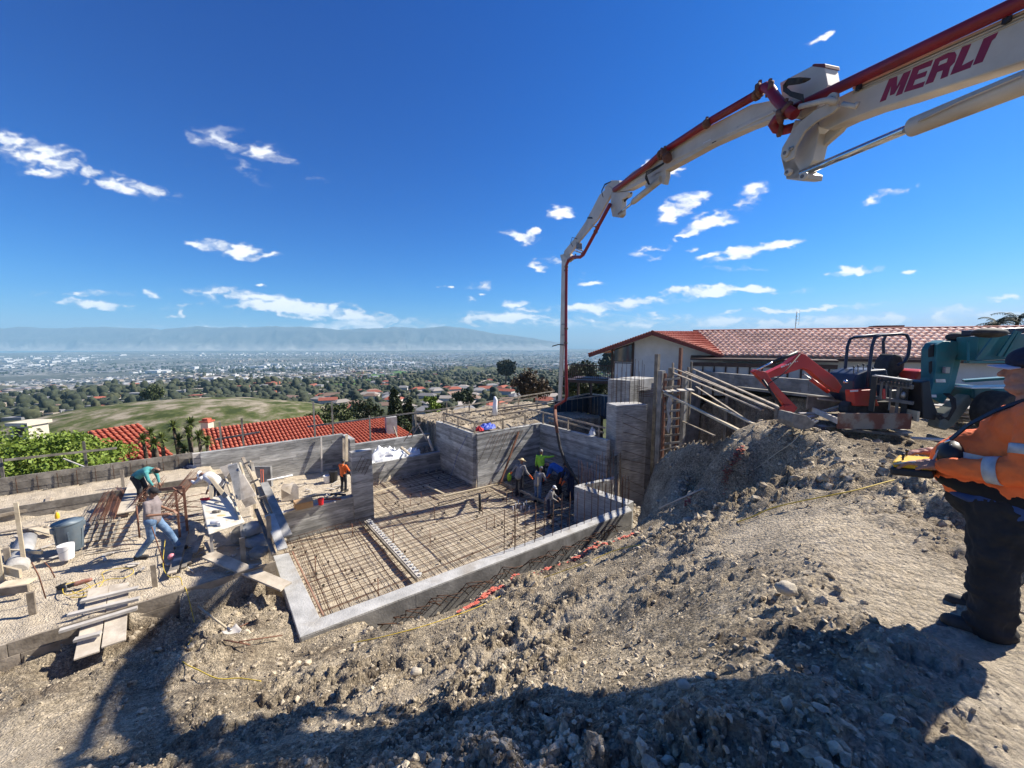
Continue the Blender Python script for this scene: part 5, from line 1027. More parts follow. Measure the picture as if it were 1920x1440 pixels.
# delivery pipe on the main section
p0, p1 = bp(1470,213,.13), bp(1900,10,.10); 
def pipe(name, pts, r, m=M_REDP): mb = MB(); mb.tube(pts, r, 16); return mb.build(name, m, boom)
pipe('delivery_pipe', [p0, p1, ext(p0,p1,5.5)], .085)
def clamp(c, d, r, n='pipe_clamp', m=None):
    d = d.normalized(); mb = MB(); mb.tube([c-d*.045, c-d*.03, c+d*.03, c+d*.045], [r*.9,r*1.22,r*1.22,r*.9], 14); mb.box(c+ZX*r*1.2, (.05,.05,.09)); return mb.build(n, m or M_RUST, boom)
for px in (1502,1475): clamp(p0.lerp(p1,(px-1470)/430*.55), p1-p0, .085)
for px, py in ((1610,164),(1888,36)): mb = MB(); c = bp(px,py,.05); mb.box(c, (.05,.06,.08)); mb.tube([c+Vector((0,0,.04)), c+Vector((.03,-.03,.12)), c+Vector((.07,0,.06))], .010, 5); mb.build('cable_clip', M_BLACK, boom)
# elbows at the big joint
E1 = [bp(1470,213,.13), bp(1456,224,.14), bp(1449,233,.12), bp(1455,241,.08), bp(1470,244,-.05), bp(1492,238,-.1)]
pipe('delivery_elbow', E1, .085); clamp(bp(1462,219,.35), Vector((1,-1,.3)), .105); clamp(bp(1462,243,.0), Vector((1,-.5,0)), .105)
pipe('delivery_pipe', [bp(1490,215,.3), bp(1473,205,.3), bp(1455,185,.28), bp(1444,168,.26), bp(1436,163,.24), bp(1425,168,.22)], .088); clamp(bp(1443,167,.26), Vector((-1,.4,.2)), .11); clamp(bp(1424,169,.22), Vector((-1,1.5,-.2)), .11); clamp(bp(1473,205,.3), Vector((-1,.5,1)), .11)
# upper knuckle plate, lever plates, link and long cylinder
bpoly('knuckle_plate', [(1462,155),(1523,123),(1546,127),(1552,160),(1530,205),(1500,225),(1470,215)], .30, M_CREAM, -.02)
bpoly('knuckle_cap', [(1522,121),(1527,119),(1546,119),(1547,127),(1523,126)], .34, M_REDTRIM, -.02)
bpoly('lever_plate', [(1562,190),(1573,200),(1560,212),(1530,228),(1508,247),(1492,275),(1487,296),(1472,304),(1463,294),(1466,277),(1482,250),(1500,228),(1528,206)], .05, M_CREAM, .24)
bpoly('lever_plate', [(1490,225),(1532,225),(1535,250),(1524,300),(1500,335),(1475,336),(1466,300),(1478,262)], .26, M_CREAM, 0)
bpoly('link_plate', [(1560,238),(1582,236),(1575,246),(1545,272),(1528,296),(1514,322),(1506,318),(1518,290),(1534,262)], .10, M_CREAM, -.16)
bpoly('lower_lug', [(1464,296),(1485,292),(1500,318),(1516,326),(1514,336),(1500,338),(1474,336)], .34, M_CREAM, 0)
for px, py, r_ in ((1474,287,.07),(1478,323,.06),(1507,331,.07),(1560,186,.09),(1484,278,.03)): mb = MB(); c = bp(px,py,.26); mb.tube([c-PN3*.04, c+PN3*.03], r_, 14); mb.build('pin', M_STEEL if r_ < .05 else M_CREAM, boom); mb = MB(); mb.tube([c-PN3*.02, c+PN3*.045], r_*.45, 10); mb.build('pin_bolt', M_GREYP, boom)
r0, r1 = bp(1503,325,.0), bp(1708,239,.0); mb = MB(); mb.tube([r0, r1], .062, 20); mb.build('cylinder_rod', M_CHROME, boom)
q0, q1 = bp(1706,240,0), bp(1915,157,0); q2 = ext(q0,q1,3); mb = MB(); mb.tube([q0, q0.lerp(q1,.01), q0.lerp(q1,.03), q1, q2], [.095,.12,.128,.135,.135], 20); mb.build('cylinder_barrel', M_CREAM, boom)
mb = MB(); mb.tube([bp(1722,228,.15), bp(1800,190,.17), bp(1915,142,.17)], .014, 5); mb.build('hydraulic_line', M_CREAM, boom)
mb = MB(); mb.tube([bp(1570,192,.3), bp(1555,187,.34), bp(1540,190,.3), bp(1500,200,.3)], .045, 10); mb.tube([bp(1580,195,.3), bp(1606,200,.3), bp(1608,192,.3)], .035, 8); mb.build('torque_arm', M_CREAM, boom)
for k in range(6): mb = MB(); mb.tube([bp(1520-k*2,148+k,.2), bp(1500,146+k*2,.32), bp(1478,148+k*2.2,.33), bp(1469,160+k*2,.3), bp(1482,172+k*1.5,.32), bp(1505,178+k*2,.3), bp(1507,192,.28)], .013, 6); mb.build('hydraulic_hose', M_BLACKR, boom)
# third section
bpoly('boom_section', [(1500,192),(1472,183),(1408,196),(1330,236),(1250,283),(1186,322),(1160,345),(1156,360),(1176,357),(1250,318),(1330,273),(1400,241),(1450,222),(1500,220)], .24, M_CREAM, 0)
bpoly('flange', [(1450,206),(1240,306),(1180,342),(1180,346),(1242,311),(1452,211)], .02, M_CREAM, .02)
pipe('delivery_pipe', [bp(1428,172,.09), bp(1330,228,.09), bp(1245,283,.09), bp(1215,310,.09), bp(1152,356,.09)], .085)
for (x, y) in ((1419,178),(1325,232)): clamp(bp(x,y,.2), bp(1330,228)-bp(1420,176), .085)
for (x, y) in ((1240,290),(1246,287),(1251,296)): clamp(bp(x,y,.18), bp(1330,228)-bp(1420,176), .11)
bpoly('sticker', [(1318,268),(1332,261),(1333,268),(1319,275)], .004, M_WHITEPL, .004, bev=0); bpoly('sticker', [(1334,263),(1342,259),(1343,265),(1335,269)], .004, M_BLACK, .006, bev=0); bpoly('sticker', [(1323,267),(1331,263),(1331,268),(1323,272)], .004, M_BLACK, .008, bev=0)
bpoly('sticker', [(1380,240),(1384,237),(1384,242),(1380,245)], .004, M_BLACK, .006, bev=0)
bpoly('cylinder_mount', [(1232,322),(1248,318),(1248,330),(1244,346),(1238,344),(1232,336),(1222,345),(1212,352),(1208,350),(1216,334)], .16, M_CREAM, 0)
bpoly('lever_plate', [(1146,362),(1156,360),(1178,360),(1176,368),(1166,374),(1165,402),(1160,408),(1148,406),(1144,385)], .18, M_CREAM, 0); bpoly('link_plate', [(1176,362),(1183,360),(1180,366),(1170,378),(1166,390),(1163,388),(1166,374)], .06, M_BLACKR, -.08)
mb = MB(); mb.tube([bp(1160,401), bp(1187,379)], .04, 12); mb.build('cylinder_rod', M_CHROME, boom)
mb = MB(); mb.tube([bp(1186,380), bp(1189,377), bp(1240,336)], [.07,.095,.095], 14); mb.build('cylinder_barrel', M_CREAM, boom)
for k in range(3): mb = MB(); mb.tube([bp(1245,305+k,.15), bp(1225,316+k*2,.22), bp(1212,322+k*3,.24), bp(1210+k*2,334,.2), bp(1216+k,346,.15)], .014, 5); mb.build('hydraulic_hose', M_BLACKR, boom)
bpoly('knuckle_plate', [(1132,352),(1146,338),(1160,338),(1162,346),(1150,362),(1140,366)], .26, M_CREAM, -.02)
# fourth section, thin arm with its pipe on standoffs
bpoly('boom_section', [(1142,348),(1150,356),(1121,410),(1086,452),(1072,472),(1062,484),(1056,478),(1058,470),(1076,448),(1098,415),(1124,365)], .09, M_CREAM, 0)
for k in range(3): mb = MB(); mb.tube([bp(1146,340,.1), bp(1134,345+k,.2), bp(1128,358+k,.2), bp(1131,370,.12)], .013, 5); mb.build('hydraulic_hose', M_BLACKR, boom)
mb = MB(); mb.tube([bp(1082,448,.1), bp(1073,445,.09), bp(1070,455,.09), bp(1074,462,.1)], .014, 5); mb.build('hydraulic_hose', M_BLACKR, boom)
bpoly('cylinder_mount', [(1080,452),(1086,456),(1086,468),(1080,468)], .14, M_GREYP, 0); bpoly('clip', [(1101,407),(1109,407),(1110,410),(1101,410)], .06, M_BLACK, .03)
pipe('delivery_pipe', [bp(1144,383,.1), bp(1122,424,.1), bp(1116,436,.1), bp(1094,477,.1), bp(1088,482,.1), bp(1074,482,.1), bp(1066,487,.1), bp(1062,498,.1), bp(1061.5,560,.1), bp(1061,680,.1), bp(1062,742,.1), bp(1060,750,.1), bp(1050,756,.1), bp(1042,760,.1), bp(1040,772,.1)], .068)
for (x, y, d_) in ((1120,427,Vector((-1,0,-1.6))),(1117,434,Vector((-1,0,-1.6))),(1093,477,Vector((-1,0,-1.2))),(1079,482,Vector((1,0,0))),(1062,500,ZX),(1061.6,507,ZX),(1061.5,616,ZX),(1061,643,ZX),(1061,725,ZX),(1051,756,Vector((1,0,.5))),(1041,763,ZX)): clamp(bp(x,y,.1), d_, .072)
for a, b in (((1108,424),(1119,425)),((1078,470),(1090,474)),((1080,466),(1092,470))): mb = MB(); mb.tube([bp(*a,0), bp(*b,.1)], .03, 6); mb.build('standoff', M_CREAM, boom)
# last section hanging straight down
bpoly('boom_section', [(1053,486),(1060,486),(1056.5,640),(1051,752),(1046,752),(1050,640)], .07, M_CREAM, 0)
for y in (608,628,706,724): mb = MB(); mb.tube([bp(1053,y,0), bp(1061,y,.1)], .02, 6); mb.build('standoff', M_GREYP, boom)
mb = MB(); mb.tube([bp(1036,649,.15), bp(1047,646,.1), bp(1061,647,.1)], .028, 6); mb.build('handle_arm', M_BLACKR, boom)
bpoly('tip_bracket', [(1050,478),(1064,474),(1072,484),(1062,492),(1053,490)], .2, M_CREAM, 0)
hp = [bp(1040,770,.1), at(1042,790,18.8), at(1045,812,18.6), at(1050,840,18.5), at(1060,866,18.3), at(1072,885,18.0), at(1086,908,17.6)]
mb = MB(); mb.tube(hp, [.075,.07,.07,.07,.07,.07,.065], 10); mb.build('end_hose', M_BLACKR, boom); mb = MB(); mb.tube([hp[0]+ZX*.05, hp[1], hp[2]], [.10,.085,.075], 10); mb.build('hose_coupling', M_RUST, boom)
# lettering on the main section
LT = {'letter_m': [(920,708),(985,548),(1042,527),(1038,600),(1085,508),(1138,484),(1075,648),(1030,666),(1068,572),(1020,652),(990,662),(1000,590),(962,692)],
 'letter_e': [(1088,640),(1155,464),(1290,413),(1274,455),(1192,485),(1180,515),(1250,490),(1236,528),(1165,553),(1150,592),(1235,562),(1220,600)],
 'letter_r': [(1235,586),(1305,410),(1395,366),(1440,358),(1452,380),(1440,430),(1408,462),(1390,528),(1340,548),(1358,486),(1318,500),(1290,568)],
 'letter_l': [(1408,520),(1492,325),(1555,302),(1488,455),(1572,410),(1548,468)], 'letter_i': [(1565,452),(1640,268),(1742,220),(1720,262),(1698,280),(1632,428)]}
for k, pts in LT.items(): bpoly(k, [(1400+x/3.692, y/3.692) for x, y in pts], .006, M_REDL, .004, bev=0)
bpoly('letter_r_gap', [(1400+x/3.692, y/3.692) for x, y in [(1338,425),(1392,402),(1384,430),(1326,455)]], .006, M_CREAM, .008, bev=0)
# turret the boom rises from, outside the frame
mb = MB(); f = c1.lerp(c2,.5); mb.tube([Vector((f.x,f.y,-1.8)), Vector((f.x,f.y,f.z+.2))], [.7,.35], 16); mb.build('turret', M_CREAM, boom)
# ------------------------------------------------------------------ small excavator
ex = thing('mini_excavator', at(1630,770,11.5), 'orange-red mini excavator with open canopy frame, its bucket resting on the mound', 'excavator')
YA = Vector((0,1,0)); EK = .82                            # the machine stands at 9 to 10 m
def ea(x, y, d): return at(x, y, d*EK)
def sp(name, pts, d, w, m, par, bev=.012): mb = MB(); k = EK if par is ex else 1; mb.prism([at(x,y,d*k) for x,y in pts], YA, w*k); return mb.build(name, m, par, bevel=bev)
def tb(name, pts, r, m, par, n=10): mb = MB(); k = EK if par is ex else 1; mb.tube([at(p[0],p[1],p[2]*k) for p in pts], r*k, n); return mb.build(name, m, par)
sp('boom', [(1573,724),(1567,736),(1546,724),(1531,711),(1513,695),(1500,690),(1470,700),(1438,709),(1432,700),(1470,682),(1495,661),(1504,664),(1540,692),(1560,706)], 11.2, .22, M_EXC, ex)
mk = sp('stick', [(1409,697),(1414,693),(1434,697),(1441,709),(1462,733),(1492,764),(1484,774),(1472,765),(1450,738),(1427,715)], 11.0, .17, M_EXC, ex)
sp('bucket_link', [(1466,760),(1480,758),(1488,768),(1478,778),(1466,774)], 10.9, .2, M_EXC, ex)
tb('stick_cylinder', [(1418,694,10.95),(1455,676,10.95)], .028, M_CHROME, ex); tb('stick_cylinder_barrel', [(1452,678,10.95),(1494,661,10.95)], .05, M_BLACK, ex)
tb('boom_cylinder', [(1506,702,10.98),(1535,722,10.98)], .032, M_STEEL, ex); tb('boom_cylinder_barrel', [(1520,711,10.97),(1553,735,10.97)], .055, M_EXC, ex)
tb('bucket_cylinder', [(1430,712,10.9),(1448,738,10.85),(1464,762,10.8)], .035, M_BLACK, ex); tb('hose', [(1500,664,11),(1470,700,10.8),(1440,720,10.8),(1450,745,10.75),(1462,760,10.8)], .015, M_BLACKR, ex, 6)
for k, (x, y, w, hh_) in enumerate(((1466,689.5,3.2,2.4),(1470,688,2.4,2.4),(1474,686,2.6,2.4),(1478,685,2.4,2.4),(1482,683,2.8,2.4),(1487,681,2.4,2.2),(1491,679.5,2,1.8),(1495,678.5,1.6,1.4))):
    sp('lettering', [(x-w/2,y),(x+w/2,y-w*.35),(x+w/2,y-w*.35-hh_),(x-w/2,y-hh_)], 11.08, .006, M_WHITEPL, ex, 0)
mb = MB(); bc = ea(1491,783,10.2); W_ = .42; prof = [(-.28,.16),(-.30,-.06),(-.22,-.2),(-.02,-.27),(.22,-.24),(.36,-.10),(.34,-.03),(.2,-.14),(0,-.19),(-.16,-.13),(-.22,-.02),(-.2,.16)]
mb.prism([bc+Vector((x*.76,0,z*.84)) for x, z in prof], YA, W_)
for s in (-1,1): mb.prism([bc+Vector((x*.76,s*W_/2,z*.84)) for x, z in [(-.28,.16),(-.30,-.06),(-.22,-.2),(-.02,-.27),(.22,-.24),(.36,-.10),(.1,.1)]], YA, .03)
mb.build('bucket', mat('scuffed_bucket_steel', (.17,.155,.135), .7, .2, col2=(.30,.27,.23), scale=9, bump=.3), ex, bevel=.008)
for k in range(4): mb = MB(); mb.prism([bc+Vector((.25,-.17+.11*k,-.10)), bc+Vector((.25,-.12+.11*k,-.10)), bc+Vector((.39,-.13+.11*k,-.04)), bc+Vector((.39,-.16+.11*k,-.04))], ZX, .03); mb.build('tooth', M_STEEL, ex)
def rops(pts, r=.042): tb('canopy_bar', pts, r, M_NAVY, ex, 8)
rops([(1582,730,11.9),(1585,690,11.9),(1589,650,11.9),(1594,636,11.9),(1602,632,11.9),(1640,628,11.9),(1662,627,12.4)]); rops([(1626,725,11.0),(1630,690,11.0),(1635,650,11.0),(1640,634,11.0),(1650,629,11.0),(1690,626,11.0),(1700,628,11.0),(1706,640,11.0),(1703,665,11.0),(1697,678,11.0),(1684,684,11.0)])
rops([(1662,627,12.5),(1656,640,12.6),(1657,665,12.6),(1660,690,12.6)]); rops([(1602,632,11.9),(1640,630,11.0)])
sp('body', [(1574,712),(1580,700),(1600,692),(1634,690),(1640,730),(1638,752),(1590,754),(1574,735)], 11.6, 1.0, M_NAVY, ex, .04)
sp('front_cover', [(1592,731),(1635,729),(1636,752),(1640,760),(1594,760)], 11.0, .3, M_EXC, ex, .02)
sp('rear_hood', [(1680,706),(1688,694),(1700,690),(1709,694),(1711,745),(1682,748)], 11.6, 1.1, M_EXC, ex, .04)
sp('lower_body', [(1636,728),(1712,722),(1712,752),(1636,760)], 11.7, 1.1, M_GREYP, ex, .03)
sp('seat', [(1652,707),(1650,690),(1654,676),(1664,663),(1676,666),(1682,680),(1680,706)], 11.8, .5, M_BLACKR, ex, .04); sp('seat_cushion', [(1640,706),(1676,704),(1678,712),(1640,714)], 11.7, .5, M_BLACKR, ex, .03)
for (x, y) in ((1600,688),(1608,686),(1618,684),(1626,686),(1636,690)): tb('control_lever', [(x,706,11.3),(x+1,y,11.3)], .012, M_BLACK, ex, 6); mb = MB(); mb.ball(ea(x+1,y,11.3), .025, 8); mb.build('lever_knob', M_BLACK, ex)
mb = MB(); mb.ball(ea(1586,716,11.0), .05, 10); mb.build('work_light', M_CHROME, ex)
mb = MB()
for s, d in ((0,11.1),(1,12.3)):
    pts = [(1580,760),(1586,752),(1690,750),(1700,758),(1700,770),(1690,779),(1586,780),(1578,772)]; mb.prism([ea(x,y,d) for x,y in pts], YA, .25)
mb.build('crawler_track', M_BLACKR, ex, bevel=.03)
sp('decal', [(1594,732),(1609,731),(1609,734),(1594,735)], 10.83, .01, M_WHITEPL, ex, 0)
# ------------------------------------------------------------------ teal telescopic lift with fork carriage
th_ = thing('telehandler', at(1850,790,8), 'teal telescopic handler with a black fork carriage beside the excavator', 'telehandler')
M_T = M_TEALP
sp('gooseneck', [(1739,655),(1747,643),(1762,638),(1798,638),(1800,650),(1788,678),(1776,727),(1755,756),(1731,743),(1730,722),(1738,710)], 8.6, .30, M_T, th_, .03)
sp('gooseneck_side', [(1754,646),(1766,640),(1797,640),(1799,650),(1787,677),(1775,727),(1754,752),(1740,744),(1748,714),(1752,690)], 8.4, .06, M_T, th_, .01)
for pts in ([(1741,654),(1745,647),(1751,645),(1751,668),(1741,670)],[(1742,679),(1747,677),(1747,695),(1744,701),(1742,697)]): sp('slot', pts, 8.43, .02, M_BLACK, th_, 0)
for pts in ([(1755,711),(1772,711),(1773,717),(1755,717)],[(1738,740),(1755,740),(1756,745),(1738,745)]): sp('warning_label', pts, 8.35, .012, M_WHITEPL, th_, 0)
mb = MB(); mb.box(at(1774,694,8.3), (.09,.08,.14)); mb.build('lamp', M_STEEL, th_, bevel=.01)
mb = MB(); a, b = at(1795,652,8.6), at(2050,648,8.4); mb.bar(a, b, .34, .38); mb.build('inner_boom', M_T, th_, bevel=.02)
a, b = at(1812,654,8.2), at(2080,640,8.0); mb = MB(); mb.bar(a, b, .44, .50); mb.build('outer_boom', M_T, th_, bevel=.02)
mb = MB(); mb.bar(a+ZX*.33-Vector((.0,0,0)), b+ZX*.33, .30, .12); mb.build('boom_top_tube', M_NAVY, th_, bevel=.02); mb = MB(); c = at(1796,632,8.5); mb.ball(c, (.2,.2,.11), 10); mb.build('hose_reel', M_BLACKR, th_)
mb = MB(); c = at(1855,624,7.6); mb.ball(c, (.32,.2,.1), 10); mb.build('hose_cover', M_BLACKR, th_)
for (x0, y0, x1, y1) in ((1830,676,1868,626),(1836,677,1874,627),(1872,668,1905,620),(1884,670,1912,622),(1816,640,1815,678)): mb = MB(); mb.bar(at(x0,y0,7.9), at(x1,y1,7.8), .035, .055); mb.build('brace_strip', M_T, th_)
mb = MB(); mb.bar(at(1812,679,7.9), at(2000,677,7.8), .1, .05); mb.build('lower_flange', M_T, th_)
sp('axle_beam', [(1800,728),(1806,721),(1822,722),(1835,727),(1890,726),(1990,722),(1990,760),(1880,757),(1835,752),(1812,752),(1800,744)], 8.6, .5, M_T, th_, .03)
mb = MB(); mb.bar(at(1806,726,8.3), at(1900,724,8.2), .35, .025); mb.build('bright_edge', M_WHITEPL, th_)
mb = MB(); mb.bar(at(1806,714,9.5), at(1895,708,9.0), .4, .06); mb.build('far_beam', M_T, th_)
mb = MB(); mb.box(at(1872,741,8.0), (.16,.05,.06)); mb.build('reflector', M_WHITEPL, th_, bevel=.01)
sp('outrigger', [(1757,775),(1790,752),(1806,738),(1812,752),(1795,775),(1778,795),(1762,805),(1748,800)], 8.5, .25, mat('grey_green_steel', (.14,.17,.15), .6, col2=(.22,.24,.21), scale=5), th_, .03)
mb = MB(); c = at(1880,772,7.9); mb.tube([c-YA*.25, c+YA*.25], .42, 24); mb.build('wheel', M_BLACKR, th_, bevel=.03); mb = MB(); mb.tube([c-YA*.27, c-YA*.24], .2, 16); mb.build('wheel_hub', M_T, th_)
for k in range(4): tb('hydraulic_hose', [(1770+k*3,738,8.3),(1782+k*3,748,8.1),(1786+k*2,765,8.1),(1778,782+k*2,8.1),(1762,787-k*3,8.15),(1748,775+k*2,8.3),(1744,762,8.4)], .014, M_BLACKR, th_, 6)
# carriage
for (x0,y0,x1,y1,w) in ((1640,706,1709,716,.10),(1637,716,1712,726,.09),(1640,745,1712,756,.07)): mb = MB(); mb.bar(at(x0,y0,8.8), at(x1,y1,8.2), .07, w); mb.build('carriage_rail', M_GREYP, th_)
mb = MB(); mb.bar(at(1640,703.5,8.75), at(1709,713,8.15), .14, .02); mb.build('carriage_top_plate', M_STEEL, th_)
for k in range(10): x = 1640+k*7; mb = MB(); mb.bar(at(x,708+k*1.0,8.7-k*.06), at(x,717+k*1.0,8.7-k*.06), .03, .03, VX); mb.build('carriage_tooth', M_BLACK, th_)
for (x, y0, y1, w) in ((1640,705,772,.09),(1654,716,748,.04),(1663,718,750,.03),(1672,718,770,.03),(1686,720,775,.05),(1700,716,780,.10),(1712,716,785,.12)): a = at(x,y0,8.5); b = at(x,y1,8.5); mb = MB(); mb.bar(Vector((a.x,a.y,b.z)), a, w, w, VX); mb.build('carriage_upright', M_BLACK if w > .06 else M_GREYP, th_)
sp('carriage_mount', [(1712,715),(1728,712),(1732,745),(1742,770),(1738,785),(1716,782)], 8.4, .35, M_BLACK, th_, .02)
mb = MB(); mb.ball(at(1694,741,8.45), (.06,.03,.08), 8); mb.build('mirror', M_STEEL, th_)
sp('red_tag', [(1654,729),(1659,729),(1660,748),(1655,748)], 8.5, .02, M_EXC, th_, 0)
mb = MB(); mb.bar(at(1707,776,8.4), at(1500,762,8.9), .1, .045) if 0 else mb.bar(at(1712,782,8.4), at(1600,790,8.7), .12, .045); mb.build('fork', M_BLACK, th_)
# timber tray on the forks
tr = thing('timber_tray', at(1640,806,8.8), 'open timber formwork tray with one rusty stained side lying below the fork carriage', 'timber tray')
for nm, a, b, w, hh_, m in (('side_board', (1571,789,8.3), (1707,790,8.3), .045, .34, mat('rust_stained_timber', (.30,.25,.19), .85, col2=(.20,.075,.045), scale=1.8, contrast=(.45,.55))), ('side_board', (1513,754,9.9), (1617,757,9.9), .045, .33, M_WOOD), ('end_board', (1614,757,9.9), (1722,781,8.25), .045, .22, M_WOODP), ('end_board', (1524,768,9.9), (1572,790,8.3), .045, .12, M_WOODW), ('batten', (1533,748,9.8), (1615,757,9.6), .1, .03, M_WOODP), ('batten', (1545,770,9.3), (1631,746,9.3), .07, .03, M_WOODP), ('base_board', (1555,781,9.2), (1680,792,8.8), .9, .04, M_WOODG), ('prop', (1580,806,8.5), (1700,815,8.4), .08, .05, M_WOODG)):
    mb = MB(); mb.bar(at(*a), at(*b), w, hh_); mb.build(nm, m, tr)
for i, (x, y, d, w, l, an) in enumerate(((1548,799,9.4,.14,.42,.1),(1560,770,9.6,.12,.5,.3),(1515,775,9.7,.1,.4,-.2),(1520,781,9.5,.1,.35,.5),(1690,808,8.5,.25,.3,.2),(1740,823,7.4,.1,.5,-.3))):
    o = MB(); o.box(at(x,y,d), (l,w,.025), Matrix.Rotation(an,3,'Z')@Matrix.Rotation(.15,3,'X')); setp(o.build('board_scrap', M_WOODW), ['pale scrap board under the left end of the tray','pale scrap board on the tray corner','thin pale scrap by the bucket teeth','lower pale scrap by the bucket teeth','pale block under the right end of the tray','pale splinter lying on the mound right of the tray'][i], 'board scrap')
t = thing('pallet_stack', at(1822,780,9.5), 'stack of pallets and timber below the teal lift', 'pallet')
for k in range(4):
    for j in range(4): mb = MB(); mb.box(at(1800+j*13,786-k*7,9.8)+Vector((0,rg.uniform(-.2,.2),0)), (.13,1.0,.03), Matrix.Rotation(.5+rg.uniform(-.1,.1),3,'Z')); mb.build('slat', M_WOODW, t)
    mb = MB(); mb.box(at(1820,788-k*7,9.8), (.9,.1,.07)); mb.build('bearer', M_WOOD, t)
# ------------------------------------------------------------------ left terrace: cans, cages, table, leaning forms
TZ = -5.35
def Rz(a): return Matrix.Rotation(a,3,'Z')
t = thing('trash_can', on(133,1032,TZ), 'large grey-blue round plastic bin on the sandy terrace', 'bin'); b = on(133,1030,TZ)
mb = MB(); mb.tube([b, b+ZX*.02, b+ZX*.70, b+ZX*.74], [.22,.235,.275,.285], 28, cap=False); mb.tube([b+ZX*.74, b+ZX*.76, b+ZX*.72, b+ZX*.05], [.30,.29,.26,.215], 28); mb.build('body', M_CAN, t)
for s in (0,1): mb = MB(); a = -1.9+s*3.14; c = b+Vector((math.cos(a)*.27,math.sin(a)*.27,.62)); mb.box(c, (.08,.14,.14), Rz(a)); mb.build('handle', M_CAN, t, bevel=.02)
for k in range(6): a = k*1.05+.3; mb = MB(); mb.bar(b+Vector((math.cos(a)*.232,math.sin(a)*.232,.05)), b+Vector((math.cos(a)*.272,math.sin(a)*.272,.55)), .03, .02, (math.cos(a),math.sin(a),0)); mb.build('rib', M_CAN, t)
t = thing('bucket', on(127,1048,TZ), 'white plastic bucket with reddish stains in front of the round bin', 'bucket'); b = on(126,1047,TZ)
mb = MB(); mb.tube([b, b+ZX*.36], [.125,.155], 24, cap=False); mb.tube([b+ZX*.36, b+ZX*.03], [.148,.12], 24); mb.build('body', mat('stained_bucket', (.78,.76,.73), .5, col2=(.45,.25,.2), scale=5, contrast=(.6,.72)), t)
mb = MB(); mb.tube([b+ZX*.345, b+ZX*.365], .162, 24); mb = MB(); mb.tube([b+Vector((-.155,0,.33)), b+Vector((-.12,-.1,.25)), b+Vector((0,-.17,.2)), b+Vector((.12,-.1,.25)), b+Vector((.155,0,.33))], .004, 5); mb.build('handle', M_STEEL, t)
def bucket(px, py, z, r, hh_, m, label): t = thing('bucket', on(px,py,z), label, 'bucket'); b = on(px,py,z); mb = MB(); mb.tube([b, b+ZX*hh_], [r*.82,r], 18, cap=False); mb.tube([b+ZX*hh_, b+ZX*.03], [r*.94,r*.76], 18); mb.build('body', m, t); mb = MB(); mb.tube([b+ZX*(hh_-.03), b+ZX*(hh_-.005)], r*1.06, 18, cap=False); mb.build('rim', m, t)
bucket(613,905,-6.38,.15,.34,M_WHITEPL,'white bucket against the rear wall of the raised room'); bucket(602,946,-6.35,.11,.26,mat('red_plastic',(.6,.02,.03),.5),'red bucket on the edge of the raised room')
bucket(626,903,-6.38,.19,.5,M_BLACK,'black drum in the shaded corner of the raised room')
def cage(a, b, r, label, seed, kink=0):
    rg = random.Random(seed); t = thing('rebar_cage', a, label, 'rebar cage', 'spiral rebar cages on the terrace'); d = (b-a).normalized(); x = d.cross(ZX).normalized(); y = x.cross(d); L_ = (b-a).length
    for k in range(8): an = k*math.pi/4; o = x*math.cos(an)*r+y*math.sin(an)*r; mb = MB(); e = rg.uniform(.02,.3); mb.tube([a+o-d*e, b+o+d*rg.uniform(.02,.3)], .007, 5); mb.build('long_bar', M_RUST, t)
    mb = MB(); n = int(L_/.085)
    pts = []
    for i in range(n*8): s = i/(n*8); an = i*math.pi/4; pts.append(a+d*(L_*s)+x*math.cos(an)*(r+.012)+y*math.sin(an)*(r+.012))
    mb.tube(pts, .005, 4, cap=False); mb.build('spiral_bar', M_RUST, t)
# cages: two lying by the bin, a tangle beyond the man
cage(on(183,985,TZ)+ZX*.18, on(206,940,TZ)+ZX*.22, .15, 'rusty spiral cage lying right of the round bin, left of two', 1); cage(on(205,980,TZ)+ZX*.2, on(222,938,TZ)+ZX*.3, .15, 'rusty spiral cage lying beside its twin, nearer the walking man', 2)
cage(on(262,955,TZ)+ZX*.2, on(300,925,TZ)+ZX*.45, .16, 'rusty spiral cage behind the walking man', 3); cage(on(322,960,TZ)+ZX*.3, on(365,915,TZ)+ZX*.5, .14, 'rusty spiral cage under the white-capped man', 4)
cage(on(300,985,TZ)+ZX*.3, on(345,965,TZ)+ZX*.35, .13, 'rusty spiral cage half hidden behind the walking man', 6)
t = thing('loose_bars', on(330,970,TZ), 'tangle of loose rusty bars between the frame and the table', 'rebar'); rg = random.Random(12)
for k in range(46): p = on(rg.uniform(250,385), rg.uniform(935,1000), TZ)+ZX*rg.uniform(.03,.5); a = rg.uniform(-.5,.9); l = rg.uniform(.3,1.1); mb = MB(); mb.tube([p, p+Vector((math.cos(a),math.sin(a),rg.uniform(-.15,.15)))*l], .009, 4); mb.build('bar', M_RUST, t)
t = thing('loose_bars', on(200,1000,TZ), 'row of rusty bars laid out on the sand right of the round bin', 'rebar')
for k in range(9): mb = MB(); mb.tube([on(160,986+k*8,TZ)+ZX*.12, on(245,972+k*8,TZ)+ZX*.12], .010, 4); mb.build('bar', M_REBAR, t)
for k in range(4): mb = MB(); mb.bar(on(180+k*15,975,TZ)+ZX*.08, on(166+k*15,1020,TZ)+ZX*.08, .05, .05); mb.build('skid', M_WOODG, t)
t = thing('rusty_frame', on(345,1000,TZ), 'rusty door-shaped steel frame standing before the tangle of bars', 'steel frame')
for (a, b, w) in (((352,1000),(350,913),.06),((338,1012),(338,930),.05),): p = on(a[0],a[1],TZ); q = Vector((p.x,p.y,TZ+1.35)); mb = MB(); mb.bar(p, q, w, w, VX); mb.build('upright', M_RUST, t)
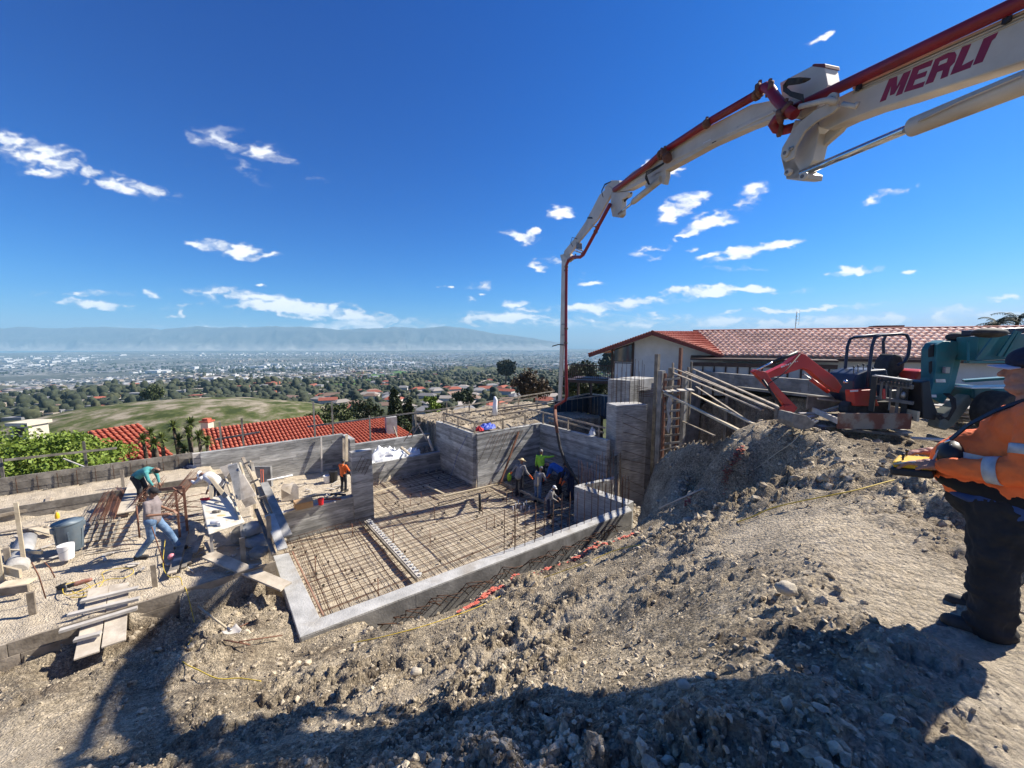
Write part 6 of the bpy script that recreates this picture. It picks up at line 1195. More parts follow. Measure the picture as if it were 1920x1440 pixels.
p = on(352,1000,TZ)+ZX*1.35; q = on(262,985,TZ)+ZX*1.05; mb = MB(); mb.bar(p, at(300,918,13.0), .05, .09); mb.build('top_bar', M_RUST, t); mb = MB(); mb.bar(p-ZX*.25, p-Vector((.3,0,.02)), .03, .03); mb.build('gusset', M_RUST, t)
for (a, b) in (((262,1008),(262,955)),): p = on(*a,TZ); mb = MB(); mb.tube([p, p+ZX*.9], .022, 5); mb.build('leg', M_RUST, t)
# folding table
tz = TZ+.76; t = thing('folding_table', on(420,1040,TZ), 'white folding table with tools under the leaning form panels', 'table')
c4 = [on(376,938,tz), on(427,927,tz), on(459,979,tz), on(391,1002,tz)]; mb = MB(); mb.prism(c4, ZX, .045); mb.build('tabletop', mat('cream_table', (.66,.62,.53), .5, dirt=(.5,.40,.25)), t, bevel=.02)
mb = MB(); cc = sum(c4, Vector())/4
for p in c4: q = p.lerp(cc,.15); mb = MB(); mb.bar(Vector((q.x,q.y,TZ)), q-ZX*.02, .06 if 1 else .03, .04, VX); mb.build('leg', M_WOODW, t)
mb = MB(); mb.bar(on(419,898,tz)+ZX*.35, on(450,976,tz)+ZX*.05, .04, .12); setp(mb.build('board', M_WOODP), 'pale board lying on edge along the right side of the folding table', 'board')
def small(name, mbf, m, label, cat): o = mbf.build(name, m, bevel=.004); setp(o, label, cat); return o
mb = MB(); p = on(384,939,tz)+ZX*.05; mb.cap(p-Vector((.1,0,0)), p+Vector((.1,.02,0)), .035, .05, 8); small('hand_tool', mb, mat('red_plastic',(0,0,0)), 'red hand tool at the far corner of the folding table', 'tool')
mb = MB(); p = on(404,963,tz)+ZX*.05; mb.ball(p, (.1,.05,.05), 8); mb.ball(p+Vector((.08,.03,0)), (.05,.05,.04), 8); small('work_glove', mb, M_WOODG, 'brown glove in the middle of the folding table', 'glove')
mb = MB(); p = on(406,986,tz)+ZX*.08; mb.tube([p-Vector((.12,0,0)), p+Vector((.1,.02,0))], .07, 12); mb.box(p+Vector((.12,0,-.01)), (.1,.16,.09)); small('paper_roll', mb, M_WHITEPL, 'white roll lying on the near end of the folding table', 'roll')
mb = MB(); mb.box(on(408,944,tz)+ZX*.03, (.13,.09,.03)); small('square_pad', mb, M_GREYP, 'small dark square pad on the folding table', 'pad')
mb = MB(); mb.ball(on(415,968,tz)-ZX*.0, (.2,.1,.03), 10); small('sawdust', mb, mat('sawdust', (.6,.43,.2), .95), 'patch of yellow sawdust on the folding table', 'sawdust')
# leaning panels and studs
PAN = [([(427,875),(445,869),(456,935),(448,938)], 11.2, M_CONCD, 'narrow dark panel leaning behind the table'), ([(428,872),(444,868),(452,885),(449,934),(443,936)], 11.4, M_CONC, 'grey leaning plywood panel catching the sun'), ([(412,877),(434,868),(437,876),(424,895)], 11.8, M_PLY, 'pale plywood corner behind the grey panel'),
       ([(449,890),(456,888),(480,928),(462,950),(452,934)], 11.0, M_PLY, 'pale tilted board right of the grey panel'), ([(453,938),(474,930),(481,943),(461,951)], 10.7, M_WOOD, 'short weathered board at the table corner'), ([(388,892),(400,898),(427,930),(420,934)], 11.8, M_WOODP, 'pale board leaning beside the white-capped man'), ([(392,910),(401,912),(399,935),(394,935)], 11.4, M_WOODP, 'short pale stake by the table end')]
for i, (pts, d, m, lb) in enumerate(PAN): mb = MB(); mb.prism([at(x,y,d+ (y-900)*-.012) for x,y in pts], (0,1,.3), .025); setp(mb.build('panel', m), lb, 'panel')
ST = [((455,858,12.6),(530,1006,9.8),.09,.05,M_WOOD,'long weathered stud of the leaning form, left edge'), ((468,876,12.2),(533,1015,9.6),.11,.06,M_WOODP,'long pale stud of the leaning form, sunlit'), ((480,955,10.8),(514,1040,9.2),.09,.05,M_WOOD,'lower stud of the leaning form ending above the beam'), ((450,868,12.2),(458,892,11.8),.05,.05,M_WOODP,'pale stick poking up above the panels'),
      ((495,905,11.4),(540,1005,9.7),.2,.04,M_CONCD,'grey plank on the far side of the leaning form'), ((505,965,10.2),(530,1030,9.3),.22,.03,M_CONC,'bluish plank at the foot of the leaning form'), ((472,868,12.3),(486,935,11.2),.09,.05,M_WOODG,'upright stud behind the sunlit one'), ((484,930,11),(520,1010,9.9),.07,.05,M_WOODG,'dark cross stud of the leaning form')]
for a, b, w, hh_, m, lb in ST: plank('stud', at(*a), at(*b), w, hh_, m, lb, 'stud', up=(.5,-.5,.5))
for k, (x0,y0,x1,y1) in enumerate(((457,870,470,865),(470,905,486,898),(484,935,500,930),(497,965,514,960),(508,990,524,984))): plank('cross_piece', at(x0,y0,11.5-k*.35), at(x1,y1,11.5-k*.35), .07, .05, M_WOOD, 'short cross piece number %s of the leaning form, counting from its top' % ('one','two','three','four','five')[k], 'cross piece')
for (px, y1, y0, w, m, lb) in ((508,1040,963,.10,M_WOOD,'upright post at the foot of the leaning form'),(457,1052,1006,.11,M_WOOD,'short upright post behind the front boards'),(478,962,905,.08,M_WOODP,'pale upright in the middle of the leaning form'),(232,918,880,.09,M_WOOD,'short stake standing behind the second form line'),(45,1053,937,.07,M_WOODP,'tall pale stake at far left'),(2,1085,1000,.09,M_WOODP,'pale stake cut by the left frame edge'),(1008,946,902,.04,M_WOODP,'pale stake between the men in the pit')):
    d = 16 if px == 1008 else None
    if px == 1008: p = on(px,y1,PIT); zt = at(px,y0,p.y/cp_*1.0).z
    else: p = on(px,y1,TZ); dd_ = p.length/ray(px,y1).length; zt = at(px,y0,dd_).z
    mb = MB(); mb.bar(p-ZX*.15, Vector((p.x,p.y,zt)), w, w*.6, VX); setp(mb.build('stake', m), lb, 'stake')
def sack(px, py, z, sx, sy, sz, ang, m, label, seed):
    rg = np.random.default_rng(seed); v0, f0 = ico(4); v = v0.copy(); v = np.sign(v)*np.abs(v)**.72; v[:,2] *= 1+.25*fbm(v[:,0]*2,v[:,1]*2,.8,3,seed); v = v*(1+.10*fbm(v[:,0]*3+v[:,2]*2,v[:,1]*3,.6,3,seed+1))[:,None]; v = v*np.array([sx,sy,sz]); ca, sa = math.cos(ang), math.sin(ang)
    p = on(px,py,z); V = np.c_[v[:,0]*ca-v[:,1]*sa+p.x, v[:,0]*sa+v[:,1]*ca+p.y, v[:,2]+p.z+sz*.8]; return setp(np_mesh('cement_sack', V, f0, m, True), label, 'sack')
M_SACK = mat('dusty_sack', (.20,.185,.16), .9, col2=(.34,.315,.275), scale=6, bump=.5); M_SACKB = mat('bluish_sack', (.22,.24,.26), .85, col2=(.32,.33,.34), scale=6, bump=.5)
sack(462,1012,TZ,.34,.24,.22,.4,M_SACK,'bulging grey sack under the folding table, left',1); sack(484,1022,TZ,.30,.22,.15,-.2,M_SACKB,'bluish flat sack in front of the leaning form',2); sack(474,1000,TZ+.3,.26,.2,.16,.9,M_SACKB,'crumpled bluish sack stacked on the grey one',3); sack(487,1040,TZ,.22,.2,.1,.1,M_SACK,'small sack at the foot of the pile',4)
# planks on the terrace
for a, b, w, m, lb in (((350,990),(326,1075),.17,M_WOODG,'dark plank lying on the shaded terrace beside the man'),((378,1008),(365,1042),.12,M_WOOD,'short plank leaning below the table'),((388,1020),(402,1045),.14,M_WOOD,'worn plank under the table'),((322,1080),(335,1052),.16,M_PLY,'small board by the pink ball'),((355,1060),(362,1030),.08,M_WOOD,'thin batten near the pink ball'),((345,1068),(352,1040),.1,M_WOODG,'narrow board beside the batten'),((235,965),(265,915),.42,M_PLY,'pale sheet of plywood leaning by the teal-shirted man'),((0,1002),(80,990),.12,M_WOOD,'board on the sand at far left'),((50,990),(100,1004),.16,M_WOODP,'pale board behind the round bin')):
    plank('plank', on(*a,TZ)+ZX*.06, on(*b,TZ)+ZX*(.5 if a==(235,965) else .07), w, .035, m, lb)
def cap_tool():
    t = thing('angle_grinder', on(148,1103,TZ), 'orange-red corded power saw lying on the sand', 'power tool'); p = on(150,1100,TZ)+ZX*.09; d = Vector((.8,.45,.12)).normalized(); mb = MB(); mb.cap(p-d*.05, p+d*.16, .05, .045, 10); mb.build('motor', mat('dusty_red_plastic', (.32,.10,.06), .7, col2=(.30,.2,.15), scale=9), t); mb = MB(); mb.cap(p-d*.1, p-d*.32, .045, .03, 8); mb.tube([p-d*.32, p-d*.36+ZX*.06, p-d*.2+ZX*.09], .018, 6); mb.build('handle', M_BLACK, t)
    mb = MB(); n = Vector((0,-1,.3)).normalized(); c = p-d*.28-ZX*.02; mb.tube([c-n*.01, c+n*.01], .11, 18); mb.build('blade_guard', M_GREYP, t)
cap_tool()
mb = MB(); mb.ball(on(322,1050,TZ)+ZX*.09, .075, 14); small('ball', mb, mat('pink_plastic', (.7,.25,.28), .5), 'small pink ball on the shaded sand by the man', 'ball')
mb = MB(); p = on(108,972,TZ); mb.tube([p, p+ZX*.12, p+ZX*.2], [.05,.05,.02], 10); small('gas_bottle', mb, M_YELLOW, 'yellow bottle top showing behind the round bin', 'bottle')
def cord(name, pts, r, m, label, z=None):
    P = []
    for i in range(len(pts)-1):
        p0, p1, p2, p3 = [Vector(pts[max(0,min(len(pts)-1,i+k))]) for k in (-1,0,1,2)]
        for k in range(6): s = k/6; P.append(.5*((2*p1)+(p2-p0)*s+(2*p0-5*p1+4*p2-p3)*s*s+(3*p1-p0-3*p2+p3)*s**3))
    P.append(Vector(pts[-1])); mb = MB(); mb.tube(P, r, 6); o = mb.build(name, m); return setp(o, label, 'cord')
def gcord(pxs, lift=.02):
    out = []
    for (px, py) in pxs:
        r = ray(px, py); t = 1.0
        while t < 40:
            p = r*t
            if p.z <= hz(p.x, p.y)+.05: break
            t *= 1.012
        out.append(Vector((p.x,p.y,hz(p.x,p.y)+.10+lift)))
    return out
loops = [on(x,y,TZ)+ZX*.05 for x,y in ((135,1112),(150,1118),(185,1105),(195,1090),(192,1078),(215,1070),(245,1070),(250,1078),(232,1088),(205,1090),(160,1108),(128,1120),(118,1112),(124,1100),(150,1095),(170,1105),(160,1122),(132,1124))]
cord('extension_cord', loops, .008, M_CORD, 'yellow cord coiled beside the power saw')
cd1 = [on(310,1015,TZ)+ZX*.05, on(306,1062,TZ)+ZX*.03, on(318,1085,TZ)+ZX*.04, on(337,1086,-5.33)+ZX*.05]; 
cord('extension_cord', cd1+[on(342,1100,-5.5), on(345,1130,-5.8)]+gcord([(352,1150),(366,1180),(362,1200),(350,1225),(343,1250),(375,1268),(410,1282),(450,1280),(490,1286)]), .008, M_CORD, 'yellow cord running over the front boards and down the clods')
cord('extension_cord', gcord([(660,1212),(720,1200),(800,1180),(880,1152),(930,1128),(985,1100),(1040,1082),(1100,1060),(1160,1036),(1220,1025),(1290,1012),(1350,995),(1400,982),(1450,962),(1520,945),(1600,930),(1680,910),(1740,902)], .015), .008, M_CORD, 'long yellow cord climbing the bank towards the man in orange')
cord('extension_cord', gcord([(1380,912),(1420,890),(1455,865),(1490,838),(1512,800)], .02), .008, M_WOODP, 'thin pale cord across the shaded mound')
t = thing('drop_rod', on(305,1065,TZ), 'thin rusty rod standing in front of the walking man', 'rod'); mb = MB(); mb.tube([on(308,1058,TZ), on(308,1058,TZ)+ZX*1.0-UX*.15], .012, 5); mb.build('rod', M_RUST, t)
for i, (px, py, hh_, lb) in enumerate(((86,1122,.85,'bent rusty rod leaning left of the power saw'),(103,1083,.42,'short rusty rod behind the bent one'),(295,1160,.5,'rusty bar hanging below the front boards'))): p = on(px,py,TZ if py < 1150 else -5.9); mb = MB(); mb.tube([p, p+ZX*hh_*.6-UX*.05, p+ZX*hh_-UX*.12], .012, 5); setp(mb.build('rod', M_RUST), lb, 'rod')
# ramp of boards
t = thing('plank_ramp', on(190,1220,-5.6), 'ramp of pale plywood boards with cross battens leading over the front boards', 'ramp')
def quad(name, pts, z, m, th=.03, par=None): mb = MB(); mb.prism([on(x,y,zz) for (x,y),zz in zip(pts,z)], ZX, th); return mb.build(name, m, par, bevel=.004)
zt, zb = -5.27, -5.52
quad('deck_board', [(205,1098),(242,1093),(236,1200),(190,1215)], (zt,zt,zb,zb), M_PLY, par=t); quad('deck_board', [(166,1105),(204,1099),(186,1222),(138,1238)], (zt,zt,zb-.03,zb-.03), M_PLY, par=t)
for k, (a, b) in enumerate((((152,1132),(260,1106)),((128,1158),(262,1126)),((112,1188),(258,1144)),((140,1205),(190,1192)))): s = k/3; z = -5.27-.17*s; mb = MB(); mb.bar(on(*a,z)+ZX*.05, on(*b,z)+ZX*.05, .10, .05); mb.build('cross_batten', M_WOODW, t)
t = thing('plank_walk', on(460,1090,-5.3), 'two long pale planks bridging from the terrace to the concrete beam', 'plank')
for a, b, c_, e_ in (((385,1040),(405,1035),(547,1093),(532,1101)),((378,1046),(390,1040),(534,1101),(526,1108))): quad('plank', [a,b,c_,e_], (-5.12,-5.12,-5.66,-5.66), M_PLY, .045, t)
# far left trench forms
for i, (a, b, w, hh_, lb) in enumerate((((0,1075),(40,1085),.05,.2,'lower trench board at far left'),((-30,980),(92,955),.06,.1,'upper pale rail at far left'),((0,1108),(60,1100),.3,.04,'flat weathered board on the far left trench edge'),((0,1120),(55,1112),.05,.16,'short trench board above the flat one'),((-20,1040),(80,1044),.05,.09,'thin cross rail at far left'),((88,955),(92,940),.1,.1,'small block ending the pale rail'))): plank('trench_board', on(*a,TZ)+ZX*.12, on(*b,TZ)+ZX*.12, w, hh_, M_WOOD if i % 2 else M_WOODP, lb)
for i, (px, py, hh_, lb) in enumerate(((64,1165,.62,'stout stake on the far left of the front boards'),(18,1070,.6,'stake beside the far left trench'))): p = on(px,py,-5.6); mb = MB(); mb.bar(p-ZX*.2, p+ZX*hh_, .10, .06, VX); setp(mb.build('stake', M_WOOD), lb, 'stake')
t = thing('concrete_pipe', on(40,1050,TZ-.1), 'pale curved form lying in the far left trench', 'form'); mb = MB(); mb.tube([on(28,1075,TZ-.05), on(50,1012,TZ-.05)], .2, 16); mb.build('shell', M_CONC, t)
# shovel
sv = thing('shovel', gcord([(440,1195)])[0], 'round shovel with pale wooden handle lying on the clods', 'shovel'); A_, B_, C_ = on(372,1147,-5.72), on(430,1184,-5.80), on(452,1203,-5.80)
mb = MB(); mb.tube([A_+ZX*.12, B_+ZX*.04], .02, 8); mb.build('handle', M_WOODP, sv); d = (C_-B_).normalized(); n = d.cross(ZX).normalized(); V = []; F_ = []
for i in range(9):
    s = i/8; wd = .125*(1 if s < .55 else math.sqrt(max(0,1-((s-.55)/.47)**2))); 
    for j in range(7): q = (j-3)/3; V.append(B_+d*(s*.34)+n*wd*q+ZX*(.05+.05*q*q-.03*math.sin(s*3)))
for i in range(8):
    for j in range(6): F_.append((i*7+j,i*7+j+1,(i+1)*7+j+1,(i+1)*7+j))
mb = MB(); mb.add(V, F_, True); o = mb.build('blade', mat('dusty_steel', (.45,.41,.36), .7, .1, col2=(.6,.56,.5), scale=6), sv); sm = o.modifiers.new('thick','SOLIDIFY'); sm.thickness = .006
mb = MB(); mb.cap(B_-d*.08+ZX*.05, B_+d*.05+ZX*.05, .022, .03, 8); mb.build('socket', M_STEEL, sv)
# room contents
t = thing('cardboard_box', on(571,955,-6.33), 'open cardboard box on the edge of the raised room', 'box'); mb = MB(); p = on(571,955,-6.33); M_ = Matrix(((UX.x,VX.x,0),(UX.y,VX.y,0),(0,0,1))); mb.box(p+ZX*.16+VX*.2, (.62,.36,.3), M_); mb.build('body', mat('cardboard', (.42,.26,.13), .85, col2=(.5,.33,.18), scale=5), t)
mb = MB(); mb.box(p+ZX*.33+VX*.02, (.6,.2,.01), M_@Matrix.Rotation(.5,3,'X')); mb.build('flap', mat('cardboard', (0,0,0)), t)
mb = MB(); mb.prism([on(527,940,-6.33)+ZX*.0, on(527,940,-6.33)+ZX*.52, on(533,934,-6.33)+ZX*.6, on(556,933,-6.33)+ZX*.6, on(561,934,-6.33)+ZX*.5, on(560,936,-6.33)], VX, .05); setp(mb.build('plywood_offcut', M_PLY), 'upright plywood offcut with rounded corners in the raised room', 'plywood')
for a, b, w, m, lb in (((545,942),(600,930),.05,M_BLACKR,'dark pipe lying on the sand of the room'),((515,972),(560,956),.07,M_WOODP,'pale board along the room wall top'),((620,928),(648,930),.1,M_BLACK,'dark tool bag at the pier foot'),((608,938),(640,938),.06,M_RUST,'rusty bar beside the red bucket'),((625,915),(650,910),.08,M_WOODW,'pale stick lying in front of the orange-vested man'),((505,945),(545,925),.08,M_WOODW,'white stick slanting across the sand')): plank('board', on(*a,-6.33)+ZX*.05, on(*b,-6.33)+ZX*.05, w, .05, m, lb)
mb = MB(); mb.bar(at(602,818,19.0), at(604,902,18.9), .07, .05, VX); setp(mb.build('marked_post', M_WOODW), 'whitish post standing against the rear wall of the room', 'post')
mb = MB(); mb.bar(at(644,822,18.6), at(645,900,18.5), .1, .05, VX); setp(mb.build('post', M_WOOD), 'timber post at the end of the short return wall', 'post')
mb = MB(); mb.bar(at(650,815,18.0), at(650,865,18.0), .12, .05, VX); setp(mb.build('post', M_WOODP), 'pale timber post next to the orange-vested man', 'post')
mb = MB(); mb.tube([at(500,901,13.5), at(548,891,14.5)], .03, 8); setp(mb.build('pipe', M_WHITEPL), 'short white pipe against the board-formed wall', 'pipe')
for k in range(2): mb = MB(); mb.tube([at(489+k*4,880,12.5), at(491+k*4,925,12.2)], .012, 5); setp(mb.build('marker_rod', mat('orange_rod', (.6,.12,.05), .6)), ['left orange marker rod behind the leaning form','right orange marker rod behind the leaning form'][k], 'rod')
mb = MB(); mb.box(at(494,893,14.0), (.6,.1,.75)); setp(mb.build('dark_opening_board', M_CONCD), 'dark square board against the board-formed wall behind the leaning form', 'board')
# orange paint marks on the soil are part of the ground
M_PAINT = mat('orange_spray_paint', (.50,.07,.045), .85, col2=(.62,.20,.13), scale=12)
def spray(pxs, w, label, seed, n=420):
    rg = random.Random(seed); pts = gcord(pxs, -.045); mb = MB(); 
    for k in range(n):
        s = rg.uniform(0,len(pts)-1.001); i = int(s); p = pts[i].lerp(pts[i+1], s-i); x = p.x+rg.gauss(0,w); y = p.y+rg.gauss(0,w); z, _ = height(np.array([x]), np.array([y])); c = Vector((x,y,float(z[0])+.022)); r = rg.uniform(.015,.05)
        mb.add([c+Vector((r*math.cos(a),r*rg.uniform(.5,1)*math.sin(a),rg.uniform(0,.008))) for a in (0,1.3,2.6,3.9,5.1)], [(0,1,2,3,4)])
    o = mb.build('paint_mark', M_PAINT); setp(o, label, kind='stuff')
spray([(860,1150),(930,1120),(960,1108),(1010,1084),(1060,1060),(1120,1034),(1190,1004)], .045, 'orange spray paint line along the crest of the bank', 1, 900)
spray([(1358,905),(1366,890),(1378,872),(1390,856)], .05, 'orange spray paint mark on the mound', 2, 160)
for k, (x, y) in enumerate(((1080,1048),(1287,950))): spray([(x,y),(x+3,y-6)], .03, 'small yellow paint mark on the bank', 5+k, 30)
mb = MB(); pr = gcord([(1235,962),(1318,932)], .03); mb.tube(pr, .022, 6); setp(mb.build('rod', M_WOODW), 'pale rod lying along the crest of the bank', 'rod')
for i, (a, b) in enumerate((((450,1218),(530,1200)),((440,1190),(500,1160)),((420,1210),(470,1222)))): p = gcord([a,b], .05); mb = MB(); mb.tube(p, .012, 5); setp(mb.build('rod', M_RUST), ['lowest rusty bar poking from the clods beside the shovel','upper rusty bar across the clods beside the beam','short rusty bar under the shovel blade'][i], 'rod')
mb = MB(); ps = gcord([(1474,1122)], .0)[0]; v0, f0 = ico(3); v = v0*np.array([.078,.06,.05]); v = v*(1+.3*fbm(v0[:,0]*2,v0[:,1]*2+v0[:,2],.9,3,4))[:,None]+np.array(ps)+np.array([0,0,.03]); setp(np_mesh('boulder', v, f0, M_STONE, True), 'largest pale stone half way up the right of the bank', 'stone')
for i, (px, py, r, lb) in enumerate(((918,1282,.042,'whitish stone low in the centre of the bank'),(1280,1308,.03,'pale stone at the edge of the man\'s shadow'),(1290,985,.1,'flat pale stone below the yellow cord'),(780,1270,.06,'pale lump left of centre on the bank'))):
    ps = gcord([(px,py)], 0)[0]; v = v0*np.array([r*1.3,r,r*.75]); v = v*(1+.35*fbm(v0[:,0]*2+i,v0[:,1]*2+v0[:,2],.9,3,14+i))[:,None]+np.array(ps)+np.array([0,0,.015]); setp(np_mesh('stone', v, f0, M_STONE, True), lb, 'stone')
mb = MB(); p = on(955,905,PIT)+ZX*.3; mb.ball(p, (.13,.1,.25), 10); setp(mb.build('rag_bag', mat('lime_cloth', (.45,.75,.05), .8)), 'yellow-green bag hanging beside the man in the straw hat', 'bag')

# splinters and scraps strewn over the terrace
mb = MB(); rg = random.Random(31)
for k in range(110):
    px = rg.uniform(0,480); py = rg.uniform(985,1075); p = on(px,py,TZ-.05)
    if rg.random() < .4: p = on(rg.uniform(505,640), rg.uniform(905,950), -6.36)
    l = rg.uniform(.05,.4); mb.box(p+ZX*.03, (l, rg.uniform(.02,.07), .02), Rz(rg.uniform(0,3.1))@Matrix.Rotation(rg.uniform(-.3,.3),3,'Y'))
setp(mb.build('wood_scraps', M_WOODW), 'splinters and offcuts strewn over the sandy ground', kind='stuff')
# ------------------------------------------------------------------ people
def cloth(name, a, b=None, s=9): return mat(name, a, .9, col2=b or tuple(min(1,c*1.3+.01) for c in a), scale=s, bump=.35, bscale=16)
J0 = dict(pel=(0,0,.96), wai=(0,0,1.1), che=(.01,0,1.30), nec=(0,0,1.49), hea=(.03,0,1.635), shl=(0,.19,1.42), shr=(0,-.19,1.42), ell=(-.02,.25,1.14), elr=(-.02,-.25,1.14), hal=(.06,.26,.88), har=(.06,-.26,.88),
          hil=(0,.10,.93), hir=(0,-.10,.93), knl=(.03,.11,.50), knr=(.03,-.11,.50), anl=(0,.12,.09), anr=(0,-.12,.09))
def person(base, head_ang, scale, pose, label, shirt, pants, hat=None, longs=True, skin=M_SKIND, gloves=None, shoes=None, hair=None, girth=1.0, look=0.0):
    J = dict(J0); J.update(pose); M_ = Matrix.Rotation(head_ang,3,'Z')
    def w(p): return base + M_@(Vector(p)*scale)
    P = {k: w(v) for k, v in J.items()}; s = scale; g_ = girth
    t = thing('person', base, label, 'person')
    fwd = M_@Vector((1,0,0)); up = (P['hea']-P['nec']).normalized(); hf = Matrix.Rotation(head_ang+look,3,'Z')@Vector((1,0,0)); hf = (hf-up*hf.dot(up)).normalized(); hs = up.cross(hf)
    def remesh(mb, name, m, vox, par=t, it=2):
        o = mb.build(name, m, par); r = o.modifiers.new('remesh','REMESH'); r.mode = 'VOXEL'; r.voxel_size = vox*s; r.use_smooth_shade = True; q = o.modifiers.new('smooth','SMOOTH'); q.iterations = it; q.factor = .5; return o
    HM = Matrix((hf, hs, up)).transposed(); hc = P['hea']
    b = MB(); b.ball(hc+up*.02*s, (.092*s,.074*s,.108*s), 16, HM); b.ball(hc+hf*.03*s-up*.05*s, (.062*s,.055*s,.07*s), 12, HM)
    b.cap(hc+hf*.085*s+up*.01*s, hc+hf*.112*s-up*.022*s, .010*s, .015*s, 6); b.ball(hc+hs*.076*s-up*.01*s, (.018*s,.008*s,.03*s), 8, HM); b.ball(hc-hs*.076*s-up*.01*s, (.018*s,.008*s,.03*s), 8, HM)
    b.ball(hc+hf*.085*s-up*.055*s, (.014*s,.026*s,.010*s), 8, HM); b.ball(hc+hf*.072*s+up*.028*s, (.02*s,.055*s,.012*s), 8, HM)
    b.cap(P['che'], P['nec'], .07*s, .056*s, 10); b.cap(P['nec'], hc-up*.05*s, .054*s, .052*s, 10)
    b.cap(P['pel'], P['che'], .10*s, .11*s, 12)
    for q in 'lr':
        b.cap(P['che'], P['sh'+q], .05*s, .045*s, 8); b.cap(P['sh'+q], P['el'+q], .045*s, .034*s, 8); b.cap(P['el'+q], P['ha'+q], .036*s, .025*s, 8); b.cap(P['pel'], P['hi'+q], .08*s, .08*s, 8); b.cap(P['hi'+q], P['kn'+q], .075*s, .052*s, 8); b.cap(P['kn'+q], P['an'+q], .05*s, .034*s, 8)
        d = (P['ha'+q]-P['el'+q]).normalized(); sd_ = d.cross(ZX).normalized() if abs(d.z) < .9 else fwd; 
        b.cap(P['ha'+q], P['ha'+q]+d*.07*s, .030*s, .034*s, 8)
        for k in range(4): o = sd_*(k-1.5)*.019*s; r0 = P['ha'+q]+d*.085*s+o; r1 = r0+d*(.042-.004*abs(k-1.3))*s-ZX*.010*s; b.cap(r0, r1, .0105*s, .0095*s, 6); b.cap(r1, r1+d*.028*s-ZX*.022*s, .0095*s, .008*s, 6)
        b.cap(P['ha'+q]+d*.02*s-sd_*.025*s, P['ha'+q]+d*.065*s-sd_*.055*s-ZX*.01*s, .013*s, .010*s, 6)
    remesh(b, 'body', skin, .0085)
    # shirt
    b = MB(); b.cap(P['pel'], P['wai'], .155*s*g_, .15*s*g_, 14); b.cap(P['wai'], P['che'], .150*s*g_, .150*s*(g_*.5+.5), 14); side = M_@Vector((0,1,0))
    b.cap(P['pel']+side*.05*s, P['che']+side*.06*s, .13*s*g_, .12*s, 12); b.cap(P['pel']-side*.05*s, P['che']-side*.06*s, .13*s*g_, .12*s, 12); b.cap(P['che'], P['nec']-up*.03*s, .12*s, .07*s, 10)
    for q in 'lr':
        b.cap(P['che'].lerp(P['sh'+q],.5), P['sh'+q], .09*s, .075*s, 10); b.cap(P['sh'+q], P['el'+q] if longs else P['sh'+q].lerp(P['el'+q],.75), .070*s, .056*s if longs else .064*s, 10)
        if longs: b.cap(P['el'+q], P['ha'+q].lerp(P['el'+q],.08), .055*s, .038*s, 10)
    remesh(b, 'shirt', shirt, .013)
    b = MB(); b.cap(P['pel'], P['hil'], .135*s*g_, .12*s*g_, 12); b.cap(P['pel'], P['hir'], .135*s*g_, .12*s*g_, 12)
    for q in 'lr': b.cap(P['hi'+q], P['kn'+q], .108*s*(.6+.4*g_), .078*s, 12); b.cap(P['kn'+q], P['an'+q]+ZX*.02*s, .076*s, .066*s, 12)
    remesh(b, 'trousers', pants, .013)
    for q in 'lr': b = MB(); a = P['an'+q]; b.cap(a-ZX*.035*s-fwd*.05*s, a-ZX*.045*s+fwd*.16*s, .05*s, .042*s, 10); b.cap(a, a+ZX*.04*s, .052*s, .055*s, 10); b.box(a+fwd*.055*s-ZX*.082*s, (.27*s,.09*s,.02*s), Matrix.Rotation(head_ang,3,'Z')); b.build('boot', shoes or M_BLACKR, t)
    if gloves:
        for q in 'lr':
            d = (P['ha'+q]-P['el'+q]).normalized(); b = MB(); b.cap(P['ha'+q]-d*.06*s, P['ha'+q]+d*.08*s, .045*s, .042*s, 8)
            sd_ = d.cross(ZX).normalized() if abs(d.z) < .9 else fwd
            for k in range(4): o = sd_*(k-1.5)*.021*s; b.cap(P['ha'+q]+d*.09*s+o, P['ha'+q]+d*.16*s+o-ZX*.01*s, .014*s, .012*s, 6)
            b.cap(P['ha'+q]+d*.03*s, P['ha'+q]+d*.08*s-sd_*.06*s, .016*s, .013*s, 6); b.build('glove', gloves, t)
    if hair: b = MB(); b.ball(hc-hf*.012*s+up*.025*s, (.098*s,.082*s,.105*s), 14, HM); o = b.build('hair', hair, t)
    if hat:
        kind, hm = hat; b = MB(); tilt = up*.055*s
        if kind == 'cap':
            b.ball(hc+tilt*.9, (.102*s,.086*s,.085*s), 14, HM); o = b.build('cap', hm, t)
            b = MB(); c = hc+tilt*.75+hf*.085*s; pts = [c+hs*.072*s, c+hf*.05*s+hs*.062*s, c+hf*.085*s, c+hf*.05*s-hs*.062*s, c-hs*.072*s]; b.prism(pts, up, .008*s); b.build('cap_brim', hm, o)
        elif kind == 'straw':
            b.tube([hc+up*.03*s, hc+up*.05*s, hc+up*.11*s, hc+up*.14*s], [.105*s,.10*s,.085*s,.05*s], 16); o = b.build('hat_crown', hm, t); b = MB(); b.tube([hc+up*.035*s, hc+up*.05*s, hc+up*.055*s], [.21*s,.19*s,.09*s], 20); b.build('hat_brim', hm, o)
        elif kind == 'helmet':
            b.ball(hc+tilt, (.13*s,.11*s,.10*s), 16, HM); o = b.build('helmet', hm, t); b = MB(); b.tube([hc+up*.03*s, hc+up*.045*s], [.14*s,.13*s], 18); b.build('helmet_brim', hm, o)
    return t
def hd(dx, dy): return math.atan2(dy, dx)
C_DK = cloth('dark_trousers', (.02,.021,.026)); C_JN = cloth('blue_jeans', (.06,.12,.22), (.16,.25,.38)); C_GR = cloth('grey_shirt', (.22,.21,.20)); C_PK = cloth('faded_mauve_tshirt', (.20,.165,.16), (.29,.245,.24), 5)
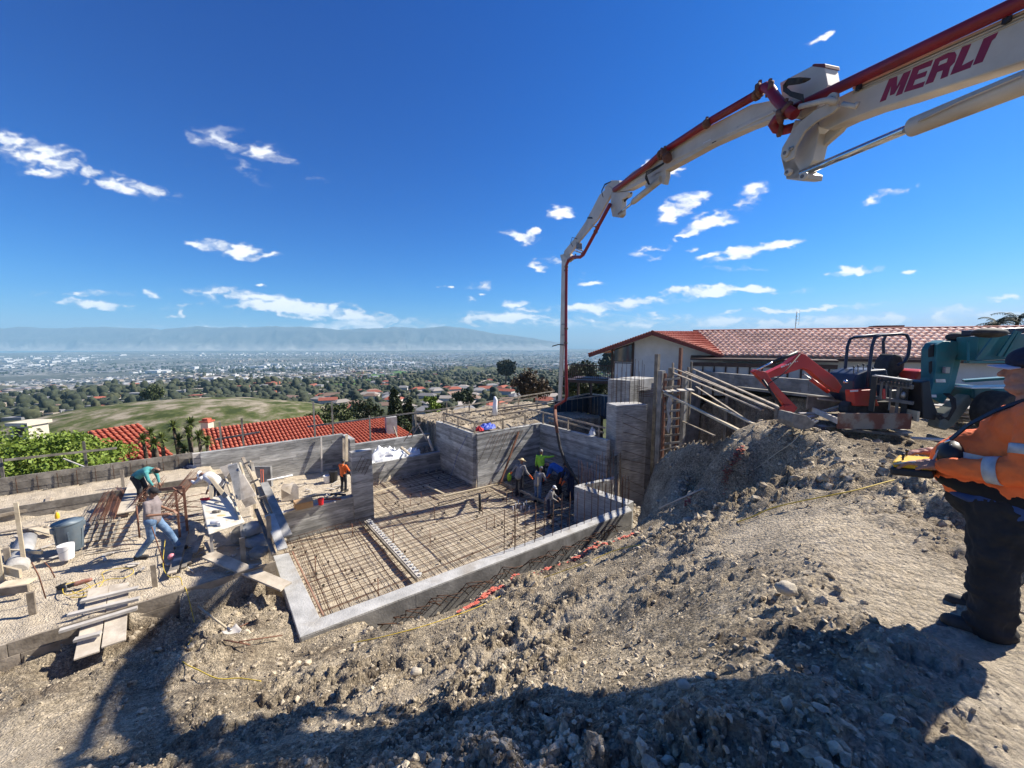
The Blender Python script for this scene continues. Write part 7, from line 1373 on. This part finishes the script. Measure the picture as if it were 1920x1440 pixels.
C_TEAL = cloth('teal_hoodie', (.05,.22,.22), (.09,.34,.33)); C_WH = cloth('white_shirt', (.62,.61,.58)); C_LIME = cloth('lime_shirt', (.35,.72,.06)); C_BL = cloth('blue_shirt', (.02,.10,.36)); C_DB = cloth('dark_blue_clothes', (.012,.02,.05)); C_OR = M_ORANGE
H_BK = mat('black_cap', (.012,.012,.014), .8); H_ST = mat('straw', (.62,.50,.28), .85, col2=(.72,.6,.38), scale=30); H_WH = mat('white_cap', (.7,.7,.69), .7); H_GR = mat('grey_cap', (.25,.25,.25), .8)
walk = dict(hal=(.36,.16,1.10), ell=(.06,.27,1.16), har=(-.05,-.25,.92), elr=(-.10,-.26,1.16), knl=(.26,.1,.52), anl=(.42,.1,.12), knr=(-.02,-.1,.5), anr=(-.30,-.1,.10), che=(.03,0,1.30), hea=(.06,0,1.63))
person(on(293,1041,-5.42), hd(.9,.3), 1.02, dict(walk, hal=(.30,.20,1.05), har=(.34,-.22,1.12), elr=(.04,-.27,1.15)), 'man in a faded mauve T-shirt, jeans and black cap walking across the left terrace', C_PK, C_JN, ('cap',H_BK), False, M_SKIND, hair=M_BLACK, girth=1.12, look=.1)
bend = dict(pel=(-.12,0,.88), wai=(.0,0,.98), che=(.24,0,1.08), nec=(.40,0,1.10), hea=(.53,0,1.08), shl=(.32,.18,1.06), shr=(.32,-.18,1.06), ell=(.40,.2,.80), elr=(.40,-.2,.80), hal=(.48,.14,.58), har=(.48,-.14,.58), hil=(-.12,.1,.86), hir=(-.12,-.1,.86), knl=(.02,.12,.48), knr=(.02,-.12,.48))
person(on(268,938,-5.3), hd(.95,.1), .95, bend, 'man in a teal hooded top bending over the rebar cages', C_TEAL, C_DK, None, True, M_SKIND, hair=M_BLACK)
person(on(408,955,-5.32), hd(-.95,.2), 1.0, dict(bend, hal=(.70,.18,.95), ell=(.5,.24,.92)), 'man in a white cap and pale sleeves stooping behind the folding table', C_WH, C_DB, ('cap',H_WH), True, M_SKIND)
person(at(366,920,16.3), hd(-.8,.3), .95, bend, 'crouching man in dark clothes and white helmet by the long form wall', C_DB, C_DK, ('helmet',H_WH), True, M_SKIND)
stand = dict(ell=(.12,.26,1.16), hal=(.30,.18,1.05), elr=(.12,-.26,1.16), har=(.30,-.16,1.05))
person(on(645,921,-6.36), hd(.3,.95), .80, stand, 'man in an orange high-visibility top standing behind the pier', C_OR, C_DK, None, True, M_SKIND, hair=M_BLACK)
sc = lambda px, py, hpx: hpx*(on(px,py,PIT).length/ray(px,py).length)/721/1.75
lean = dict(pel=(-.05,0,.93), che=(.12,0,1.26), nec=(.18,0,1.43), hea=(.25,0,1.56), shl=(.14,.19,1.37), shr=(.14,-.19,1.37), wai=(.02,0,1.07))
person(on(973,930,PIT), hd(.5,.85), sc(973,930,72), dict(lean, ell=(.10,.34,1.15), hal=(.15,.48,.98), elr=(.10,-.34,1.15), har=(.15,-.5,.98)), 'man in a wide straw hat with orange gloves and grey shirt in the pit', C_GR, C_DK, ('straw',H_ST), True, M_SKIND, gloves=M_ORANGE)
person(on(1014,908,PIT), hd(.3,.95), sc(1014,908,66), dict(elr=(.1,-.40,1.40), har=(.25,-.6,1.42), ell=(-.02,.24,1.14)), 'man in a lime-green shirt reaching out in the far corner of the pit', C_LIME, C_DK, ('cap',H_GR), True, M_SKIND)
person(on(1048,925,PIT), hd(-.75,.4), sc(1048,925,82), dict(bend, hal=(.5,.2,.62), har=(.5,-.2,.62)), 'man in a bright blue shirt bent over beside the hose', C_BL, C_DK, None, True, M_SKIND, gloves=M_ORANGE, hair=M_BLACK)
person(on(1008,942,PIT), hd(.6,.7), sc(1008,942,70), dict(lean, ell=(.15,.3,1.15), hal=(.3,.32,.95), elr=(.2,-.3,1.12), har=(.42,-.22,.98)), 'man in a grey shirt and cap with his back to the camera in the pit', C_GR, C_JN, ('cap',H_GR), True, M_SKIND)
person(on(1029,969,PIT), hd(.8,-.2), sc(1029,969,64), dict(lean, ell=(.24,.24,1.12), hal=(.45,.16,1.0), elr=(.2,-.24,1.1), har=(.4,-.12,.95)), 'man in a pale cap standing in the sun, nearest of the pit crew', C_GR, C_DB, ('cap',H_WH), True, M_SKIND)
person(on(1070,935,PIT), hd(-.7,-.3), sc(1070,935,76), dict(lean, ell=(.28,.25,1.1), hal=(.45,.16,.85), elr=(.25,-.25,1.1), har=(.42,-.14,.85)), 'man in dark blue with orange gloves guiding the hose end', C_DB, C_DB, ('cap',H_BK), True, M_SKIND, gloves=M_ORANGE)
# ------------------------------------------------------------------ the man with the remote control, right edge of the frame
def operator():
    O = Vector((3.00,2.25,-1.80)); a = hd(-.62,.785); M_ = Matrix.Rotation(a,3,'Z')
    def w(x, y, z): return O+M_@Vector((x-max(0,z-.8)*.11,y,z))         # x forward, y his left (towards the camera), z up from the ground
    t = thing('person', O, 'heavy man in orange high-visibility shirt, black trousers and dark cap at the right edge', 'person')
    def rm(mb, name, m, vox, it=2, par=t):
        o = mb.build(name, m, par); r = o.modifiers.new('remesh','REMESH'); r.mode = 'VOXEL'; r.voxel_size = vox; r.use_smooth_shade = True; q = o.modifiers.new('smooth','SMOOTH'); q.iterations = it; q.factor = .5; return o
    F_ = M_@Vector((1,0,0)); Lf = M_@Vector((0,1,0))
    shoulderL, elbowL, wristL = w(-.02,.23,1.40), w(-.04,.30,1.10), w(.30,.20,1.035); shoulderR, elbowR, wristR = w(-.02,-.23,1.40), w(-.02,-.31,1.10), w(.32,-.16,1.05)
    hc = w(.05,0,1.635); HM = M_
    b = MB(); b.ball(hc+ZX*.02, (.104,.082,.118), 24, HM); b.ball(hc+F_*.035-ZX*.055, (.072,.066,.076), 18, HM); b.ball(hc-ZX*.10+F_*.03, (.07,.075,.05), 14, HM)
    b.cap(hc+F_*.098+ZX*.012, hc+F_*.122-ZX*.022, .012, .018, 10); b.ball(hc+F_*.096-ZX*.062, (.016,.03,.008), 10, HM); b.ball(hc+F_*.094-ZX*.074, (.015,.026,.008), 10, HM); b.ball(hc+F_*.082-ZX*.104, (.024,.03,.02), 10, HM); b.ball(hc+F_*.09+ZX*.035, (.014,.06,.010), 10, HM)
    for s in (-1,1): b.ball(hc+Lf*s*.084-ZX*.008-F_*.005, (.022,.010,.034), 12, HM); b.ball(hc+F_*.06+Lf*s*.045-ZX*.035, (.03,.025,.028), 10, HM)
    b.cap(w(-.01,0,1.38), hc-ZX*.08-F_*.015, .09, .074, 14); b.cap(w(0,0,1.0), w(0,0,1.34), .16, .13, 14)
    for sh, el, wr in ((shoulderL,elbowL,wristL),(shoulderR,elbowR,wristR)): b.cap(w(0,0,1.34), sh, .07, .06, 10); b.cap(sh, el, .055, .045, 10); b.cap(el, wr, .045, .031, 10)
    for s in (-1,1): b.cap(w(0,s*.1,.95), w(0,s*.13,.5), .09, .065, 10); b.cap(w(0,s*.13,.5), w(0,s*.14,.09), .06, .045, 10)
    def hand(wr, d, side, curl):
        d = d.normalized(); sd_ = d.cross(ZX).normalized()*side; pn = -ZX
        b.cap(wr, wr+d*.05, .030, .036, 12); b.cap(wr+d*.04+sd_*.016, wr+d*.085+sd_*.022, .024, .020, 10); b.cap(wr+d*.04-sd_*.016, wr+d*.085-sd_*.022, .024, .020, 10)
        for k, L_ in enumerate((.038,.045,.048,.042)):
            o = sd_*((1.5-k)*.0205); p = wr+d*.088+o; q = p+d*L_+pn*L_*.15; r_ = q+d*L_*.62+pn*L_*curl; u_ = r_+d*L_*.30+pn*L_*curl*.9; b.cap(p, q, .0112, .0102, 8); b.cap(q, r_, .0102, .0092, 8); b.cap(r_, u_, .0090, .0075, 8)
        b.cap(wr+d*.02-sd_*.028, wr+d*.055-sd_*.052+pn*.012, .015, .013, 8); b.cap(wr+d*.055-sd_*.052+pn*.012, wr+d*.085-sd_*.050+pn*.030, .0125, .010, 8)
    hand(wristL, F_*1-Lf*.1-ZX*.06, 1, .5); hand(wristR, F_*1+Lf*.35-ZX*.08, -1, .5)
    rm(b, 'body', mat('ruddy_skin', (.34,.155,.105), .6, col2=(.44,.22,.15), scale=12, bump=.3, bscale=60), .0062, 1)
    for s in (-1,1): e = MB(); e.ball(hc+F_*.088+Lf*s*.034+ZX*.012, (.008,.012,.006), 8, HM); e.build('eye', M_WHITEPL, t)
    hb = MB(); hb.ball(hc-F_*.012+ZX*.002, (.104,.086,.088), 16, HM); hb.build('hair', mat('grey_hair', (.20,.17,.14), .9, col2=(.32,.28,.24), scale=30), t)
    # cap
    b = MB(); b.ball(hc+ZX*.062, (.116,.094,.090), 24, HM); b.tube([hc+ZX*.035, hc+ZX*.065], [.109,.109], 24); cp = rm(b, 'cap', mat('navy_cap', (.012,.014,.03), .85, bump=.2, col2=(.02,.022,.045), scale=30), .006, 3)
    b = MB(); V = []; n_ = 13
    for i in range(n_):
        q = -1+2*i/(n_-1); y_ = .082*q; e = .105*math.sqrt(max(0,1-q*q*.85)); drop = -.018*q*q
        for xx in (0, .33, .66, 1): V.append(hc+F_*(.075-.02*q*q+e*xx)+Lf*y_+ZX*(.043+drop-.012*xx))
    F2 = [(i*4+k,i*4+k+1,(i+1)*4+k+1,(i+1)*4+k) for i in range(n_-1) for k in range(3)]; b.add(V, F2, True); o = b.build('cap_brim', mat('pale_lilac_brim', (.52,.48,.58), .7), cp); sm = o.modifiers.new('thick','SOLIDIFY'); sm.thickness = .006
    # shirt, with a heavy belly
    b = MB(); b.ball(w(.10,0,1.03), (.252,.21,.25), 22, HM); b.ball(w(.0,0,1.18), (.205,.22,.26), 22, HM); b.cap(w(0,.10,1.30), w(0,-.10,1.30), .155, .155, 16); b.cap(w(-.02,.08,.98), w(-.02,-.08,.98), .18, .18, 16); b.cap(w(-.02,0,1.34), w(-.01,0,1.44), .14, .085, 14)
    b.cap(w(-.01,.12,1.38), shoulderL, .105, .095, 14); b.cap(w(-.01,-.12,1.38), shoulderR, .105, .095, 14)
    for sh, el, wr in ((shoulderL,elbowL,wristL),(shoulderR,elbowR,wristR)): b.cap(sh, el, .098, .086, 14); b.ball(el, .088, 12); b.cap(el, wr.lerp(el,.10), .084, .053, 14); b.ball(el.lerp(sh,.35), (.10,.10,.08), 12)
    sh_ = rm(b, 'shirt', mat('orange_hi_vis_shirt', (.90,.15,.03), .8, col2=(1.0,.21,.05), scale=5, bump=.8, bscale=7), .0075, 5)
    dm = sh_.modifiers.new('folds','DISPLACE'); tx = bpy.data.textures.new('cloth_folds','CLOUDS'); tx.noise_scale = .10; tx.noise_depth = 3; dm.texture = tx; dm.strength = .042; dm.mid_level = .5
    b = MB(); b.tube([w(-.015,0,1.445), w(-.005,0,1.50)], [.098,.09], 20, cap=False); o = b.build('collar', mat('orange_hi_vis_shirt',(0,0,0)), sh_); sm = o.modifiers.new('thick','SOLIDIFY'); sm.thickness = .008
    M_RF = mat('silver_reflective_tape', (.38,.39,.40), .4, col2=(.5,.51,.52), scale=20)
    def ring(c, ax, r, wd, name='reflective_band', m=M_RF, squash=1):
        ax = ax.normalized(); b = MB(); b.tube([c-ax*wd/2, c+ax*wd/2], [r[0], r[1]], 26, cap=False); o = b.build(name, m, sh_); sm = o.modifiers.new('thick','SOLIDIFY'); sm.thickness = .006; return o
    ring(elbowL.lerp(wristL,.38), wristL-elbowL, (.083,.077), .055); ring(shoulderL.lerp(elbowL,.62), elbowL-shoulderL, (.103,.101), .055)
    ring(elbowR.lerp(wristR,.38), wristR-elbowR, (.083,.077), .055)
    b = MB(); pts = [w(.16,.13,1.36), w(.22,.14,1.26), w(.27,.14,1.20)]
    b = MB(); V = []; nn = 40                                # chest band around the belly
    for i in range(nn):
        an = 2*math.pi*i/nn
        for z_ in (1.085,1.14): 
            k_ = math.sqrt(max(.05,1-((z_-1.10)/.30)**2)); V.append(w(.055+math.cos(an)*.262*k_, math.sin(an)*.232*k_, z_))
    b.add(V, [(2*i,2*i+1,(2*i+3)%(2*nn),(2*i+2)%(2*nn)) for i in range(nn)], True); o = b.build('reflective_band', M_RF, sh_)
    # black apron panel, blue hem
    b = MB(); b.ball(w(.075,0,.945), (.25,.222,.115), 20, HM); b.cap(w(-.02,.06,.93), w(-.02,-.06,.93), .2, .2, 14); rm(b, 'dark_midriff', mat('black_cloth', (.010,.010,.011), .95), .009, 3)
    b = MB(); b.ball(w(.035,0,.86), (.225,.215,.06), 20, HM); b.cap(w(-.02,.06,.87), w(-.02,-.06,.87), .195, .195, 14); rm(b, 'blue_undershirt', cloth('blue_hem', (.02,.045,.14), (.035,.075,.2)), .009, 3)
    # trousers
    b = MB(); b.cap(w(0,.07,.84), w(0,-.07,.84), .185, .185, 16); b.ball(w(.05,0,.82), (.2,.19,.12), 16, HM)
    for s in (-1,1): b.cap(w(.01,s*.11,.80), w(.015,s*.14,.48), .142, .105, 16); b.cap(w(.015,s*.14,.48), w(-.01,s*.15,.10), .105, .092, 16); b.ball(w(-.005,s*.15,.10), (.115,.095,.05), 14, HM); b.ball(w(.0,s*.15,.19), (.105,.095,.04), 14, HM); b.ball(w(.01,s*.145,.30), (.11,.104,.04), 14, HM)
    tr = rm(b, 'trousers', mat('black_trousers', (.012,.012,.013), .95, col2=(.026,.025,.026), scale=5, bump=.7, bscale=10), .008, 3)
    dm = tr.modifiers.new('folds','DISPLACE'); dm.texture = tx; dm.strength = .05; dm.mid_level = .5
    for s in (-1,1):
        b = MB(); c = w(.04,s*.14,.065); b.cap(w(-.07,s*.14,.06), w(.15,s*.155,.045), .052, .045, 14); b.cap(w(-.03,s*.14,.10), w(.03,s*.145,.09), .055, .05, 12); rm(b, 'boot', mat('dark_boot', (.02,.018,.016), .7, col2=(.05,.045,.04), scale=12), .006, 2)
        b = MB(); b.box(w(.045,s*.148,.012), (.325,.112,.024), M_@Matrix.Rotation(.05*s,3,'Z')); b.build('boot_sole', mat('boot_sole', (.10,.09,.08), .8), t, bevel=.01)
    # shoulder strap, remote control
    rc = thing('remote_control', w(.42,.08,.99), 'yellow and black concrete pump remote control held by the man in orange', 'remote control')
    RM = M_@Matrix.Rotation(.12,3,'Y'); c = w(.41,.06,.985); b = MB(); b.box(c-ZX*.030, (.20,.28,.055), RM); b.build('base', M_BLACK, rc, bevel=.015); b = MB(); b.box(c+ZX*.016, (.185,.265,.04), RM); b.build('housing', M_YELLOW, rc, bevel=.014)
    for k, (x, y) in enumerate(((.045,-.08),(.045,.08))): b = MB(); p = c+RM@Vector((x,y,.04)); b.tube([p, p+ZX*.03], .006, 6); b.ball(p+ZX*.036, .011, 8); b.build('joystick', M_BLACK, rc)
    b = MB(); b.tube([c+RM@Vector((-.09,.13,.02)), c+RM@Vector((-.02,.16,.05)), c+RM@Vector((.08,.14,.02))], .008, 6); b.build('guard_bar', M_STEEL, rc)
    b = MB(); q = w(.26,.10,1.10); b.ball(q, (.075,.11,.09), 14, HM); b.build('battery_pouch', M_BLACK, rc)
    b = MB(); b.tube([w(.27,.16,1.17), w(.32,.15,1.12), w(.33,.15,1.05), w(.31,.14,1.0)], .007, 8); b.build('grey_cable', mat('grey_cable', (.4,.42,.44), .5), rc)
    st = thing('shoulder_strap', w(0,0,1.3), 'black shoulder strap crossing the orange shirt', 'strap'); pts = [w(-.10,.06,1.50), w(.06,.10,1.475), w(.15,.12,1.40), w(.235,.13,1.30), w(.285,.14,1.20)]
    for i in range(4): b = MB(); b.bar(pts[i], pts[i+1], .030, .008, (pts[i]-w(0,.0,1.15))); b.build('webbing', M_BLACK, st)
    b = MB(); b.tube([w(.285,.14,1.20), w(.31,.12,1.16)], .008, 8); b.build('clip', M_CHROME, st)
operator()
